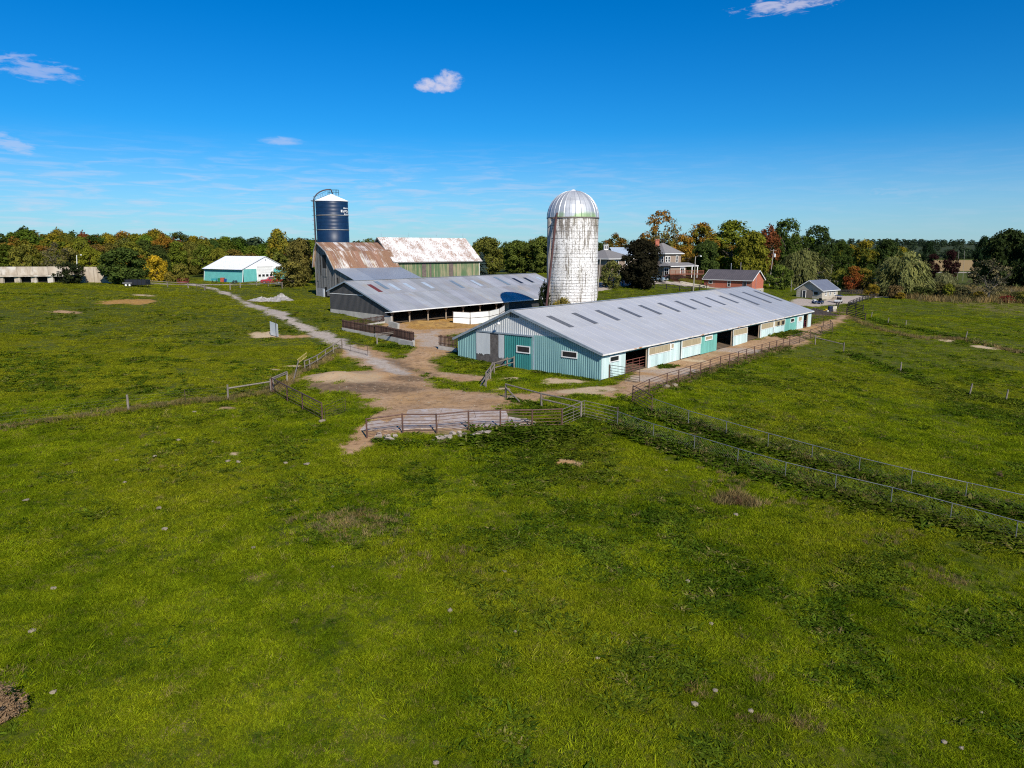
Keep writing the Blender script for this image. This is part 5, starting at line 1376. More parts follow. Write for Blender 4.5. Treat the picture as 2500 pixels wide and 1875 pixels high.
# ---------------------------------------------------------------- fences and gates
M_PIPE = pm('brown_pipe_paint', (.135, .070, .052), (.085, .048, .038), 2.0, .6, .25)
M_PIPE2 = pm('rusted_pipe', (.105, .068, .050), (.065, .046, .036), 2.0, .7, .2)
M_GALV = pm('galvanised_pipe', (.24, .245, .25), (.17, .175, .18), 2.0, .45, .5)
M_GATE = pm('tan_gate_pipe', (.26, .225, .175), (.18, .155, .12), 2, .55, .3)
M_BLKB = pm('black_boards', (.022, .019, .018), (.034, .03, .028), 2, .7)
M_PICKET = pm('brown_pickets', (.085, .048, .036), (.055, .034, .028), 2, .8, 0, .1, (1, 1, .3), .2, tint=.4)
M_RAILW = pm('grey_rail_wood', (.24, .205, .17), (.15, .125, .105), 2, .85, 0, .25, (3, 3, 1), .15, tint=.2)

def fence(name, label, cat, pts, h, rails, pr=.05, rr_=.022, mat=M_PIPE, top_r=None, square=False, group=None, post_extra=.0, sag=0., lo=.18):
    """pts: ground points; a post at each, rails between"""
    root = thing(name, label, cat, pts[len(pts) // 2], group)
    hs = h if isinstance(h, (list, tuple)) else [h] * len(pts)
    for p_, hh in zip(pts, hs):
        mb = MB()
        lean = V(R_.uniform(-.03, .03), R_.uniform(-.03, .03), 0)
        if square: mb.bar(p_ - UP * .3, p_ + UP * (hh + post_extra) + lean, pr * 2, pr * 2, R_.random())
        else: mb.tube(p_ - UP * .3, p_ + UP * (hh + post_extra) + lean * .5, pr, n=7)
        mb.build('post', mat, root)
    for k in range(rails):
        f = lo + (1 - lo) * k / max(1, rails - 1) if rails > 1 else 1.0
        mb = MB(); r = top_r if (top_r and k == rails - 1) else rr_
        for (a, ha), (b, hb) in zip(zip(pts[:-1], hs[:-1]), zip(pts[1:], hs[1:])):
            p0, p1 = a + UP * ha * f, b + UP * hb * f
            if k == rails - 1: p0, p1 = p0 - UP * r, p1 - UP * r
            if square: mb.bar(p0 + V(0, -pr * .8, 0), p1 + V(0, -pr * .8, 0), .04, r * 2, R_.random())
            else: mb.tube(p0, p1, r, n=6)
        mb.build('rail', mat, root)
    return root
def gate(name, label, p0, p1, h, rails=6, mat=M_GATE, r=.022, lo=.12, uprights=1, cat='gate', group=None, brace=False):
    root = thing(name, label, cat, (p0 + p1) / 2, group); b0, b1 = p0 + UP * lo, p1 + UP * lo; t0, t1 = p0 + UP * h, p1 + UP * h
    for i in range(uprights + 2):
        f = i / (uprights + 1); mb = MB(); mb.tube(b0 + (b1 - b0) * f, t0 + (t1 - t0) * f, r * (1.25 if i in (0, uprights + 1) else .8), n=6); mb.build('upright', mat, root)
    for k in range(rails):
        f = (k / (rails - 1)) ** 1.15; mb = MB(); mb.tube(b0 + (t0 - b0) * f, b1 + (t1 - b1) * f, r * (1.2 if k == rails - 1 else .9), n=6); mb.build('rail', mat, root)
    if brace:
        mb = MB(); mb.tube(b0, t1, r, n=6); mb.build('brace', mat, root)
    return root
def pts_px(l): return [P(*q) for q in l]

fence('pipe_fence', 'brown pipe rail fence along the edge of broken concrete slab', 'fence',
      pts_px([(896, 1070), (983.5, 1058), (1066, 1058), (1144, 1050), (1221.5, 1047), (1299, 1046), (1371.8, 1043)]), 1.45, 6, .062, .021, M_PIPE, .05, lo=.16)
g0, g1, g2 = P(1373, 1042), P(1426, 1019), P(1507, 1038.5)
gate('tube_gate', 'tan tube gate angled between pipe fence and second gate', g0, g1, 1.35)
gate('tube_gate', 'tan tube gate ending at the lower chain link fence', g1, g2, 1.35, uprights=0)
mbp = MB(); mbp.tube(g2 - UP * .3, g2 + UP * 1.45, .06, n=8); tag(mbp.build('gate_post', M_PIPE2, org=tuple(g2)), 'brown pipe post where gate meets lower chain link fence', 'post')
# left gate with its own posts
fence('pipe_fence', 'dark brown four post pipe panel left of the bare yard', 'fence', pts_px([(665, 960), (702, 981), (739, 1001), (787, 1028)]), 1.45, 6, .06, .018, M_PIPE, .055, lo=.15)
gate('wire_gate', 'thin open wire gate standing in grass left of dirt yard', P(793, 1027), P(844, 1005), 1.15, 6, M_PIPE2, .012, uprights=0)
# weathered wood pieces on the left
def wood_rail(name, label, posts, rails, cat='fence', r=.09):
    """posts: (px,py,h); rails: (i, frac_i, j, frac_j)"""
    P3 = [P(a, b) for a, b, h in posts]; root = thing(name, label, cat, P3[0]); n = 0
    for (a, b, h), p_ in zip(posts, P3):
        if h <= 0: continue
        mb = MB(); mb.tube(p_ - UP * .3, p_ + UP * h + V(R_.uniform(-.06, .06), 0, 0), r, r * .9, 8, R_.random()); mb.build('post', M_RAILW, root)
    for (i, fi, j, fj) in rails:
        mb = MB(); mb.tube(P3[i] + UP * posts[i][2] * fi if posts[i][2] > 0 else P3[i] + UP * fi, P3[j] + UP * posts[j][2] * fj if posts[j][2] > 0 else P3[j] + UP * fj, r * .8, r * .65, 7, R_.random()); mb.build('rail', M_RAILW, root)
    return root
wood_rail('rail_fence', 'short grey log rail joining left field post to brown pipe panel', [(557, 976, 1.35), (662, 959, 1.3)], [(0, .75, 1, .8)])
wood_rail('rail_fence', 'slanting grey log rail rising behind the brown pipe panel', [(667, 957, 1.3), (701.6, 936, 1.15)], [(0, 1.0, 1, 1.0), (0, .9, 1, .85)])
wood_rail('rail_fence', 'leaning grey board fence running up to the track gate', [(745, 905, 1.1), (757, 901, 1.15), (776, 890, 1.1), (795, 875, 1.05), (814, 863, 1.05), (834.6, 854, 1.35)],
          [(i, .95, i + 1, .95) for i in range(5)] + [(i, .45, i + 1, .45) for i in range(5)], r=.08)
gate('pipe_gate', 'thin brown pipe gate beside the gravel track', P(836, 853), P(898, 869), 1.2, 3, M_PIPE2, .022, uprights=2)
wood_rail('rail_fence', 'broken grey rail fence kinked in front of torn white door', [(1186, 946, 1.5), (1197, 926, 1.3), (1206.6, 911, 1.15), (1255, 898, 1.3), (1238, 894, 1.0)],
          [(0, .95, 1, .95), (1, .95, 2, .95), (2, .95, 3, .9), (2, .5, 3, .5), (0, .6, 2, .6), (4, .9, 2, .9)], r=.085)
P_a, P_b = P(1172, 945), P(1204, 905, .9)
mbp = MB(); mbp.bar(P_a, P_b, .15, .05); mbp.bar(P_a + V(.3, .1, 0), P_b + V(.3, 0, 0), .15, .05); tag(mbp.build('loose_boards', M_RAILW, org=tuple(P_a)), 'two loose boards leaning on the kinked rail fence', 'boards')
wood_rail('rail_fence', 'grey beam fence with diagonal brace between yard and gates', [(1234.5, 971, 1.25), (1322.5, 995, 1.2), (1418, 1021, 1.35), (1268, 984, 0)],
          [(0, .98, 1, .98), (1, .98, 2, .98), (1, .6, 2, .6), (0, .75, 3, .15)], r=.085)
# wire fence posts at far left
lw = [P(314, 1003), P(453, 982)]
for i, (px, py, h, r, m, lb) in enumerate([(314, 1003, 1.35, .10, M_RAILW, 'lone grey wooden post in left wire fence'), (453, 982, 1.1, .025, M_PIPE2, 'thin rusty steel post in left wire fence')]):
    p_ = P(px, py); mbp = MB(); mbp.tube(p_ - UP * .3, p_ + UP * h, r, r * .9, 8); tag(mbp.build('fence_post', m, org=tuple(p_)), lb, 'post')
wp = [P(*q) for q in leftwire]; mbp = MB()
for h in (.3, .6, .9, 1.12):
    for a, b in zip(wp[:-1], wp[1:]): mbp.tube(a + UP * h, b + UP * h, .0025, n=4)
tag(mbp.build('wire_strands', M_GALV, org=tuple(wp[2])), 'faint strands of wire along the left field edge', 'wire')

# picket fences with concrete kerbs round the grey barn yard
def picket_run(label, a, b, h=1.15, base=.45, step=.21, cap=True):
    root = thing('picket_fence', label, 'fence', (a + b) / 2); L = np.linalg.norm((b - a)[:2]); n = max(2, int(L / step)); d = unit((b - a) * V(1, 1, 0)); nr = V(d[1], -d[0], 0)
    mb = MB(); mb.bar(a + UP * (base / 2 - .1), b + UP * (base / 2 - .1), .2, base + .2); mb.build('concrete_kerb', M_CONC, root)
    for i in range(n):
        q_ = a + (b - a) * (i + .5) / n; mb = MB(); mb.bar(q_ + UP * base, q_ + UP * (base + h + R_.uniform(-.03, .03)), .035, .13, R_.random(), up=nr)
        mb.build('picket', M_PICKET, root)
    for f in (.25, .85):
        mb = MB(); mb.bar(a + UP * (base + h * f) - nr * -.04, b + UP * (base + h * f) - nr * -.04, .04, .09); mb.build('stringer', M_PICKET, root)
picket_run('long brown picket fence on concrete kerb below grey barn corner', P(836, 807), P(917, 823))
picket_run('short brown picket fence returning towards the grey barn post', P(838, 806), P(944, 789), .9, .35)
picket_run('brown picket fence over the low yard wall nearest the track', P(917, 824), P(1012, 845), 1.2, .6)
picket_run('brown picket fence abutting the left corner of teal barn', P(1071, 853), P(1116, 860), 1.35, .5)
wood_rail('rail_fence', 'short grey hitching rail in front of the brown pickets', [(921, 842, 1.5), (967, 833, 1.3)], [(0, .95, 1, .97), (0, .8, 1, .82)])
pA, pB = P(951, 800), P(973, 806); mbp = MB(); mbp.bar(pA + UP * .45, pB + UP * .4, .35, 1.1); tag(mbp.build('concrete_block', M_CONC, org=tuple(pA)), 'pale concrete wall stub beneath the grey barn corner post', 'block')
pA, pB = P(975, 841), P(1011, 848); mbp = MB(); mbp.bar(pA + UP * .3, pB + UP * .3, .3, .8); mbp.bar(P(1010, 847) + UP * .3, P(1010, 838) + UP * .3, .32, .9); tag(mbp.build('yard_wall', M_CONC, org=tuple(pA)), 'low concrete wall under pickets at the yard entrance', 'wall')

# white panel pen in the straw yard
def white_pen():
    l = pts_px([(1106, 790), (1148, 792), (1194, 788), (1219, 781), (1232, 772)]); root = thing('panel_pen', 'bright white panels on pipe frames in the straw yard', 'pen', l[1])
    hh = 1.85
    for a, b in zip(l[:-1], l[1:]):
        d = unit((b - a) * V(1, 1, 0)); mb = MB(); s = 3
        mb.bar(a + d * .06 + UP * (hh * .5 + .02), b - d * .06 + UP * (hh * .5 + .02), .04, hh); w = mb.build('white_panel', M_WHITE, root)
        for f in (.55, 1.04):
            mb = MB(); nr = V(d[1], -d[0], 0) * .06; mb.tube(a + nr + UP * hh * f, b + nr + UP * hh * f, .03, n=6); mb.build('rail', M_PIPE2, root)
    for p_ in l:
        mb = MB(); mb.tube(p_ - UP * .2, p_ + UP * (hh * 1.06), .045, n=7); mb.build('post', M_PIPE2, root)
white_pen()

# gates and pipe fence on the teal barn's open side
gate('tube_gate', 'half open brown tube gate at near corner of teal barn', P(1489, 924), P(1561, 936), 1.4, 6, M_PIPE2, .024)
mbp = MB(); p_ = P(1487.5, 925); mbp.tube(p_ - UP * .3, p_ + UP * 1.5, .07, n=8); tag(mbp.build('gate_post', M_PIPE2, org=tuple(p_)), 'brown hinge post against the mint corner panel', 'post')
q0, q1 = TB.p(TB.a_px(1529, .3, .6), .35, .0), TB.p(TB.a_px(1578, .3, .6), .35, .0)
gate('stall_gate', 'rusty red tube gate inside nearest stall opening', q0, q1, 1.3, 5, pm('red_gate_pipe', (.28, .10, .075), (.2, .075, .06), 2, .6, .2), .028, uprights=2)
q0, q1 = TB.p(TB.a_px(1962, .3, .6), .2, .0), TB.p(TB.a_px(1971, .3, .6), .2, .0)
gate('stall_gate', 'dark red gate inside the farthest stall opening', q0, q1, 1.2, 4, pm('crimson_gate', (.16, .02, .03), (.12, .02, .03), 2, .6, .2), .03, uprights=1)
gate('tube_gate', 'brown tube gate closing across the dirt lane end', P(1544, 983), P(1591, 1011), 1.5, 6, M_PIPE, .028, uprights=0)
lane_pts = [(1544, 983), (1584, 962), (1628, 945), (1656, 936), (1684.6, 925), (1710, 916), (1733, 908), (1758, 899), (1780, 893), (1802, 886), (1821.5, 879), (1841, 872), (1859, 867), (1877.7, 861), (1895, 856), (1911, 852), (1927, 847)]
fence('pipe_fence', 'long brown pipe fence along the lane beside teal barn', 'fence', pts_px(lane_pts), 1.4, 5, .055, .02, M_PIPE, .03, lo=.2)
fence('pipe_pen', 'brown pipe pen curving round far corner of teal barn', 'pen', pts_px([(1927, 847), (1952, 838), (1978, 829), (2004, 820), (2032, 811), (2026, 803), (2010, 798), (1980, 795)]), 1.5, 6, .05, .022, M_PIPE2, .04, lo=.15)
fence('pipe_fence', 'thin pipe fence behind the pen leading to dark gates', 'fence', pts_px([(1981, 781), (1990, 779), (1999, 778), (2008, 776), (2016, 774.5), (2025, 773), (2033, 772), (2041, 770.5), (2049, 769), (2058, 767.5), (2066, 766)]), 1.35, 4, .045, .02, M_PIPE2, .025)
def board_gate(label, a, b, h, n, m, up=2):
    root = thing('board_gate', label, 'gate', (a + b) / 2)
    for i in range(up + 1):
        q_ = a + (b - a) * i / up; mb = MB(); mb.bar(q_ - UP * .2, q_ + UP * (h + .1), .14, .14); mb.build('post', m, root)
    for k in range(n):
        mb = MB(); z = h * (k + .6) / n; mb.bar(a + UP * z + V(0, -.08, 0), b + UP * z + V(0, -.08, 0), .04, .15); mb.build('board', m, root)
board_gate('black four board gate at the top of right field', P(2070, 752), P(2107, 760), 1.35, 4, M_BLKB)
board_gate('brown four board gate below the black gate', P(2067, 770), P(2112, 782), 1.35, 4, pm('brown_boards', (.06, .04, .032), (.04, .03, .026), 2, .8))
fence('board_fence', 'black post and rail fence climbing past the gravel turning area', 'fence', pts_px([(2074, 748), (2083, 744.5), (2091, 741), (2098, 738.5), (2105, 736), (2112, 734), (2119, 732), (2126, 730.5), (2134, 729), (2143, 728)]), 1.3, 3, .075, .07, M_BLKB, square=True, lo=.35)
fence('board_fence', 'black board fence behind the stone shed drive', 'fence', pts_px([(2039, 721), (2052, 720), (2065, 719.5), (2078, 719.5), (2091, 719.5), (2104, 720)]), 1.4, 4, .075, .09, M_BLKB, square=True, lo=.25)
fence('board_fence', 'black rail fence on lawn left of the dark maple', 'fence', pts_px([(1440, 707), (1461, 704), (1479, 701), (1499.6, 699), (1520, 697)]), 1.25, 2, .075, .06, M_BLKB, square=True, lo=.5)
fence('board_fence', 'black rail fence sweeping across lawn to brick outbuilding', 'fence', pts_px([(1597.6, 702), (1627, 706), (1659, 711), (1689, 712), (1708, 709), (1725, 704)]), 1.3, 2, .08, .06, M_BLKB, square=True, lo=.55)
for (px, py, lb) in ((2041, 754, 'left one of two black posts by the white tote tank'), (2046, 753, 'right one of two black posts by the white tote tank')):
    p_ = P(px, py); mbp = MB(); mbp.bar(p_ - UP * .3, p_ + UP * 1.3, .16, .16); tag(mbp.build('fence_post', M_BLKB, org=tuple(p_)), lb, 'post')
# right field posts
wood_rail('rail_fence', 'two grey posts with one rail below teal barn pen', [(1990, 842, 1.4), (2059, 859, 1.3)], [(0, .75, 1, .8)])
for (px, py, h, lb) in [(2198, 908, 1.25, 'leaning grey post alone in the right field middle'), (2357, 827, 1.2, 'grey post by dark weed line in right field'), (2366, 965, 1.3, 'leaning grey post left of a second post at right field edge'),
                        (2455, 978, 1.2, 'grey post nearest the right picture edge'), (2211, 797, 1.1, 'grey post at end of wire line in right field'), (2167, 790, 1.1, 'dark wooden post on the right field wire line'), (2127, 775, 1.1, 'grey post below the brown board gate')]:
    p_ = P(px, py); mbp = MB(); mbp.tube(p_ - UP * .3, p_ + UP * h + V(R_.uniform(0, .25), 0, 0), .085, .08, 8); tag(mbp.build('fence_post', M_RAILW, org=tuple(p_)), lb, 'post')
wr = pts_px([(2127, 775), (2167, 790), (2211, 797), (2357, 827), (2520, 868)]); mbp = MB()
for h in (.45, .95):
    for a, b in zip(wr[:-1], wr[1:]): mbp.tube(a + UP * h, b + UP * h, .003, n=4)
tag(mbp.build('wire_strands', M_GALV, org=tuple(wr[2])), 'wire strands strung between posts across right field', 'wire')

# chain link fences
def chain_link(label, line, h=1.22):
    pts = pts_px(line); root = thing('chain_link_fence', label, 'fence', pts[len(pts) // 2])
    for p_ in pts:
        mb = MB(); mb.tube(p_ - UP * .2, p_ + UP * h, .028, n=7); mb.build('post', M_GALV, root)
    mb = MB()
    for a, b in zip(pts[:-1], pts[1:]): mb.tube(a + UP * (h - .02), b + UP * (h - .02), .023, n=6)
    mb.build('top_rail', M_GALV, root)
    mb = MB(); r = .0008
    for a, b in zip(pts[:-1], pts[1:]):
        d = b - a; L = np.linalg.norm(d[:2]); hh = h - .06; st = .20; n = int((L + hh) / st); u = d / L
        nr = unit(np.cross(u, UP)) * r
        for k in range(n):
            s0 = k * st - hh
            for sgn in (1, -1):
                x0, x1 = s0, s0 + hh; z0, z1 = (0, hh) if sgn > 0 else (hh, 0)
                t0, t1 = 0.0, 1.0
                if x0 < 0: t0 = -x0 / hh
                if x1 > L: t1 = (L - x0) / hh
                if t1 <= t0: continue
                A_ = a + u * (x0 + t0 * hh) + UP * (z0 + (z1 - z0) * t0 + .03); B_ = a + u * (x0 + t1 * hh) + UP * (z0 + (z1 - z0) * t1 + .03)
                w = unit(np.cross(B_ - A_, nr)) * r
                mb.mesh([A_ + nr, A_ - nr * .5 + w, A_ - nr * .5 - w, B_ + nr, B_ - nr * .5 + w, B_ - nr * .5 - w], [(0, 1, 4, 3), (1, 2, 5, 4), (2, 0, 3, 5)])
    m = mb.build('wire_mesh', M_GALV, root); m['kind'] = 'stuff'
chain_link('lower chain link fence sloping down to the right edge', fence1)
chain_link('upper chain link fence above the grassy fenced lane', fence2)

# wooden fences by the track
fence('rail_fence', 'grey two rail fence between track and teal machine shed', 'fence', pts_px([(562, 708), (586.5, 703), (626.5, 697), (655, 699), (689, 704)]), [1.5, 1.3, 1.2, 1.3, 1.5], 2, .1, .06, M_RAILW, square=True, lo=.55)
fence('rail_fence', 'grey rail fence along top of the left field', 'fence', pts_px([(360, 698), (409.5, 701), (459.7, 704), (500, 709)]), 1.25, 2, .09, .055, M_RAILW, square=True, lo=.6)
gate('pipe_gate', 'low brown pipe gate left of the track mouth', P(480, 707), P(502, 709), 1.1, 3, M_PIPE2, .03)
# ---------------------------------------------------------------- vehicles and loose things
def car_paint(name, c, rough=.25):
    return pm(name, c, tuple(x * .85 for x in c), .8, rough, .1, 0, (1, 1, 1), .6)
M_TYRE = pm('tyre_rubber', (.018, .018, .018), (.03, .03, .03), 6, .85)
M_CHROME = pm('dull_chrome', (.5, .5, .5), (.4, .4, .4), 3, .25, .8)
M_LAMP = pm('lamp_lens', (.75, .75, .72), (.65, .65, .6), 3, .15)
M_CARGLASS = pm('car_glass', (.03, .035, .04), (.05, .055, .06), 1, .08, 0, 0, (1, 1, 1), .6)
def vehicle(name, label, cat, c, ang, kind, paint):
    """x forward, y left; built from a side profile with tapered cabin"""
    root = thing(name, label, cat, c); ca, sa = math.cos(ang), math.sin(ang)
    T = lambda x, y, z: V(c[0] + x * ca - y * sa, c[1] + x * sa + y * ca, c[2] + z)
    if kind == 'pickup':
        L, W_, wr = 5.7, 1.0, .41; low = [(-2.85, .55), (-2.85, 1.18), (-.75, 1.2), (.95, 1.22), (1.3, 1.2), (2.55, 1.12), (2.82, .95), (2.85, .5), (2.3, .4), (-2.3, .45)]
        cab = [(-.8, 1.18), (-.65, 1.85), (-.45, 1.93), (.35, 1.93), (.6, 1.86), (1.3, 1.2)]; ax_ = (1.85, -1.75)
    elif kind == 'car':
        L, W_, wr = 4.6, .9, .33; low = [(-2.25, .5), (-2.3, .9), (-2.0, 1.02), (-1.1, 1.02), (1.0, .98), (1.9, .86), (2.25, .7), (2.3, .42), (1.9, .3), (-1.9, .32)]
        cab = [(-1.9, 1.0), (-1.25, 1.42), (-.3, 1.48), (.3, 1.42), (1.15, .96)]; ax_ = (1.4, -1.35)
    else:
        L, W_, wr = 4.6, .95, .36; low = [(-2.25, .5), (-2.3, 1.05), (-1.2, 1.1), (1.0, 1.08), (1.95, .98), (2.25, .8), (2.3, .45), (1.9, .35), (-1.9, .38)]
        cab = [(-2.2, 1.05), (-1.95, 1.65), (-.9, 1.74), (.2, 1.7), (1.05, 1.05)]; ax_ = (1.4, -1.4)
    def loft(prof, w0, w1f, mat, nm, par):
        mb = MB(); n = len(prof); zmx = max(z for x, z in prof); zmn = min(z for x, z in prof)
        rings = []
        for s in (-1, -.9, .9, 1):
            ins = .05 if abs(s) == 1 else 0
            cx_ = sum(x for x, z in prof) / n; cz_ = sum(z for x, z in prof) / n
            rings.append([T(x - (x - cx_) * ins, s * w0 * (1 - w1f * (z - zmn) / (zmx - zmn)), z - (z - cz_) * ins) for x, z in prof])
        vs = sum(rings, []); fs = [(k * n + i, k * n + (i + 1) % n, (k + 1) * n + (i + 1) % n, (k + 1) * n + i) for k in range(3) for i in range(n)] + [tuple(range(n)), tuple(3 * n + i for i in range(n))]
        mb.mesh(vs, fs); return mb.build(nm, mat, par)
    body = loft(low, W_, .04, paint, 'body', root); cabin = loft(cab, W_ * .96, .18, paint, 'cabin', root)
    # glazing: side windows, windscreen
    zb, zt = cab[0][1] + .07, max(z for x, z in cab) - .12
    xl0, xl1 = cab[0][0] + .22, cab[-1][0] - .32; top0, top1 = cab[1][0] + .15, cab[-2][0] - .1
    for s in (-1, 1):
        for f0, f1 in ((0.02, .47), (.53, .98)):
            mb = MB(); yb, yt = s * W_ * .965, s * W_ * .80
            lx = lambda f: xl0 + (xl1 - xl0) * f; tx = lambda f: top0 + (top1 - top0) * f
            pts = [T(lx(f0), yb, zb), T(lx(f1), yb, zb), T(tx(f1), yt, zt), T(tx(f0), yt, zt)]
            mb.prism(pts, T(0, s * .025, 0) - T(0, 0, 0)); mb.build('side_window', M_CARGLASS, cabin)
    (xa, za), (xb, zb2) = cab[-1], cab[-2]; mb = MB(); mb.prism([T(xa - .06, -W_ * .86, za + .06), T(xa - .06, W_ * .86, za + .06), T(xb + .02, W_ * .74, zb2 - .03), T(xb + .02, -W_ * .74, zb2 - .03)], T(.05, 0, .04) - T(0, 0, 0)); mb.build('windscreen', M_CARGLASS, cabin)
    for x in ax_:
        for s in (-1, 1):
            mb = MB(); o = T(x, s * (W_ - .12), wr); e = T(0, s, 0) - T(0, 0, 0); n = 16; pr = []
            for rr2, off in ((wr * .6, -.1), (wr * .95, -.1), (wr, -.06), (wr, .08), (wr * .95, .12), (wr * .62, .12)):
                pr.append([o + e * off + (T(math.cos(2 * math.pi * k / n) * rr2, 0, math.sin(2 * math.pi * k / n) * rr2) - T(0, 0, 0)) for k in range(n)])
            vs = sum(pr, []); fs = [(j * n + k, j * n + (k + 1) % n, (j + 1) * n + (k + 1) % n, (j + 1) * n + k) for j in range(5) for k in range(n)]; mb.mesh(vs, fs); w = mb.build('wheel', M_TYRE, root)
            mb = MB(); mb.mesh(pr[5] + [o + e * .08], [(k, (k + 1) % n, n) for k in range(n)]); mb.build('rim', M_CHROME, w)
    f = low[-4][0] if kind == 'pickup' else 2.25
    for s in (-1, 1):
        mb = MB(); mb.box(T(f - .02, s * W_ * .74, low[6][1] - .08), T(.06, 0, 0) - T(0, 0, 0), T(0, .18, 0) - T(0, 0, 0), UP * .09); mb.build('headlight', M_LAMP, root)
    mb = MB(); mb.box(T(f + .05, 0, .5), T(.08, 0, 0) - T(0, 0, 0), T(0, W_ * .92, 0) - T(0, 0, 0), UP * .11); mb.build('bumper', M_CHROME, root)
    mb = MB(); mb.box(T(f + .02, 0, .8), T(.04, 0, 0) - T(0, 0, 0), T(0, W_ * .5, 0) - T(0, 0, 0), UP * .13); mb.build('grille', M_BLACK, root)
    if kind == 'pickup':
        mb = MB(); mb.box(T(-1.8, 0, 1.2), T(.95, 0, 0) - T(0, 0, 0), T(0, .8, 0) - T(0, 0, 0), UP * .02); mb.build('cargo_bed', M_BLACK, root)
    return root
vehicle('pickup_truck', 'red pickup truck parked before the white overhead door', 'truck', P(664, 693), rad(197), 'pickup', car_paint('red_paint', (.36, .012, .02)))
vehicle('parked_car', 'pale blue car half hidden under the dark maple', 'car', P(1608, 687), rad(-50), 'car', car_paint('pale_blue_paint', (.25, .36, .45)))
vehicle('parked_car', 'black car in shade between brick bungalow and maple', 'car', P(1523, 678), rad(-70), 'suv', car_paint('black_paint', (.012, .012, .014)))

def buggy(name, label, c, ang, body_c, canopy, cat='buggy'):
    root = thing(name, label, cat, c); ca, sa = math.cos(ang), math.sin(ang); T = lambda x, y, z: V(c[0] + x * ca - y * sa, c[1] + x * sa + y * ca, c[2] + z); D = lambda x, y, z: T(x, y, z) - T(0, 0, 0)
    pm_ = car_paint(name + '_paint', body_c, .35)
    mb = MB(); pr = [(-1.2, .3), (-1.25, .75), (-.6, .85), (-.3, .5), (.35, .5), (.6, .85), (1.15, .7), (1.3, .45), (1.2, .28)]; n = len(pr)
    vs = [T(x, s * .6, z) for s in (-1, 1) for x, z in pr]; mb.mesh(vs, [tuple(range(n)), tuple(range(n, 2 * n))] + [(i, (i + 1) % n, n + (i + 1) % n, n + i) for i in range(n)]); mb.build('body', pm_, root)
    mb = MB(); mb.box(T(-.45, 0, .85), D(.25, 0, 0), D(0, .52, 0), UP * .07); mb.box(T(-.68, 0, 1.1), D(.06, 0, .02), D(0, .52, 0), UP * .25); mb.build('seat', M_BLACK, root)
    for x in (.85, -.8):
        for s in (-1, 1):
            mb = MB(); mb.tube(T(x, s * .5, .27), T(x, s * .72, .27), .27, n=14); w = mb.build('wheel', M_TYRE, root); mb = MB(); mb.tube(T(x, s * .725, .27), T(x, s * .735, .27), .14, n=12); mb.build('rim', M_CHROME, w)
    mb = MB(); mb.tube(T(.5, .25, .8), T(.3, .25, 1.05), .02, n=5); mb.ptube([T(.3 + .03 * math.cos(k), .25 + .17 * math.cos(k), 1.05 + .17 * math.sin(k)) for k in np.linspace(0, 2 * math.pi, 10)], .015, 4); mb.build('steering_wheel', M_BLACK, root)
    for s in (-1, 1):
        mb = MB(); mb.box(T(1.26, s * .4, .6), D(.04, 0, 0), D(0, .1, 0), UP * .06); mb.build('headlight', M_LAMP, root)
    if canopy:
        for x, s in ((.6, 1), (.6, -1), (-.9, 1), (-.9, -1)):
            mb = MB(); mb.tube(T(x, s * .55, .8), T(x * .9, s * .55, 1.85), .025, n=5); mb.build('canopy_post', M_BLACK, root)
        mb = MB(); mb.box(T(-.1, 0, 1.88), D(1.05, 0, 0), D(0, .66, 0), UP * .05); mb.build('canopy', pm('canopy_blue', (.03, .05, .14), None, 2, .4), root)
    else:
        mb = MB(); mb.box(T(-1.0, 0, .95), D(.3, 0, 0), D(0, .5, 0), UP * .03); mb.tube(T(.7, -.35, 1.1), T(.7, .35, 1.1), .025, n=5); mb.build('rack', M_BLACK, root)
        mb = MB(); mb.box(T(.95, 0, .95), D(.28, 0, 0), D(0, .45, 0), UP * .1); mb.build('front_box', M_WHITE, root)
buggy('golf_cart', 'white golf cart with blue canopy on gravel by stone shed', P(2046, 740), rad(230), (.62, .62, .62), True, 'golf cart')
buggy('quad_bike', 'dark blue and white quad bike in front of stone shed', P(1996, 742), rad(190), (.02, .035, .09), False, 'quad bike')

def drum(name, label, c, r, h, col, cat, group=None):
    mb = MB(); mb.lathe(c, [(0.01, 0), (r, .0), (r, h * .32), (r * 1.05, h * .34), (r * 1.05, h * .37), (r, h * .39), (r, h * .62), (r * 1.05, h * .64), (r * 1.05, h * .67), (r, h * .69), (r, h), (r * .9, h + .02), (.01, h + .02)], 16)
    return tag(mb.build(name, pm(name + '_' + label.split()[0], col, None, 2, .45), org=tuple(c), smooth_=False), label, cat, group)
drum('drum', 'navy blue drum beside the white tote tank', P(2025, 762), .38, 1.2, (.012, .02, .06), 'drum')
drum('canister', 'yellow canister left of the navy drum, larger of two', P(2016, 763), .28, .75, (.55, .36, .02), 'canister')
drum('canister', 'small yellow canister at the left end of tote group', P(2011, 764), .24, .55, (.50, .33, .03), 'canister')
drum('canister', 'white jug between yellow canister and navy drum', P(2020, 764), .2, .6, (.7, .68, .6), 'jug')
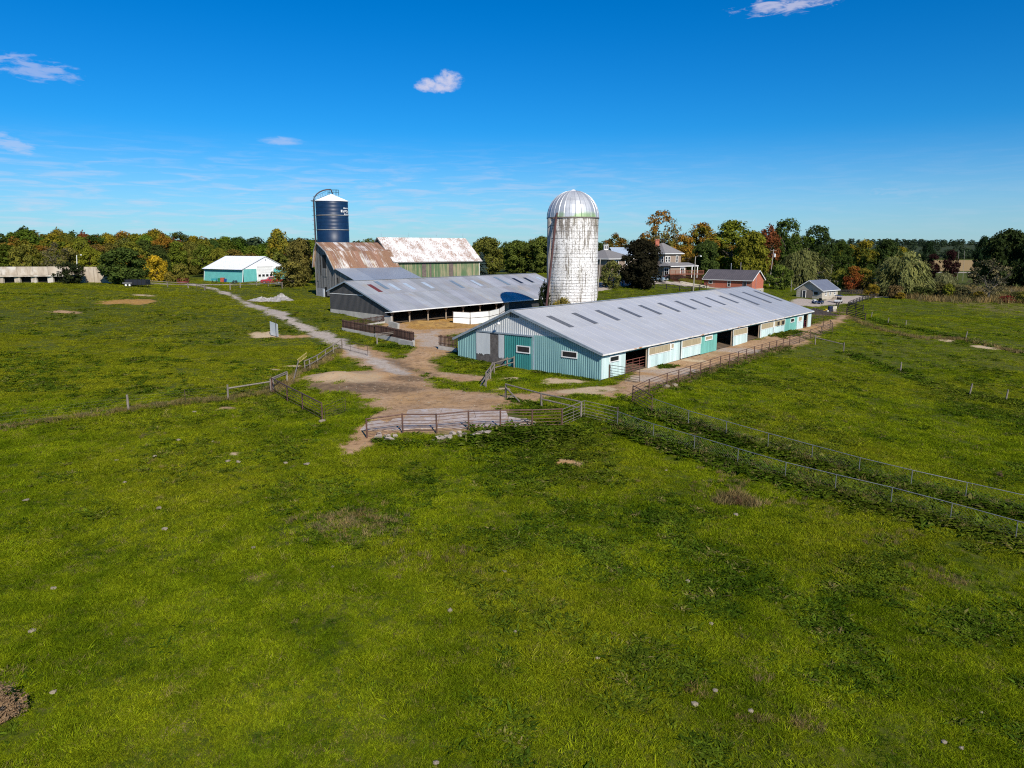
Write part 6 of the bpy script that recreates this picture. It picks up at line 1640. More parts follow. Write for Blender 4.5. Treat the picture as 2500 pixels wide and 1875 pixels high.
def tote():
    c = P(2033, 761); root = thing('tote_tank', 'square cream plastic tote tank in a cage by lane', 'tank', c); mb = MB(); mb.box(c + UP * .72, V(.5, .25, 0), V(-.22, .45, 0), V(0, 0, .5)); mb.build('tank', pm('cream_plastic', (.62, .56, .44), (.5, .45, .36), 1.5, .5), root)
    mb = MB(); mb.box(c + UP * .1, V(.54, .27, 0), V(-.24, .48, 0), V(0, 0, .1)); mb.build('pallet', M_POSTWOOD, root)
    mb = MB(); f = lambda a, b, z: c + V(.52, .26, 0) * a + V(-.23, .47, 0) * b + UP * z
    for z in (.3, .55, .8, 1.05, 1.24):
        for (a0, b0, a1, b1) in ((-1, -1, 1, -1), (1, -1, 1, 1), (-1, -1, -1, 1), (-1, 1, 1, 1)): mb.tube(f(a0, b0, z), f(a1, b1, z), .015, n=4)
    for a in (-1, -.33, .33, 1): mb.tube(f(a, -1, .2), f(a, -1, 1.24), .015, n=4)
    for b in (-.33, .33, 1): mb.tube(f(1, b, .2), f(1, b, 1.24), .015, n=4); mb.tube(f(-1, b, .2), f(-1, b, 1.24), .015, n=4)
    mb.build('cage', M_GALV, root); mb = MB(); mb.lathe(c + UP * 1.22, [(.0, 0), (.14, 0), (.14, .06), (0, .07)], 12); mb.build('cap', M_BLACK, root)
tote()
def junk_by_shed():
    c = P(524, 690); root = thing('flat_cart', 'turquoise box cart on legs against the teal shed', 'cart', c)
    M_ = pm('cart_turquoise', (.03, .26, .30), None, 2, .5); mb = MB(); mb.box(c + UP * .95, V(.75, 0, 0), V(0, .4, 0), V(0, 0, .22)); mb.build('box', M_, root)
    for x in (-.6, .6):
        for y in (-.3, .3):
            mb = MB(); mb.bar(c + V(x, y, 0), c + V(x, y, .75), .12, .12); mb.build('leg', M_BLACK, root)
    drum('drum', 'green drum next to the turquoise cart', P(535.5, 688.5), .35, 1.1, (.02, .16, .06), 'drum')
    for k, (px, w, h, col, lb) in enumerate([(544, .55, 1.25, (.42, .10, .06), 'red brown crate standing behind the blue bin'), (551, .62, .95, (.015, .06, .26), 'blue open bin by the teal shed wall'), (541, .3, .6, (.45, .32, .2), 'tan sack between green drum and blue bin')]):
        c = P(px, 688.5); mb = MB(); o = [V(-w, -w, 0) * .8, V(w, -w, 0) * .8, V(w, w, 0) * .8, V(-w, w, 0) * .8]
        bot = [c + q_ for q_ in o]; top = [c + q_ * 1.2 + UP * h for q_ in o]; inn = [c + q_ * 1.1 + UP * h for q_ in o]; inb = [c + q_ * .95 + UP * .12 for q_ in o]
        vs = bot + top + inn + inb; mb.mesh(vs, [(3, 2, 1, 0)] + [(i, (i + 1) % 4, 4 + (i + 1) % 4, 4 + i) for i in range(4)] + [(4 + i, 4 + (i + 1) % 4, 8 + (i + 1) % 4, 8 + i) for i in range(4)] + [(8 + i, 8 + (i + 1) % 4, 12 + (i + 1) % 4, 12 + i) for i in range(4)] + [(12, 13, 14, 15)])
        tag(mb.build('storage_bin' if k < 2 else 'sack', pm('bin_%d' % k, col, None, 2, .5), org=tuple(c)), lb, 'bin' if k < 2 else 'sack')
    c = P(573, 691); root = thing('lawn_mower', 'small dark mower parked by shed corner post', 'mower', c); mb = MB(); mb.box(c + UP * .35, V(.7, 0, 0), V(0, .35, 0), V(0, 0, .12)); mb.box(c + V(.35, 0, .6), V(.3, 0, 0), V(0, .25, 0), V(0, 0, .15)); mb.box(c + V(-.35, 0, .6), V(.06, 0, 0), V(0, .22, 0), V(0, 0, .2)); mb.build('body', pm('mower_dark', (.03, .05, .06), None, 2, .5), root)
    for x in (-.5, .5):
        for s in (-1, 1): mb = MB(); mb.tube(c + V(x, s * .3, .2), c + V(x, s * .42, .2), .2, n=10); mb.build('wheel', M_TYRE, root)
junk_by_shed()
def trailer():
    c = P(337, 700); root = thing('flatbed_trailer', 'dark stock trailer with white fender under left tree', 'trailer', c); mb = MB(); mb.box(c + UP * 1.0, V(2.3, 0, 0), V(0, 1.0, 0), V(0, 0, .55)); b = mb.build('bed', pm('trailer_dark', (.02, .022, .03), None, 2, .5), root)
    for k in range(6): mb = MB(); mb.bar(c + V(-2.2 + k * .88, -1.03, .5), c + V(-2.2 + k * .88, -1.03, 1.75), .06, .08); mb.build('side_stake', M_BLACK, b)
    for x in (-2.0, -1.2):
        mb = MB(); mb.tube(c + V(x, -1.15, .4), c + V(x, -.9, .4), .4, n=14); w = mb.build('wheel', M_TYRE, root); mb = MB(); mb.tube(c + V(x, -1.16, .4), c + V(x, -1.155, .4), .22, n=12); mb.build('rim', M_WHITE, w)
    mb = MB(); mb.bar(c + V(-2.7, -1.05, .85), c + V(-.7, -1.05, .85), .3, .06); mb.build('fender', M_WHITE, root)
    mb = MB(); mb.bar(c + V(2.3, 0, .5), c + V(3.4, 0, .45), .12, .12); mb.build('tow_bar', M_BLACK, root)
trailer()
def feeder():
    c = P(447, 692); root = thing('bale_feeder', 'rusty red round bale feeder by the left rail fence', 'feeder', c); M_ = pm('feeder_red', (.20, .035, .03), (.13, .03, .028), 2, .6)
    r = 1.5
    for z in (.1, .55, 1.25): mb = MB(); mb.ptube([c + V(r * math.cos(t_), r * math.sin(t_), z) for t_ in np.linspace(0, 2 * math.pi, 25)], .035, 5); mb.build('hoop', M_, root)
    for k in range(16): a = 2 * math.pi * k / 16; mb = MB(); mb.tube(c + V(r * math.cos(a), r * math.sin(a), .1), c + V(r * math.cos(a), r * math.sin(a), 1.25), .025, n=5); mb.build('bar', M_, root)
    mb = MB(); mb.lathe(c, [(r - .02, .1), (r - .02, .55)], 24); mb.build('skirt', M_, root)
feeder()
# leaning white sheet on stakes
a, b = P(660.5, 819), P(679.5, 824); root = thing('white_board', 'white metal sheet on stakes standing in left field by track', 'board', (a + b) / 2)
mb = MB(); mb.prism([a + UP * .1, b + UP * .1, b + UP * 1.85, a + UP * 2.0], V(.02, .03, 0)); mb.build('sheet', pm('white_sheet', (.66, .70, .72), (.58, .62, .65), 1, .4, .2), root)
for p_ in (a + V(.3, .1, 0), b + V(-.3, .1, 0)): mb = MB(); mb.tube(p_, p_ + UP * 2.7, .03, n=5); mb.build('stake', M_PIPE2, root)
# yellow ladder against the wire fence
a, b = P(727, 905, .75), P(750, 893, 1.05); root = thing('ladder', 'yellow ladder lying on the leaning left fence', 'ladder', a); M_ = pm('ladder_yellow', (.62, .47, .16), (.5, .38, .14), 2, .6); off = V(.05, -.12, .42)
for o in (V(0, 0, 0), off): mb = MB(); mb.bar(a + o, b + o, .04, .08); mb.build('side_rail', M_, root)
for k in range(7): q_ = a + (b - a) * (k + .5) / 7; mb = MB(); mb.tube(q_, q_ + off, .018, n=5); mb.build('rung', M_, root)
p0, p1 = P(714, 938), P(730, 903, 1.0); mb = MB(); mb.tube(p0, p1, .07, .06, 7); tag(mb.build('fence_post', M_RAILW, org=tuple(p0)), 'fallen grey post propped beside the yellow ladder', 'post')

# ---------------------------------------------------------------- poles and lamps
def pole(name, label, base, top, r=.13, lamp=False, transformer=False, cat='pole', mat=None, arm=1.2):
    root = thing(name, label, cat, base); mb = MB(); mb.tube(base - UP * .3, top, r, r * .75, 9); mb.build('shaft', mat or pm('pole_wood', (.36, .33, .29), (.27, .24, .21), 1, .85, 0, .2, (3, 3, .4)), root)
    if lamp:
        mb = MB(); e = top + V(arm, -.2, .15); mb.ptube([top - UP * .25, top + V(arm * .4, -.1, .1), e], .04, 6); mb.build('lamp_arm', M_GALV, root); mb = MB(); mb.lathe(e - UP * .12, [(.02, .2), (.16, .15), (.24, -.02), (.14, -.14), (.01, -.16)], 12); mb.build('lamp_head', M_WHITE, root, True)
    if transformer:
        mb = MB(); c = top + V(.35, -.25, -1.9); mb.lathe(c, [(.01, -.5), (.24, -.5), (.26, .4), (.2, .5), (.01, .55)], 12); mb.build('transformer', M_WHITE, root); mb = MB(); mb.bar(top + V(-.9, 0, -.4), top + V(.9, 0, -.4), .1, .12); mb.build('cross_arm', M_POSTWOOD, root)
b_ = P(1692.5, 712); pole('lamp_post', 'grey lamp pole standing before the farmhouse deck', b_, at_y(1698, 626, b_[1]), .13, True, cat='lamp post')
b_ = P(1457, 728); pole('utility_pole', 'leaning bare pole just right of the white silo', b_, at_y(1466, 630, b_[1]), .13)
b_ = P(1878, 698); pole('utility_pole', 'tall pole with white transformer behind brick outbuilding', b_, at_y(1889, 608, b_[1]), .14, False, True)
b_ = at_y(189, 680, P(190, 686)[1] + 10); b_[2] = gz(b_[0], b_[1]); pole('lamp_post', 'white yard lamp post behind the concrete bunker wall', b_, at_y(187, 623, b_[1]), .12, True, cat='lamp post', mat=M_WHITE, arm=1.4)
b_ = P(1931, 712); pole('utility_pole', 'short slim pole on grass left of stone shed', b_, b_ + UP * 3.2, .06)
b_ = P(2027, 700); pole('utility_pole', 'thin pole behind the right end of stone shed', b_, b_ + UP * 7.0, .07)
b_ = at_y(1807, 700, 205); b_[2] = gz(b_[0], b_[1]); pole('utility_pole', 'slim grey pole rising behind the brick outbuilding roof', b_, at_y(1809, 640, 205), .10)
p_ = at_y(2340, 665, 330); p_[2] = gz(p_[0], p_[1]); pole('utility_pole', 'distant thin pole left of a twin near the far road', p_, at_y(2341, 612, 330), .07)
p_ = at_y(2353, 665, 330); p_[2] = gz(p_[0], p_[1]); pole('utility_pole', 'distant thin pole right of a twin near the far road', p_, at_y(2355, 612, 330), .07)

# ---------------------------------------------------------------- stones, rubble, piles
def rock_mesh(seed, flat=.55):
    rr = random.Random(seed); bm = bmesh.new(); bmesh.ops.create_icosphere(bm, subdivisions=1, radius=1)
    for v in bm.verts: v.co *= rr.uniform(.7, 1.2); v.co.z *= flat
    me = bpy.data.meshes.new('stone'); bm.to_mesh(me); bm.free(); me.attributes.new('tint', 'FLOAT', 'FACE'); return me
M_ROCK = pm('pale_rock', (.31, .26, .19), (.20, .16, .11), 3, .9, 0, .3)
RK = [rock_mesh(s) for s in range(6)]
for m in RK: m.materials.append(M_ROCK)
def rock(p_, s, label, group=None, k=0, name='stone', cat='stone', sink=.25):
    o = bpy.data.objects.new(name, RK[k % 6]); COL.objects.link(o); o.location = tuple(p_ + UP * s * (.55 - sink)); o.scale = (s * R_.uniform(.9, 1.4), s, s * R_.uniform(.7, 1.1)); o.rotation_euler = (0, 0, R_.uniform(0, 6.28)); return tag(o, label, cat, group)
field = [(436, 1077, .16), (379, 1117, .14), (557, 1129, .16), (582, 1130, .14), (749, 1136, .17), (388, 1243, .14), (402, 1295, .15), (304, 1180, .11), (475, 1008, .18), (285, 1126, .1), (64, 1224, .14),
         (131, 1439, .1), (79, 1545, .13), (131, 1694, .1), (812, 1387, .09), (1099, 1494, .12), (619, 1340, .1), (1232, 1397, .08), (1065, 1866, .09), (1679, 1422, .12), (1736, 1525, .09), (1458, 1610, .09),
         (1745, 1690, .10), (1696, 1723, .11), (1832, 1740, .09), (2396, 1743, .07), (2305, 1816, .09), (2346, 1830, .09), (1797, 1260, .14), (1256, 1545, .08), (698, 1133, .13), (1925, 1102, .22), (1626, 1150, .1), (520, 1080, .1)]
for i, (px, py, s) in enumerate(field):
    rock(P(px, py, .03), s * 1.2, 'pale stone ' + ['in the upper pasture', 'in the middle pasture', 'in the near pasture', 'at the bottom of the pasture'][min(3, int((py - 1000) / 220))] + ' ' + ['at far left', 'left of centre', 'right of centre', 'at far right'][min(3, int(px / 625))], 'pale stones scattered over the pasture', i)
for i, (px, py, s, lb) in enumerate([(1648, 943, .38, 'flat pale stone under the lane fence'), (1627, 946, .4, 'buff boulder at the foot of lane fence post'), (787, 1031, .3, 'rubble at foot of the brown pipe panel end post'), (1249, 972, .35, 'brick coloured block below the braced beam fence')]):
    rock(P(px, py), s, lb, None, i)
# broken edge of the slab: rubble pieces
rr = random.Random(12); edge_px = [(905, 1072), (940, 1066), (1000, 1068), (1060, 1070), (1112, 1064), (1150, 1058), (1195, 1058), (1240, 1052), (1275, 1040), (1285, 1030)]
M_RUB = pm('rubble', (.40, .34, .29), (.26, .21, .17), 2, .9, 0, .4)
for i in range(34):
    f = rr.uniform(0, len(edge_px) - 1.001); k = int(f); u = f - k; px = edge_px[k][0] * (1 - u) + edge_px[k + 1][0] * u; py = edge_px[k][1] * (1 - u) + edge_px[k + 1][1] * u
    p_ = P(px + rr.uniform(-8, 8), py + rr.uniform(-4, 9)); s = rr.uniform(.12, .42); mb = MB(); n = rr.randint(4, 6); a0 = rr.uniform(0, 6.28); poly = [p_ + V(s * rr.uniform(.7, 1.2) * math.cos(a0 + 6.283 * j / n), s * rr.uniform(.7, 1.2) * math.sin(a0 + 6.283 * j / n), rr.uniform(-.1, .12)) for j in range(n)]
    mb.prism(poly, V(rr.uniform(-.1, .1), rr.uniform(-.12, .0), rr.uniform(.1, .22)), rr.random()); tag(mb.build('concrete_chunk', M_RUB, org=tuple(p_)), 'broken concrete chunk at the slab edge near pipe fence post ' + ['one', 'two', 'three', 'four', 'five', 'six', 'seven'][int(np.argmin([abs(px - v_) for v_ in (896, 983, 1066, 1144, 1221, 1299, 1372)]))] + ' from left', 'rubble', 'concrete rubble along the slab edge')
def heap(name, label, cat, px, py, rx, ry, h, mat, seed, n=2):
    c = P(px, py); mb = MB(); rr = random.Random(seed); N = 26; M_ = 9; rings = []
    for j in range(M_):
        u = j / (M_ - 1); row = []
        for k in range(N):
            a = 2 * math.pi * k / N; w = 1 + .25 * math.sin(2 * a + seed) + rr.uniform(-.12, .12); x, y = c[0] + rx * u * w * math.cos(a), c[1] + ry * u * w * math.sin(a)
            row.append(V(x, y, gz(x, y) + h * (1 - u) ** 1.1 * (1 + rr.uniform(-.25, .25)) + (-.08 if j == M_ - 1 else .0)))
        rings.append(row)
    vs = sum(rings, []); mb.mesh(vs, [(j * N + k, j * N + (k + 1) % N, (j + 1) * N + (k + 1) % N, (j + 1) * N + k) for j in range(M_ - 1) for k in range(N)])
    return tag(mb.build(name, mat, org=tuple(c)), label, cat)
M_LIME = pm('lime_rubble', (.40, .38, .36), (.20, .18, .17), 1.6, .9, 0, .5)
heap('lime_heap', 'rounded white lime heap right of the track', 'heap', 688, 733, 2.6, 1.8, 1.25, M_LIME, 3)
heap('lime_heap', 'low spread of white rubble beside the track', 'heap', 640, 734, 3.4, 1.8, .7, M_LIME, 5)
heap('lime_heap', 'small white rubble mound between two lime heaps', 'heap', 663, 735, 2.0, 1.4, .7, M_LIME, 9)
M_STRAW = pm('loose_straw', (.34, .205, .060), (.22, .125, .045), 1.4, .95, 0, .6)
heap('straw_pile', 'orange brown straw bedding spread under the open barn front', 'straw', 1062, 792, 5.5, 3.0, .55, M_STRAW, 7)
heap('straw_pile', 'straw bedding heaped beside the white panel pen', 'straw', 1110, 797, 5.0, 2.2, .45, M_STRAW, 8)
heap('manure_heap', 'dark mulch heap beyond the far end of teal barn', 'heap', 1992, 764, 4.5, 2.6, .9, pm('dark_mulch', (.055, .045, .04), (.03, .025, .022), 1.5, .95, 0, .6), 4)
heap('dirt_mound', 'bare earth mound with stones left of the yard', 'mound', 828, 926, 2.4, 1.7, .55, pm('mound_earth', (.40, .27, .17), (.30, .20, .13), 1.2, .95, 0, .5), 2)
# ---------------------------------------------------------------- trees
def leaf_mat(name, turn=None, trans=.28):
    """leaf colour comes from the tree's own object colour; some crowns carry a second autumn tone in blotches"""
    t = NT(name); oi = t.n('ShaderNodeObjectInfo'); ti = t.attr('tint'); tc_ = t.n('ShaderNodeTexCoord').outputs['Object']
    k = t.math('MULTIPLY_ADD', ti, 1.1, c=.48); cb = t.n('ShaderNodeCombineXYZ'); [t.l(k, cb.inputs[i]) for i in range(3)]
    col = t.mix(1.0, oi.outputs['Color'], cb.outputs[0], 'MULTIPLY')
    col = t.mix(t.math('MULTIPLY', t.ramp(ti, .55, 1.0), .35), col, t.mix(1.0, col, (1.5, 1.15, .7), 'MULTIPLY'))
    if turn:
        sp = t.n('ShaderNodeSeparateXYZ'); t.l(tc_, sp.inputs[0]); n = t.noise(tc_, 3.0, 3, .5)
        m = t.ramp(t.math('ADD', t.math('MULTIPLY', n, 1.0), t.math('MULTIPLY', sp.outputs[2], .35)), .62, .88)
        col = t.mix(t.math('MULTIPLY', m, .85), col, t.mix(1.0, turn, cb.outputs[0], 'MULTIPLY'))
    d = t.n('ShaderNodeBsdfDiffuse'); tr = t.n('ShaderNodeBsdfTranslucent'); mx = t.n('ShaderNodeMixShader'); mx.inputs[0].default_value = trans
    t.l(col, d.inputs[0]); t.l(col, tr.inputs[0]); t.l(d.outputs[0], mx.inputs[1]); t.l(tr.outputs[0], mx.inputs[2]); t.t.nodes.remove(t.b); t.l(mx.outputs[0], t.o.inputs[0]); return t.m
LEAF = {'plain': leaf_mat('leaves'), 'orange': leaf_mat('leaves_turning_orange', (.27, .125, .022)), 'yellow': leaf_mat('leaves_turning_yellow', (.27, .20, .018)), 'red': leaf_mat('leaves_turning_red', (.19, .060, .028))}
M_BARK = pm('bark', (.13, .105, .085), (.075, .06, .05), 3, .9, 0, .4, (3, 3, .5), .1)
M_BARKP = pm('pale_bark', (.22, .19, .155), (.13, .11, .09), 3, .9, 0, .3, (3, 3, .5), .1)
def leaf_quads(cen, nrm, size, rng, aspect=1.6):
    """numpy: one bent diamond (4 verts) per leaf cluster"""
    n = len(cen); nrm = nrm / (np.linalg.norm(nrm, axis=1, keepdims=True) + 1e-9)
    r = rng.normal(size=(n, 3)); x = np.cross(nrm, r); x /= (np.linalg.norm(x, axis=1, keepdims=True) + 1e-9); y = np.cross(nrm, x)
    s = size * rng.uniform(.55, 1.45, (n, 1)); a = x * s * aspect * .5; b = y * s * .5; k = nrm * s * .15
    return np.stack([cen - a, cen - b + k, cen + a, cen + b + k], 1)
def crown_mesh(name, seed, H=1.0, base=.22, wid=.38, shape='round', ncl=80, nlf=55, leaf=.030, cl=.11):
    rng = np.random.default_rng(seed); C = []; tries = 0
    lob = rng.uniform(.75, 1.2, 7)
    def env(h, a):
        u = (h - base) / (H - base)
        if shape == 'round': r = math.sqrt(max(0, 1 - (2 * u - .95) ** 2 * .98))
        elif shape == 'oval': r = math.sin(math.pi * min(1, u * .93 + .06)) ** .7
        elif shape == 'spread': r = (min(1, u * 2.6) ** .6) * math.sqrt(max(0, 1 - (max(0, u - .35) / .66) ** 2))
        elif shape == 'cone': r = (1 - u) ** .8 * (.25 + .75 * min(1, u * 6)) * (1.0 + .22 * math.sin(u * 38))
        elif shape == 'willow': r = math.sqrt(max(0, 1 - (max(0, u - .3) / .7) ** 2.2)) * (.85 if u < .3 else 1)
        else: r = math.sqrt(max(0, 1 - u * u)) 
        k = a / (2 * math.pi) * 7; i = int(k) % 7; f = k - int(k); return wid * r * (lob[i] * (1 - f) + lob[(i + 1) % 7] * f)
    while len(C) < ncl and tries < 20000:
        tries += 1; h = rng.uniform(base, H); a = rng.uniform(0, 2 * math.pi); R0 = env(h, a); rr = R0 * math.sqrt(rng.uniform(.12, 1.0)); p = np.array([rr * math.cos(a), rr * math.sin(a), h])
        if all(np.linalg.norm(p - q_) > cl * .55 for q_ in C[-25:]): C.append(p)
    qs, ts = [], []; axis_c = np.array([0, 0, base + (H - base) * .4])
    for p in C:
        rc = cl * rng.uniform(.65, 1.35); n = int(nlf * rng.uniform(.7, 1.3)); d = rng.normal(size=(n, 3)); d /= np.linalg.norm(d, axis=1, keepdims=True); rad_ = rc * rng.uniform(.45, 1.0, (n, 1))
        if shape == 'willow':
            d[:, 2] *= 1.0; cen = p + d * rad_ * np.array([.75, .75, .6]); drop = rng.uniform(0, 1, (n, 1)) ** 1.3 * .22; cen[:, 2:] -= drop; out = (p - axis_c) * np.array([1, 1, 0]); nr = out / (np.linalg.norm(out) + 1e-6) + rng.normal(size=(n, 3)) * .5 + np.array([0, 0, .35])
            q_ = leaf_quads(cen, nr, leaf * .8, rng); ln = rng.uniform(.04, .085, (n, 1)); w = np.cross(nr, [0, 0, 1.]); w /= (np.linalg.norm(w, axis=1, keepdims=True) + 1e-6); w *= leaf * .26
            top = cen; bot = cen - np.array([0, 0, 1.]) * ln + (cen - axis_c) * np.array([.12, .12, 0]); q2 = np.stack([top - w, top + w, bot + w * .5, bot - w * .5], 1); q_ = np.where(rng.uniform(size=(n, 1, 1)) < .65, q2, q_)
        else:
            fl = np.array([1, 1, .72]) if shape != 'cone' else np.array([1.25, 1.25, .4]); cen = p + d * rad_ * fl; out = (p - axis_c); out = out / (np.linalg.norm(out) + 1e-6); nr = d * .8 + out * .35 + np.array([0, 0, .45]) + rng.normal(size=(n, 3)) * .55; q_ = leaf_quads(cen, nr, leaf, rng)
        qs.append(q_); ct = rng.uniform(.1, .9); ts.append(np.clip(ct * .65 + rng.uniform(0, .35, n), 0, 1))
    Q = np.concatenate(qs); T_ = np.concatenate(ts); n = len(Q); me = fast_mesh(name, Q.reshape(-1, 3), np.arange(4 * n).reshape(-1, 4)); me.polygons.foreach_set('use_smooth', np.zeros(n, bool))
    at = me.attributes.new('tint', 'FLOAT', 'FACE'); at.data.foreach_set('value', T_.astype(np.float32)); return me, C
def limb(mb, p, d, ln, r, rng, depth, spread=.6):
    pts, rs = [p], [r]; q_ = p.copy(); dd = d.copy()
    for k in range(4):
        dd = unit(dd + rng.normal(size=3) * .13 + V(0, 0, .05)); q_ = q_ + dd * ln / 4; pts.append(q_.copy()); rs.append(r * (1 - .17 * (k + 1)))
    mb.ptube(pts, rs, 6 if r > .01 else 4, cap=False)
    if depth > 0:
        for k in range(3 if depth > 1 else 2):
            i = rng.integers(2, 5); limb(mb, pts[i], unit(dd + rng.normal(size=3) * spread), ln * rng.uniform(.5, .75), rs[i] * .68, rng, depth - 1, spread)
def trunk_mesh(name, seed, C, base, H, r=.022, fork=5):
    rng = np.random.default_rng(seed); mb = MB(); top = V(rng.uniform(-.02, .02), rng.uniform(-.02, .02), base + (H - base) * .45); f = V(top[0] * .5, top[1] * .5, base * .8)
    mb.ptube([V(0, 0, -.03), V(0, 0, .02), f, top], [r * 1.7, r * 1.1, r * .9, r * .45], 8)
    cs = sorted(C, key=lambda c: -np.linalg.norm(c[:2]))[:fork * 3]; rng.shuffle(cs)
    for c in cs[:fork + 3]:
        s = f + (top - f) * rng.uniform(0, .9); mid = (s + c) / 2 + V(0, 0, .03); mb.ptube([s, mid, np.asarray(c)], [r * .5, r * .32, r * .12], 5, cap=False)
    return mb.data(name)
PROTO = {}
def proto(key, **kw):
    bark = kw.pop('bark', M_BARK); fork = kw.pop('fork', 5); tr = kw.pop('tr', .022); cm, C = crown_mesh('crown_' + key, **kw); tm = trunk_mesh('trunk_' + key, kw['seed'] + 50, C, kw.get('base', .22), kw.get('H', 1.0), tr, fork); cm.materials.append(LEAF['plain']); tm.materials.append(bark); PROTO[key] = (tm, cm)
proto('roundA', seed=1, base=.14, wid=.40, shape='round', ncl=85, nlf=60)
proto('roundB', seed=2, base=.12, wid=.44, shape='round', ncl=95, nlf=58, cl=.12)
proto('ovalA', seed=3, base=.16, wid=.30, shape='oval', ncl=75, nlf=60, cl=.10)
proto('ovalB', seed=4, base=.12, wid=.34, shape='oval', ncl=85, nlf=60, cl=.105)
proto('spreadA', seed=5, base=.30, wid=.46, shape='spread', ncl=62, nlf=60, cl=.115)
proto('open', seed=6, base=.34, wid=.40, shape='spread', ncl=58, nlf=44, leaf=.027, cl=.10, fork=9, tr=.02)
proto('willowA', seed=7, base=.10, wid=.55, shape='willow', ncl=120, nlf=85, leaf=.030, cl=.13)
proto('willowB', seed=8, base=.08, wid=.52, shape='willow', ncl=110, nlf=85, leaf=.032, cl=.13)
proto('bush', seed=9, base=.02, wid=.62, shape='round', ncl=60, nlf=60, leaf=.05, cl=.17, tr=.03)
proto('bushB', seed=10, base=.0, wid=.55, shape='round', ncl=55, nlf=60, leaf=.055, cl=.18, tr=.03)
proto('twiggy', seed=14, base=.0, wid=.5, shape='round', ncl=34, nlf=34, leaf=.035, cl=.14, tr=.02, fork=9)
proto('pine', seed=11, base=.10, wid=.34, shape='cone', ncl=130, nlf=42, leaf=.026, cl=.085)
proto('dense', seed=12, base=.06, wid=.50, shape='round', ncl=140, nlf=75, leaf=.034, cl=.12, tr=.03)
def bare_mesh(seed, depth=4, n=7):
    rng = np.random.default_rng(seed); mb = MB(); mb.ptube([V(0, 0, -.03), V(0, 0, .1), V(.01, 0, .28)], [.034, .026, .02], 8, cap=False)
    for k in range(n): a = 2 * math.pi * k / n + rng.uniform(-.3, .3); limb(mb, V(.01, 0, rng.uniform(.14, .28)), unit(V(math.cos(a) * .8, math.sin(a) * .8, rng.uniform(.4, 1.3))), rng.uniform(.26, .4), .011, rng, depth, .6)
    return mb.data('bare_branches')
BARE = [bare_mesh(1), bare_mesh(2)]
for m in BARE: m.materials.append(M_BARKP)
SEEN = set()
def put_tree(name, label, cat, key, px, py_base, py_top, wpx, Y, col, turn=None, group=None, base=None):
    """stands on the ground at depth Y; height and width from what is seen of it"""
    d = ray(px, py_base); x = d[0] * Y / d[1]
    z = gz(x, Y); top = at_y(px, py_top, Y)[2]; h = max(1.0, top - z); pw = wpx / FPX * Y / d[1] * 1.0
    while label in SEEN and group: label = label.replace(' woodland', '') + ', further right'
    SEEN.add(label)
    tm, cm = PROTO[key]; root = thing(name, label, cat, (x, Y, z), group); root.rotation_euler[2] = R_.uniform(0, 6.28)
    ext = {'roundA': .84, 'roundB': .92, 'ovalA': .66, 'ovalB': .74, 'spreadA': .95, 'open': .85, 'willowA': 1.2, 'willowB': 1.15, 'bush': 1.35, 'bushB': 1.2, 'pine': .74, 'dense': 1.08}[key]
    s = pw / ext; root.scale = (s, s, h * .97)
    for nm, m in (('trunk', tm), ('crown', cm)):
        o = bpy.data.objects.new(nm, m); COL.objects.link(o); o.parent = root
        if nm == 'crown':
            o.color = (*col, 1)
            if turn: o.material_slots[0].link = 'OBJECT'; o.material_slots[0].material = LEAF[turn]
    return root
G1, G2, G3, G4, G5 = (.086, .118, .016), (.128, .150, .018), (.050, .076, .016), (.165, .165, .020), (.036, .056, .016)
OR, YE, RD, OL = (.26, .15, .018), (.42, .29, .02), (.23, .065, .022), (.155, .130, .028)
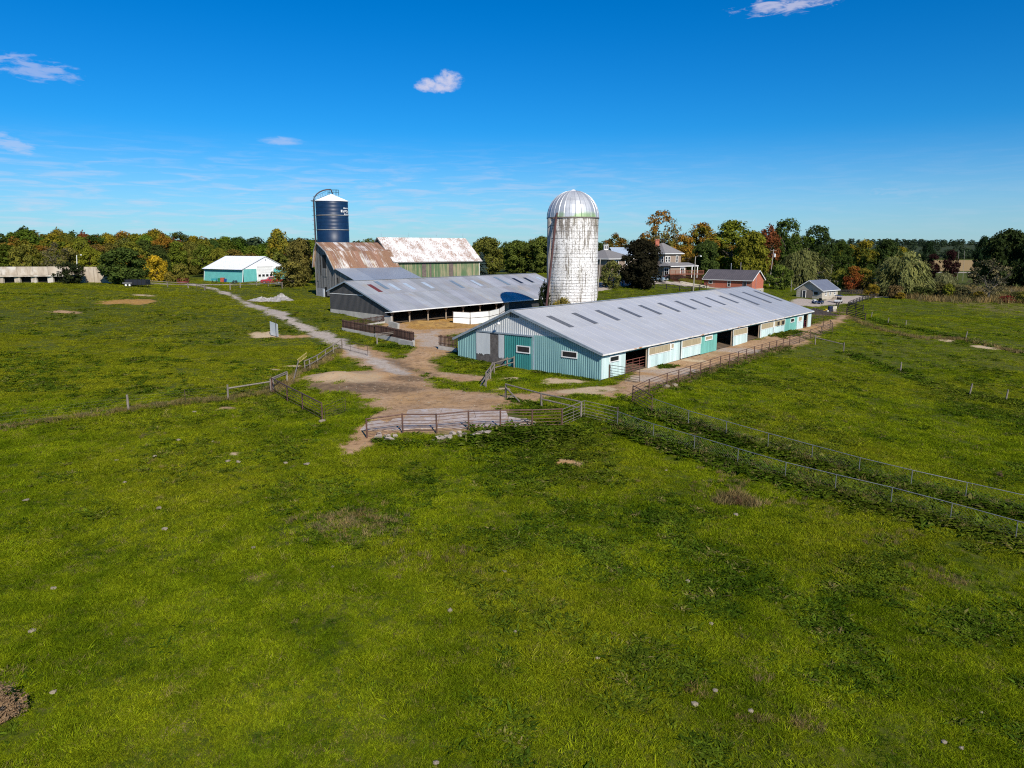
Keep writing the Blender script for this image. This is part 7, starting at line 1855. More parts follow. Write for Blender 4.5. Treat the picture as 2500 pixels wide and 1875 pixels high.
# trees that can be told apart, right half
for a in [
    ('deciduous_tree', 'dark green tree with orange tip behind the brick bungalow', 'tree', 'roundA', 1500, 660, 571, 72, 240, G3, 'orange'),
    ('deciduous_tree', 'dark tree at the silo edge behind the brick bungalow', 'tree', 'roundB', 1458, 660, 592, 60, 235, G3, None),
    ('maple_tree', 'orange yellow maple just left of the farmhouse chimney', 'tree', 'roundA', 1574, 660, 568, 64, 212, (.175, .131, .025), 'orange'),
    ('maple_tree', 'tallest open crowned orange green tree above the farmhouse chimney', 'tree', 'open', 1613, 655, 514, 92, 228, (.131, .119, .027), 'orange'),
    ('maple_tree', 'dark purple leaved maple standing on the farmhouse lawn', 'tree', 'dense', 1566, 692, 585, 116, 166, (.024, .022, .012), None),
    ('apple_tree', 'small light green tree in front of brick bungalow', 'tree', 'bush', 1495, 688, 638, 58, 165, (.125, .131, .037), None),
    ('maple_tree', 'golden orange tree right of the farmhouse roof', 'tree', 'roundB', 1663, 660, 572, 66, 232, (.250, .169, .025), 'orange'),
    ('maple_tree', 'large tree with orange top and green skirt behind deck', 'tree', 'ovalB', 1708, 680, 545, 82, 236, G2, 'orange'),
    ('deciduous_tree', 'rounded dark green tree beside lamp pole', 'tree', 'dense', 1722, 684, 588, 76, 222, (.056, .083, .020), None),
    ('deciduous_tree', 'largest green tree behind the brick outbuilding', 'tree', 'ovalB', 1782, 690, 539, 108, 240, G2, None),
    ('deciduous_tree', 'yellow green tree above the brick outbuilding ridge', 'tree', 'dense', 1830, 700, 566, 92, 226, G4, None),
    ('maple_tree', 'russet red tree between two tall green trees', 'tree', 'ovalA', 1868, 690, 545, 56, 256, (.163, .062, .022), 'red'),
    ('deciduous_tree', 'tall dark green tree behind the transformer pole', 'tree', 'spreadA', 1910, 690, 538, 92, 270, G3, None),
    ('deciduous_tree', 'tall dark tree standing right of its dark neighbour on skyline', 'tree', 'spreadA', 1990, 690, 554, 88, 275, G5, None),
    ('willow_tree', 'broad drooping willow behind the stone shed', 'tree', 'willowA', 1955, 715, 607, 128, 222, (0.143, 0.151, 0.050), None),
    ('shrub', 'bright green shrub left of the willow by brick outbuilding', 'shrub', 'bush', 1903, 706, 648, 62, 206, (.106, .144, .025), None),
    ('deciduous_tree', 'round tree with rusty crown right of skyline gap', 'tree', 'roundB', 2050, 676, 588, 72, 300, G3, None),
    ('deciduous_tree', 'dark rounded tree in the distant row, yellow tipped', 'tree', 'roundB', 2104, 676, 586, 70, 312, G3, 'yellow'),
    ('deciduous_tree', 'dark spiky topped tree at right of the distant row', 'tree', 'ovalB', 2162, 676, 584, 66, 312, G5, None),
    ('shrub', 'flame red and orange shrub tree right of stone shed', 'tree', 'roundB', 2078, 722, 650, 46, 208, RD, 'orange'),
    ('shrub', 'yellow olive shrub tree touching the flame red one', 'tree', 'roundB', 2104, 722, 655, 46, 210, (.188, .156, .025), None),
    ('shrub', 'yellow green shrub directly behind stone shed roof end', 'shrub', 'bush', 2046, 716, 657, 42, 214, (.150, .163, .025), None),
    ('shrub', 'small golden shrub at the foot of big willow', 'shrub', 'bush', 2128, 728, 694, 34, 196, (.220, .160, .020), None),
    ('willow_tree', 'largest pale willow hanging over the right field edge', 'tree', 'willowB', 2200, 738, 612, 142, 200, (0.177, 0.186, 0.061), None),
    ('willow_tree', 'thin grey green willow right of the largest willow', 'tree', 'willowA', 2300, 738, 664, 74, 205, (0.177, 0.177, 0.076), None),
    ('shrub', 'dull olive thicket under the thin willow', 'shrub', 'bushB', 2290, 742, 690, 90, 196, (.081, .077, .027), None),
    ('shrub', 'yellow green upright shrub before olive thicket', 'shrub', 'ovalA', 2313, 742, 690, 26, 190, (.200, .213, .025), None),
    ('shrub', 'yellow shrub left of the bare grey tree', 'shrub', 'bush', 2385, 746, 712, 38, 188, (.220, .170, .020), None),
    ('shrub', 'crimson shrub right of the bare grey tree', 'shrub', 'bush', 2455, 750, 722, 32, 182, (.188, .031, .027), None),
    ('shrub', 'yellow green shrub at right picture edge', 'shrub', 'bush', 2497, 754, 712, 44, 182, (.188, .181, .031), None),
    ('maple_tree', 'round purple maple left of the far tan field gap', 'tree', 'roundB', 2275, 668, 620, 34, 330, (.028, .012, .012), None),
    ('maple_tree', 'round purple maple right of the far tan field gap', 'tree', 'roundB', 2320, 668, 611, 42, 325, (.028, .012, .012), None),
    ('pine_tree', 'small dark flat topped pine against far hills', 'tree', 'ovalB', 2264, 636, 588, 32, 460, (.018, .034, .014), None),
    ('pine_tree', 'big dark pine with rusty tips at right edge', 'tree', 'dense', 2446, 712, 562, 118, 262, (.034, .050, .015), None),
    ('pine_tree', 'dark pine cut by the right picture edge', 'tree', 'dense', 2520, 712, 572, 100, 255, (.024, .040, .014), None),
    ('pine_tree', 'smaller rounded dark pine left of the big pine', 'tree', 'ovalB', 2392, 690, 577, 44, 300, (.022, .042, .016), None),
    ('deciduous_tree', 'dark tree below the smaller pine at meadow edge', 'tree', 'roundB', 2388, 690, 640, 44, 290, (.026, .036, .014), None),
    ('shrub', 'brown olive shrub at the foot of largest willow', 'shrub', 'bushB', 2182, 740, 696, 40, 192, (.150, .106, .044), None),
    ('shrub', 'mustard yellow shrub in scrub below largest willow', 'shrub', 'bush', 2196, 742, 714, 24, 189, (.240, .165, .020), None),
    ('shrub', 'grey green shrub below the thin willow right side', 'shrub', 'bushB', 2345, 748, 700, 60, 194, (.10, .10, .045), None),
    ('shrub', 'low olive shrub left of the bare grey tree foot', 'shrub', 'bush', 2362, 752, 722, 40, 186, (.12, .12, .03), None),
    ('shrub', 'dull green shrub right of the crimson shrub', 'shrub', 'bushB', 2478, 756, 712, 56, 190, (.11, .115, .035), None),
    ('shrub', 'dark green shrub filling gap under largest willow', 'shrub', 'bushB', 2240, 744, 700, 62, 193, (.06, .075, .02), None),
    ('shrub', 'olive scrub bush behind the crimson shrub', 'shrub', 'bush', 2440, 752, 712, 54, 205, (.10, .105, .03), None),
    # between the silo and the green barn
    ('deciduous_tree', 'olive green tree rising right of the green barn roof', 'tree', 'dense', 1188, 690, 580, 92, 214, (.119, .125, .025), None),
    ('deciduous_tree', 'green rounded tree second right of the green barn', 'tree', 'dense', 1262, 690, 588, 92, 226, (.088, .115, .022), None),
    ('deciduous_tree', 'leafy tree touching left edge of the white silo', 'tree', 'dense', 1322, 690, 578, 84, 220, (.103, .128, .025), None),
    ('spruce_tree', 'blue grey spruce at the corner of the green barn', 'tree', 'pine', 1176, 690, 615, 40, 185, (.056, .088, .081), None),
    ('deciduous_tree', 'tree top peeping between the two old barn roofs', 'tree', 'roundB', 905, 650, 583, 60, 235, (.088, .112, .022), None),
    # around the wooden barn and the teal shed
    ('poplar_tree', 'tall twin topped yellow green tree right of white roof', 'tree', 'ovalB', 683, 680, 560, 64, 236, (.131, .147, .027), 'yellow'),
    ('deciduous_tree', 'olive brown tree against left side of the gambrel barn', 'tree', 'dense', 738, 712, 582, 74, 190, (.131, .115, .030), None),
    ('shrub', 'spreading yellow olive shrub hiding the pickup bed', 'shrub', 'bush', 718, 712, 640, 88, 176, (.156, .140, .033), None),
    ('deciduous_tree', 'dense round dark green tree at end of bunker wall', 'tree', 'dense', 306, 702, 606, 116, 160, (.062, .092, .020), None),
    ('shrub', 'dark clipped shrub in front of concrete bunker wall', 'shrub', 'bush', 172, 690, 640, 64, 154, (.028, .038, .014), None),
    ('shrub', 'brilliant yellow shrub before the left woods', 'shrub', 'bush', 384, 682, 625, 54, 206, YE, None),
    ('shrub', 'yellow olive small tree left of the teal shed', 'shrub', 'bushB', 445, 682, 643, 38, 208, (.163, .150, .027), None),
    ('shrub', 'low yellow shrub beside the small olive tree', 'shrub', 'bush', 414, 686, 664, 26, 205, (.213, .175, .031), None),
    ('climbing_vine', 'dark vine climbing the left foot of white silo', 'vine', 'ovalA', 1329, 762, 683, 30, 107.5, (.020, .030, .012), None),
    ('shrub', 'golden green bush at the base of white silo', 'shrub', 'bush', 1372, 765, 729, 58, 104.2, (.213, .175, .037), None),
]:
    put_tree(*a)
for (px, pyb, pyt, Y, k, nm, lb) in [(2410, 750, 640, 184, 0, 'bare_tree', 'bare grey branched tree standing at the right field edge'), (222, 668, 585, 226, 1, 'bare_tree', 'dead pale forked tree before the left woods'),
                                    (140, 664, 598, 222, 0, 'bare_tree', 'leafless grey tree above the left bunker wall'), (2470, 752, 690, 200, 1, 'bare_tree', 'small leafless tree right of the bare grey tree')]:
    d = ray(px, pyb); x = d[0] * Y / d[1]; z = gz(x, Y); h = at_y(px, pyt, Y)[2] - z; root = thing(nm, lb, 'tree', (x, Y, z)); root.scale = (h * .95, h * .95, h * 1.1); o = bpy.data.objects.new('branches', BARE[k]); COL.objects.link(o); o.parent = root
    if k == 0:
        o = bpy.data.objects.new('crown', PROTO['twiggy'][1]); COL.objects.link(o); o.parent = root; o.color = (.13, .115, .06, 1); o.location = (0, 0, .22); o.scale = (.95, .95, .72)
# the wood on the left: every tree its own, back rows partly hidden
rw = random.Random(31)
tops = [(-60, 572), (0, 566), (30, 566), (75, 557), (110, 572), (150, 556), (185, 566), (212, 563), (250, 566), (280, 566), (330, 569), (380, 565), (405, 564), (450, 572), (500, 573), (550, 578), (600, 585), (640, 592), (700, 596), (760, 598)]
def top_at(px):
    for (a, ya), (b, yb) in zip(tops[:-1], tops[1:]):
        if a <= px <= b: return ya + (yb - ya) * (px - a) / (b - a)
    return 580
pal = [(G1, None, 'mid green'), (G2, None, 'light green'), (G3, None, 'dark green'), (G4, None, 'yellow green'), (OL, None, 'olive brown'), (G2, 'orange', 'orange tinged'), (G1, 'yellow', 'yellow tinged'), ((.14, .095, .02), 'orange', 'amber'), (G3, 'red', 'red tipped')]
wts = [16, 22, 11, 20, 14, 7, 12, 4, 2]
for row, (Y, dy, step, w0) in enumerate([(286, 0, 30, 62), (262, 9, 34, 60), (240, 26, 40, 58), (226, 46, 52, 52)]):
    px = -70 + row * 9
    while px < 770:
        c, tn, wd = rw.choices(pal, wts)[0]; py = top_at(px) + dy + rw.uniform(-7, 9)
        if row == 3 and (480 < px < 720 or rw.random() < .3): px += step; continue
        where = next(w_ for lim, w_ in ((20, 'at the left picture edge'), (90, 'over the left bunker wall end'), (150, 'over the middle bunker wall'), (205, 'over the dark clipped shrub'), (262, 'over the bare bunker wall end'), (345, 'over the dense round tree'), (420, 'over the bright yellow shrub'), (485, 'left of the teal shed'), (550, 'over the shed roof left end'), (610, 'over the white shed roof'), (665, 'left of the twin topped tree'), (720, 'right of the twin topped tree'), (9999, 'left of the blue silo')) if px < lim)
        rowname = ['on the skyline', 'in the second rank', 'in the middle of the wood', 'at the front edge of the wood'][row]
        put_tree('woodland_tree', f'{wd} tree {rowname} {where}', 'tree', rw.choice(['roundA', 'roundB', 'ovalA', 'ovalB', 'ovalB', 'dense'] if row < 3 else ['dense', 'bush', 'roundB']), px, 664, py, w0 * rw.uniform(.85, 1.3), Y + rw.uniform(-8, 8), tuple(v * rw.uniform(.85, 1.15) for v in c), tn, 'trees of the wood beyond the left field')
        px += step * rw.uniform(.7, 1.2)
for (px, pyt, w, c, tn, lb) in [(72, 556, 62, (.020, .042, .020), None, 'dark blue green tree standing proud of the left skyline'), (150, 554, 46, OL, 'yellow', 'tall olive tree second highest on left skyline'), (213, 561, 36, RD, 'red', 'crimson topped tree on the left skyline'),
                           (403, 571, 56, OR, 'orange', 'glowing amber tree in the left wood above yellow shrub'), (325, 592, 44, (.13, .05, .02), 'red', 'reddish tree half hidden behind dense round tree')]:
    put_tree('woodland_tree', lb, 'tree', 'roundA' if w > 50 else 'ovalA', px, 664, pyt, w, 270 if pyt < 570 else 250, c, tn)
# second ranks behind the right-hand trees and behind the barns
for (a, b, Y, t0, st) in [(1160, 1345, 262, 592, 34), (1440, 1560, 285, 606, 34), (1640, 1700, 270, 590, 34), (1740, 2010, 300, 572, 40), (2020, 2200, 345, 600, 30)]:
    px = a
    while px < b:
        c, tn, wd = rw.choices(pal, wts)[0]; where = 'behind the green barn' if a < 1400 else ('behind the brick houses' if a < 1700 else ('behind the brick outbuilding' if a < 2015 else 'in the far row above the drive'))
        put_tree('background_tree', f'{wd} background tree {where}, ' + ['towards the left', 'in the middle', 'towards the right'][min(2, int(3 * (px - a) / (b - a)))], 'tree', rw.choice(['roundA', 'roundB', 'ovalB']), px, 660, t0 + rw.uniform(-6, 10), rw.uniform(48, 70), Y + rw.uniform(-8, 8), tuple(v * rw.uniform(.8, 1.05) for v in c), tn, 'trees filling the gaps behind the buildings'); px += st * rw.uniform(.8, 1.2)

# ---------------------------------------------------------------- far woods as one mass
def far_woods():
    tm, cm = PROTO['roundB']; rng = np.random.default_rng(5); nV = len(cm.vertices); base = np.empty(nV * 3, np.float32); cm.vertices.foreach_get('co', base); base = base.reshape(-1, 4, 3)
    tin = np.empty(len(cm.polygons), np.float32); cm.attributes['tint'].data.foreach_get('value', tin)
    out, ti = [], []
    spots = []
    for i in range(150): spots.append((rng.uniform(560, 1150), rng.uniform(1060, 1180), rng.uniform(10, 16)))          # hedge beyond the tan field
    for i in range(230): spots.append((rng.uniform(-900, 2600), rng.uniform(1500, 2300), rng.uniform(14, 22)))
    for i in range(480): spots.append((rng.uniform(300, 3600), rng.uniform(2300, 3300), rng.uniform(16, 26)))
    for i in range(130): spots.append((rng.uniform(-330, -80), rng.uniform(300, 380), rng.uniform(11, 14)))
    for i in range(60): spots.append((rng.uniform(-60, 140), rng.uniform(360, 470), rng.uniform(9, 12)))
    for i in range(70): spots.append((rng.uniform(120, 330), rng.uniform(500, 900), rng.uniform(7, 11)) if i % 2 else (rng.uniform(80, 240), rng.uniform(560, 620), rng.uniform(8, 12)))
    for (x, y, h) in spots:
        n = 320 if y > 1000 else 700; sel = rng.integers(0, len(base), n); b = base[sel].copy(); c = b.mean(1, keepdims=True); k = 3.2 if y > 1000 else 2.3
        b = c + (b - c) * k; a = rng.uniform(0, 6.28); ca, sa = math.cos(a), math.sin(a); R0 = np.array([[ca, -sa, 0], [sa, ca, 0], [0, 0, 1]]); b = b @ R0.T * np.array([h * 1.05, h * 1.05, h]); b += np.array([x, y, gz(x, y) - h * .08]); out.append(b); ti.append(np.clip(tin[sel] * .5 + rng.uniform(0, .5), 0, 1))
    Q = np.concatenate(out); T_ = np.concatenate(ti); me = fast_mesh('distant_woods', Q.reshape(-1, 3), np.arange(4 * len(Q)).reshape(-1, 4)); me.polygons.foreach_set('use_smooth', np.zeros(len(Q), bool)); at = me.attributes.new('tint', 'FLOAT', 'FACE'); at.data.foreach_set('value', T_.astype(np.float32)); me.materials.append(LEAF['plain'])
    o = bpy.data.objects.new('distant_woods', me); COL.objects.link(o); o.color = (.042, .064, .032, 1); tag(o, 'far wooded ridge and hedgerows along the horizon', 'woods', None, 'stuff')
far_woods()
# ---------------------------------------------------------------- grass, weeds and scrub (uncountable cover)
def grass_mat(name, c1, c2, c3, trans=.3, dryc=(.22, .165, .07)):
    t = NT(name); oi = t.n('ShaderNodeObjectInfo'); pos = t.coord('World'); n2 = t.noise(pos, .33, 4, .6, .4); n1 = t.noise(pos, .06, 3, .5); n3 = t.noise(pos, 1.3, 3, .6)
    col = t.mix(t.ramp(n2, .34, .66), c1, c2); col = t.mix(t.math('MULTIPLY', t.ramp(n1, .42, .66), .55), col, c3)
    col = t.mix(t.math('MULTIPLY', t.ramp(oi.outputs['Random'], .3, 1.0), .7), col, t.mix(1.0, col, (1.5, 1.3, 1.0), 'MULTIPLY')); col = t.mix(t.math('MULTIPLY', t.ramp(oi.outputs['Random'], .0, .3, 1, 0), .7), col, t.mix(1.0, col, (.42, .55, .6), 'MULTIPLY'))
    col = t.mix(t.math('MULTIPLY', t.ramp(t.math('ADD', oi.outputs['Random'], t.math('MULTIPLY', n3, .35)), 1.08, 1.2), .8), col, dryc)
    if name == 'grass_blades':
        sx = t.n('ShaderNodeSeparateXYZ'); t.l(pos, sx.inputs[0]); lf = t.math('MULTIPLY', t.ramp(sx.outputs[0], -26, -12, 1, 0), t.ramp(t.math('SUBTRACT', sx.outputs[1], t.math('MULTIPLY', sx.outputs[0], .3)), 70, 76)); col = t.mix(t.math('MULTIPLY', lf, t.ramp(n2, .3, .7, .35, .8)), col, (.25, .25, .012))
    ti = t.attr('tint'); k = t.math('MULTIPLY_ADD', ti, 1.0, c=.5); cb = t.n('ShaderNodeCombineXYZ'); [t.l(k, cb.inputs[i]) for i in range(3)]; col = t.mix(1.0, col, cb.outputs[0], 'MULTIPLY')
    d = t.n('ShaderNodeBsdfDiffuse'); tr = t.n('ShaderNodeBsdfTranslucent'); mx = t.n('ShaderNodeMixShader'); mx.inputs[0].default_value = trans
    t.l(col, d.inputs[0]); t.l(col, tr.inputs[0]); t.l(d.outputs[0], mx.inputs[1]); t.l(tr.outputs[0], mx.inputs[2]); t.t.nodes.remove(t.b); t.l(mx.outputs[0], t.o.inputs[0]); return t.m
M_GRASS = grass_mat('grass_blades', (.104, .154, .005), (.200, .255, .008), (.232, .245, .012))
M_WEED = grass_mat('weed_leaves', (.040, .076, .006), (.085, .132, .011), (.115, .14, .014), .24)
M_DRY = grass_mat('dry_stems', (.16, .12, .05), (.24, .185, .085), (.15, .13, .04), .25, (.30, .23, .12))
def tuft(name, seed, n, rad_, h, w, mat, leafy=False, lean=.5):
    rng = np.random.default_rng(seed); V_, F_, T_ = [], [], []
    for k in range(n):
        a = rng.uniform(0, 6.28); r = rad_ * math.sqrt(rng.uniform(0, 1)); b = np.array([r * math.cos(a), r * math.sin(a), 0]); hh = h * rng.uniform(.45, 1.2); ld = rng.normal(size=2) * lean; tip = b + np.array([ld[0] * hh, ld[1] * hh, hh * (.55 if leafy else 1)]); mid = b + (tip - b) * .55 + np.array([0, 0, hh * .16])
        ph = rng.uniform(0, 6.28); s = np.array([math.cos(ph), math.sin(ph), 0]) * w * rng.uniform(.6, 1.3); i = len(V_); t_ = rng.uniform(0, 1)
        if leafy: V_ += [b - s * .2, b + s * .2, mid + s, tip, mid - s]; F_ += [(i, i + 1, i + 2, i + 4), (i + 4, i + 2, i + 3)]; T_ += [t_, t_]
        else: V_ += [b - s, b + s, mid + s * .7, mid - s * .7, tip]; F_ += [(i, i + 1, i + 2, i + 3), (i + 3, i + 2, i + 4)]; T_ += [t_, t_]
    me = bpy.data.meshes.new(name); me.from_pydata([tuple(v) for v in V_], [], F_); at = me.attributes.new('tint', 'FLOAT', 'FACE'); at.data.foreach_set('value', np.array(T_, np.float32)); me.materials.append(mat); return bpy.data.objects.new(name, me)
def scatter(name, label, cat, pts, scl, protos, zf=None):
    """points mesh + geometry nodes that stand a random tuft on each"""
    coll = bpy.data.collections.new(name + '_kinds')
    for p_ in protos: coll.objects.link(p_)
    me = bpy.data.meshes.new(name); me.vertices.add(len(pts)); me.vertices.foreach_set('co', pts.astype(np.float32).ravel())
    rng = np.random.default_rng(len(pts)); s3 = np.repeat(scl[:, None], 3, 1); s3[:, 2] *= 1.0 if zf is None else zf; a = me.attributes.new('scl', 'FLOAT_VECTOR', 'POINT'); a.data.foreach_set('vector', s3.astype(np.float32).ravel()); a = me.attributes.new('rot', 'FLOAT_VECTOR', 'POINT'); rv = np.zeros((len(pts), 3), np.float32); rv[:, 2] = rng.uniform(0, 6.28, len(pts)); rv[:, :2] = rng.normal(size=(len(pts), 2)) * .08; a.data.foreach_set('vector', rv.ravel()); a = me.attributes.new('pick', 'INT', 'POINT'); a.data.foreach_set('value', rng.integers(0, len(protos), len(pts)).astype(np.int32))
    o = bpy.data.objects.new(name, me); COL.objects.link(o); tag(o, label, cat, None, 'stuff')
    gt = bpy.data.node_groups.new(name + '_nodes', 'GeometryNodeTree'); gt.interface.new_socket('Geometry', in_out='INPUT', socket_type='NodeSocketGeometry'); gt.interface.new_socket('Geometry', in_out='OUTPUT', socket_type='NodeSocketGeometry')
    nn = gt.nodes; gi, go = nn.new('NodeGroupInput'), nn.new('NodeGroupOutput'); ip = nn.new('GeometryNodeInstanceOnPoints'); ci = nn.new('GeometryNodeCollectionInfo'); ci.inputs[0].default_value = coll; ci.inputs['Separate Children'].default_value = True; ci.inputs['Reset Children'].default_value = True; ip.inputs['Pick Instance'].default_value = True
    def na(nm, ty):
        n = nn.new('GeometryNodeInputNamedAttribute'); n.data_type = ty; n.inputs[0].default_value = nm; return n.outputs[0]
    L = gt.links.new; L(gi.outputs[0], ip.inputs['Points']); L(ci.outputs[0], ip.inputs['Instance']); L(na('pick', 'INT'), ip.inputs['Instance Index'])
    er = nn.new('FunctionNodeEulerToRotation'); L(na('rot', 'FLOAT_VECTOR'), er.inputs[0]); L(er.outputs[0], ip.inputs['Rotation']); L(na('scl', 'FLOAT_VECTOR'), ip.inputs['Scale']); L(ip.outputs[0], go.inputs[0])
    md = o.modifiers.new('cover', 'NODES'); md.node_group = gt; return o
rg = np.random.default_rng(77)
def wedge(n, y0, y1, pad=1.10, p=1.0):
    y = y0 + (y1 - y0) * rg.uniform(0, 1, n) ** p; hw = .735 * pad * y + 2; x = rg.uniform(-1, 1, n) * hw; return x, y
worn = np.maximum.reduce([dirt, gravel, straw, area(outline, .3, .2)])
fa = TB
def in_building(x, y):
    r = np.zeros(x.shape, bool)
    for fr, L, W_ in ((TB, 65.7, 20.0), (GB, 48.0, 14.6)):
        dx, dy = x - fr.o[0], y - fr.o[1]; a = dx * fr.a[0] + dy * fr.a[1]; b = dx * fr.b[0] + dy * fr.b[1]; r |= (a > -.1) & (a < L) & (b > -.1) & (b < W_)
    return r
def keep(x, y, thr=.48):
    w = samp(worn, x, y); k = (rg.uniform(0, 1, len(x)) > smooth(thr - .25, thr + .3, w)) & ~in_building(x, y); return x[k], y[k]
TG = [tuft('grass_tuft', s, 60, .27, .105, .0095, M_GRASS, False, .95) for s in range(5)]
xs, ys, ss = [], [], []
for (n, y0, y1, s) in [(30000, 11, 30, .85), (42000, 28, 55, 1.05), (46000, 52, 90, 1.35), (40000, 85, 150, 1.9), (24000, 140, 225, 2.8)]:
    x, y = keep(*wedge(n, y0, y1, 1.1, .75)); xs.append(x); ys.append(y); cl = _hash_noise(x, y, .7, 23) * .8 + _hash_noise(x, y, 1.9, 21) * .7 + _hash_noise(x, y, 6.0, 22) * .5; ss.append(s * (.22 + cl * .82) * rg.uniform(.7, 1.25, len(x)))
x, y = keep(*wedge(9000, 11, 62, 1.1, .8)); k = _hash_noise(x, y, 3.1, 51) > .55; xs.append(x[k]); ys.append(y[k]); ss.append(rg.uniform(1.1, 1.6, k.sum()))
x, y, s = np.concatenate(xs), np.concatenate(ys), np.concatenate(ss)
scatter('grass', 'short grazed pasture grass covering the fields', 'grass', np.stack([x, y, gz2(x, y) - .01], -1), s, TG, 1.0 - .72 * smooth(35, 110, y))
TW = [tuft('weed_plant', 40 + s, 26, .24, .30, .05, M_WEED, True, .9) for s in range(4)]
xs, ys, ss = [], [], []
x, y = wedge(120000, 11, 80, 1.1, .8); pr = _hash_noise(x, y, 2.4, 31) * _hash_noise(x, y, 9.0, 32); k = rg.uniform(0, 1, len(x)) < smooth(.2, .55, pr) * (.38 + .62 * smooth(-10, 8, x)); x, y = keep(x[k], y[k]); xs.append(x); ys.append(y); ss.append(rg.uniform(.35, 1.0, len(x)))
x, y = wedge(60000, 11, 46, 1.1, .8); k = rg.uniform(0, 1, len(x)) < .55 * smooth(.35, .75, _hash_noise(x, y, .8, 61)); x, y = keep(x[k], y[k]); xs.append(x); ys.append(y); ss.append(rg.uniform(.15, .4, len(x)))  # small dark rosettes added to imitate shadow specks among the clover
x, y = wedge(60000, 25, 62, 1.1); k = rg.uniform(0, 1, len(x)) < samp(lush, x, y); x, y = keep(x[k], y[k]); xs.append(x); ys.append(y); ss.append(rg.uniform(.4, 1.2, len(x)) * (.75 + .25 * (y > 42)))
x, y = wedge(16000, 60, 130, 1.1); pr = _hash_noise(x, y, 3.0, 33); k = (pr > .70); x, y = keep(x[k], y[k]); xs.append(x); ys.append(y); ss.append(rg.uniform(.6, 1.2, len(x)))
# weeds against the slab, fences and barn feet
def along(line, n, sp, smin, smax):
    ln = PX(line) if not isinstance(line, np.ndarray) else line
    f = rg.uniform(0, len(ln) - 1.001, n); i = f.astype(int); u = (f - i)[:, None]; p_ = ln[i] * (1 - u) + ln[i + 1] * u + rg.normal(size=(n, 2)) * sp; xs.append(p_[:, 0]); ys.append(p_[:, 1]); ss.append(rg.uniform(smin, smax, n))
along([(900, 1078), (1000, 1082), (1100, 1082), (1180, 1074)], 110, .45, .5, 1.2); along([(1180, 1074), (1250, 1066), (1300, 1060), (1380, 1060)], 420, .7, .8, 2.1)
along(np.array([TB.p(-.5, b, 0)[:2] for b in (0, 4, 8.5)]), 160, .3, .5, 1.1); along(np.array([TB.p(-.5, b, 0)[:2] for b in (15.5, 18, 20.5)]), 140, .4, .6, 1.2)
along(np.array([TB.p(a, -1.0, 0)[:2] for a in (11, 13)]), 50, .45, .6, 1.2); along(np.array([TB.p(a, -1.2, 0)[:2] for a in (46, 56)]), 160, .8, .8, 1.6)
along([(1245, 975), (1330, 1000), (1420, 1022)], 160, .4, .5, 1.2); along([(930, 845), (1000, 850)], 120, .6, .6, 1.4); along([(850, 805), (920, 800)], 120, .5, .6, 1.3); along(lane_pts, 500, .5, .4, 1.0); along(fence1, 1700, .6, .6, 1.9); along(fence2, 1500, .6, .6, 1.9); along(leftwire, 400, .5, .4, 1.0); along([(2127, 777), (2167, 792), (2211, 800), (2290, 815), (2357, 829), (2520, 868)], 420, .6, .8, 1.9); along([(2059, 860), (2198, 908), (2366, 965), (2455, 979), (2560, 1010)], 420, .8, .7, 1.6)
x, y, s = np.concatenate(xs), np.concatenate(ys), np.concatenate(ss)
scatter('weeds', 'broad leaved green weeds growing through the pasture', 'weeds', np.stack([x, y, gz2(x, y) - .01], -1), s, TW)
TD = [tuft('dry_tuft', 60 + s, 34, .28, .42, .012, M_DRY, False, .45) for s in range(4)]
xs, ys, ss = [], [], []
for ln, n, sp, a, b in [(fence1, 330, .5, .4, 1.1), (fence2, 300, .5, .4, 1.1), (leftwire, 420, .5, .4, 1.0), ([(660, 960), (700, 934), (776, 889), (834, 853)], 200, .4, .6, 1.3), (lane_pts, 350, .4, .4, .9), ([(2075, 775), (2130, 800), (2230, 825), (2357, 830), (2500, 865)], 300, .5, .6, 1.4)]:
    along(ln, n, sp, a, b)
x, y = wedge(20000, 12, 60, 1.1); k = _hash_noise(x, y, 1.2, 41) * _hash_noise(x, y, 6, 42) > .62; x, y = keep(x[k], y[k]); xs.append(x); ys.append(y); ss.append(rg.uniform(.3, .7, len(x)))
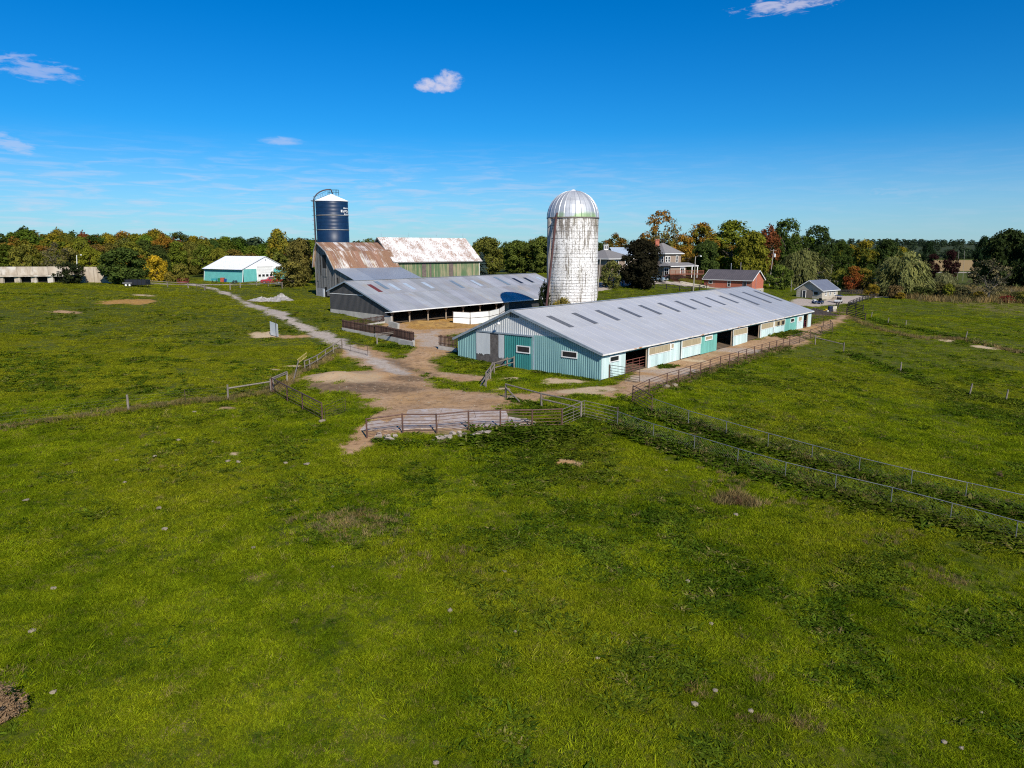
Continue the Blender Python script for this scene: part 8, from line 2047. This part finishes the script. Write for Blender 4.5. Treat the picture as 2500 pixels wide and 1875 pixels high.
c = P(860, 1280); n = 260; xs.append(c[0] + rg.normal(size=n) * 1.3); ys.append(c[1] + rg.normal(size=n) * 1.2); ss.append(rg.uniform(.3, .8, n))
c = P(1800, 1225); n = 90; xs.append(c[0] + rg.normal(size=n) * .6); ys.append(c[1] + rg.normal(size=n) * .5); ss.append(rg.uniform(.6, 1.2, n))
n = 2600; x = rg.uniform(88, 190, n); y = rg.uniform(178, 262, n); k = samp(dry, x, y) > .5; xs.append(x[k]); ys.append(y[k]); ss.append(rg.uniform(2.0, 4.5, k.sum()))
x, y, s = np.concatenate(xs), np.concatenate(ys), np.concatenate(ss)
scatter('dry_weeds', 'brown dry stems along the fences and scrub edge', 'weeds', np.stack([x, y, gz2(x, y) - .01], -1), s, TD)
# pebbles and clods on the bare ground
def pebble(s):
    o = bpy.data.objects.new('pebble', RK[s]); return o
x = rg.uniform(-30, 45, 60000); y = rg.uniform(42, 125, 60000); w = samp(np.maximum.reduce([m_yard, m_inner, m_lane, m_track * .6]), x, y); k = (rg.uniform(0, 1, len(x)) < w * .14) & ~in_building(x, y); x, y = x[k], y[k]
scatter('yard_stones', 'small stones and clods strewn over the bare yard', 'stones', np.stack([x, y, gz2(x, y) + .02], -1), .03 + .09 * rg.uniform(0, 1, len(x)) ** 3, [pebble(s) for s in range(4)])
# a few single plants
def dead_shrub(px, py, h, lb, c):
    p_ = P(px, py); root = thing('dead_shrub', lb, 'shrub', p_); root.scale = (h * 1.3, h * 1.3, h); root.rotation_euler[2] = R_.uniform(0, 6)
    for nm, m in (('branches', BARE[0]), ('crown', PROTO['twiggy'][1]), ('crown', PROTO['bushB'][1])):
        o = bpy.data.objects.new(nm, m); COL.objects.link(o); o.parent = root
        if nm == 'crown': o.color = (*c, 1); o.scale = (.8, .8, .9) if m is PROTO['twiggy'][1] else (.5, .5, .6)
dead_shrub(12, 1752, 1.25, 'brown withered shrub at the left picture edge', (.25, .165, .095))
dead_shrub(1800, 1232, .6, 'reddish brown dead weed clump in right pasture', (.15, .085, .045))
dead_shrub(2440, 1165, .5, 'brown bush in grass at the upper right fence', (.16, .11, .06))
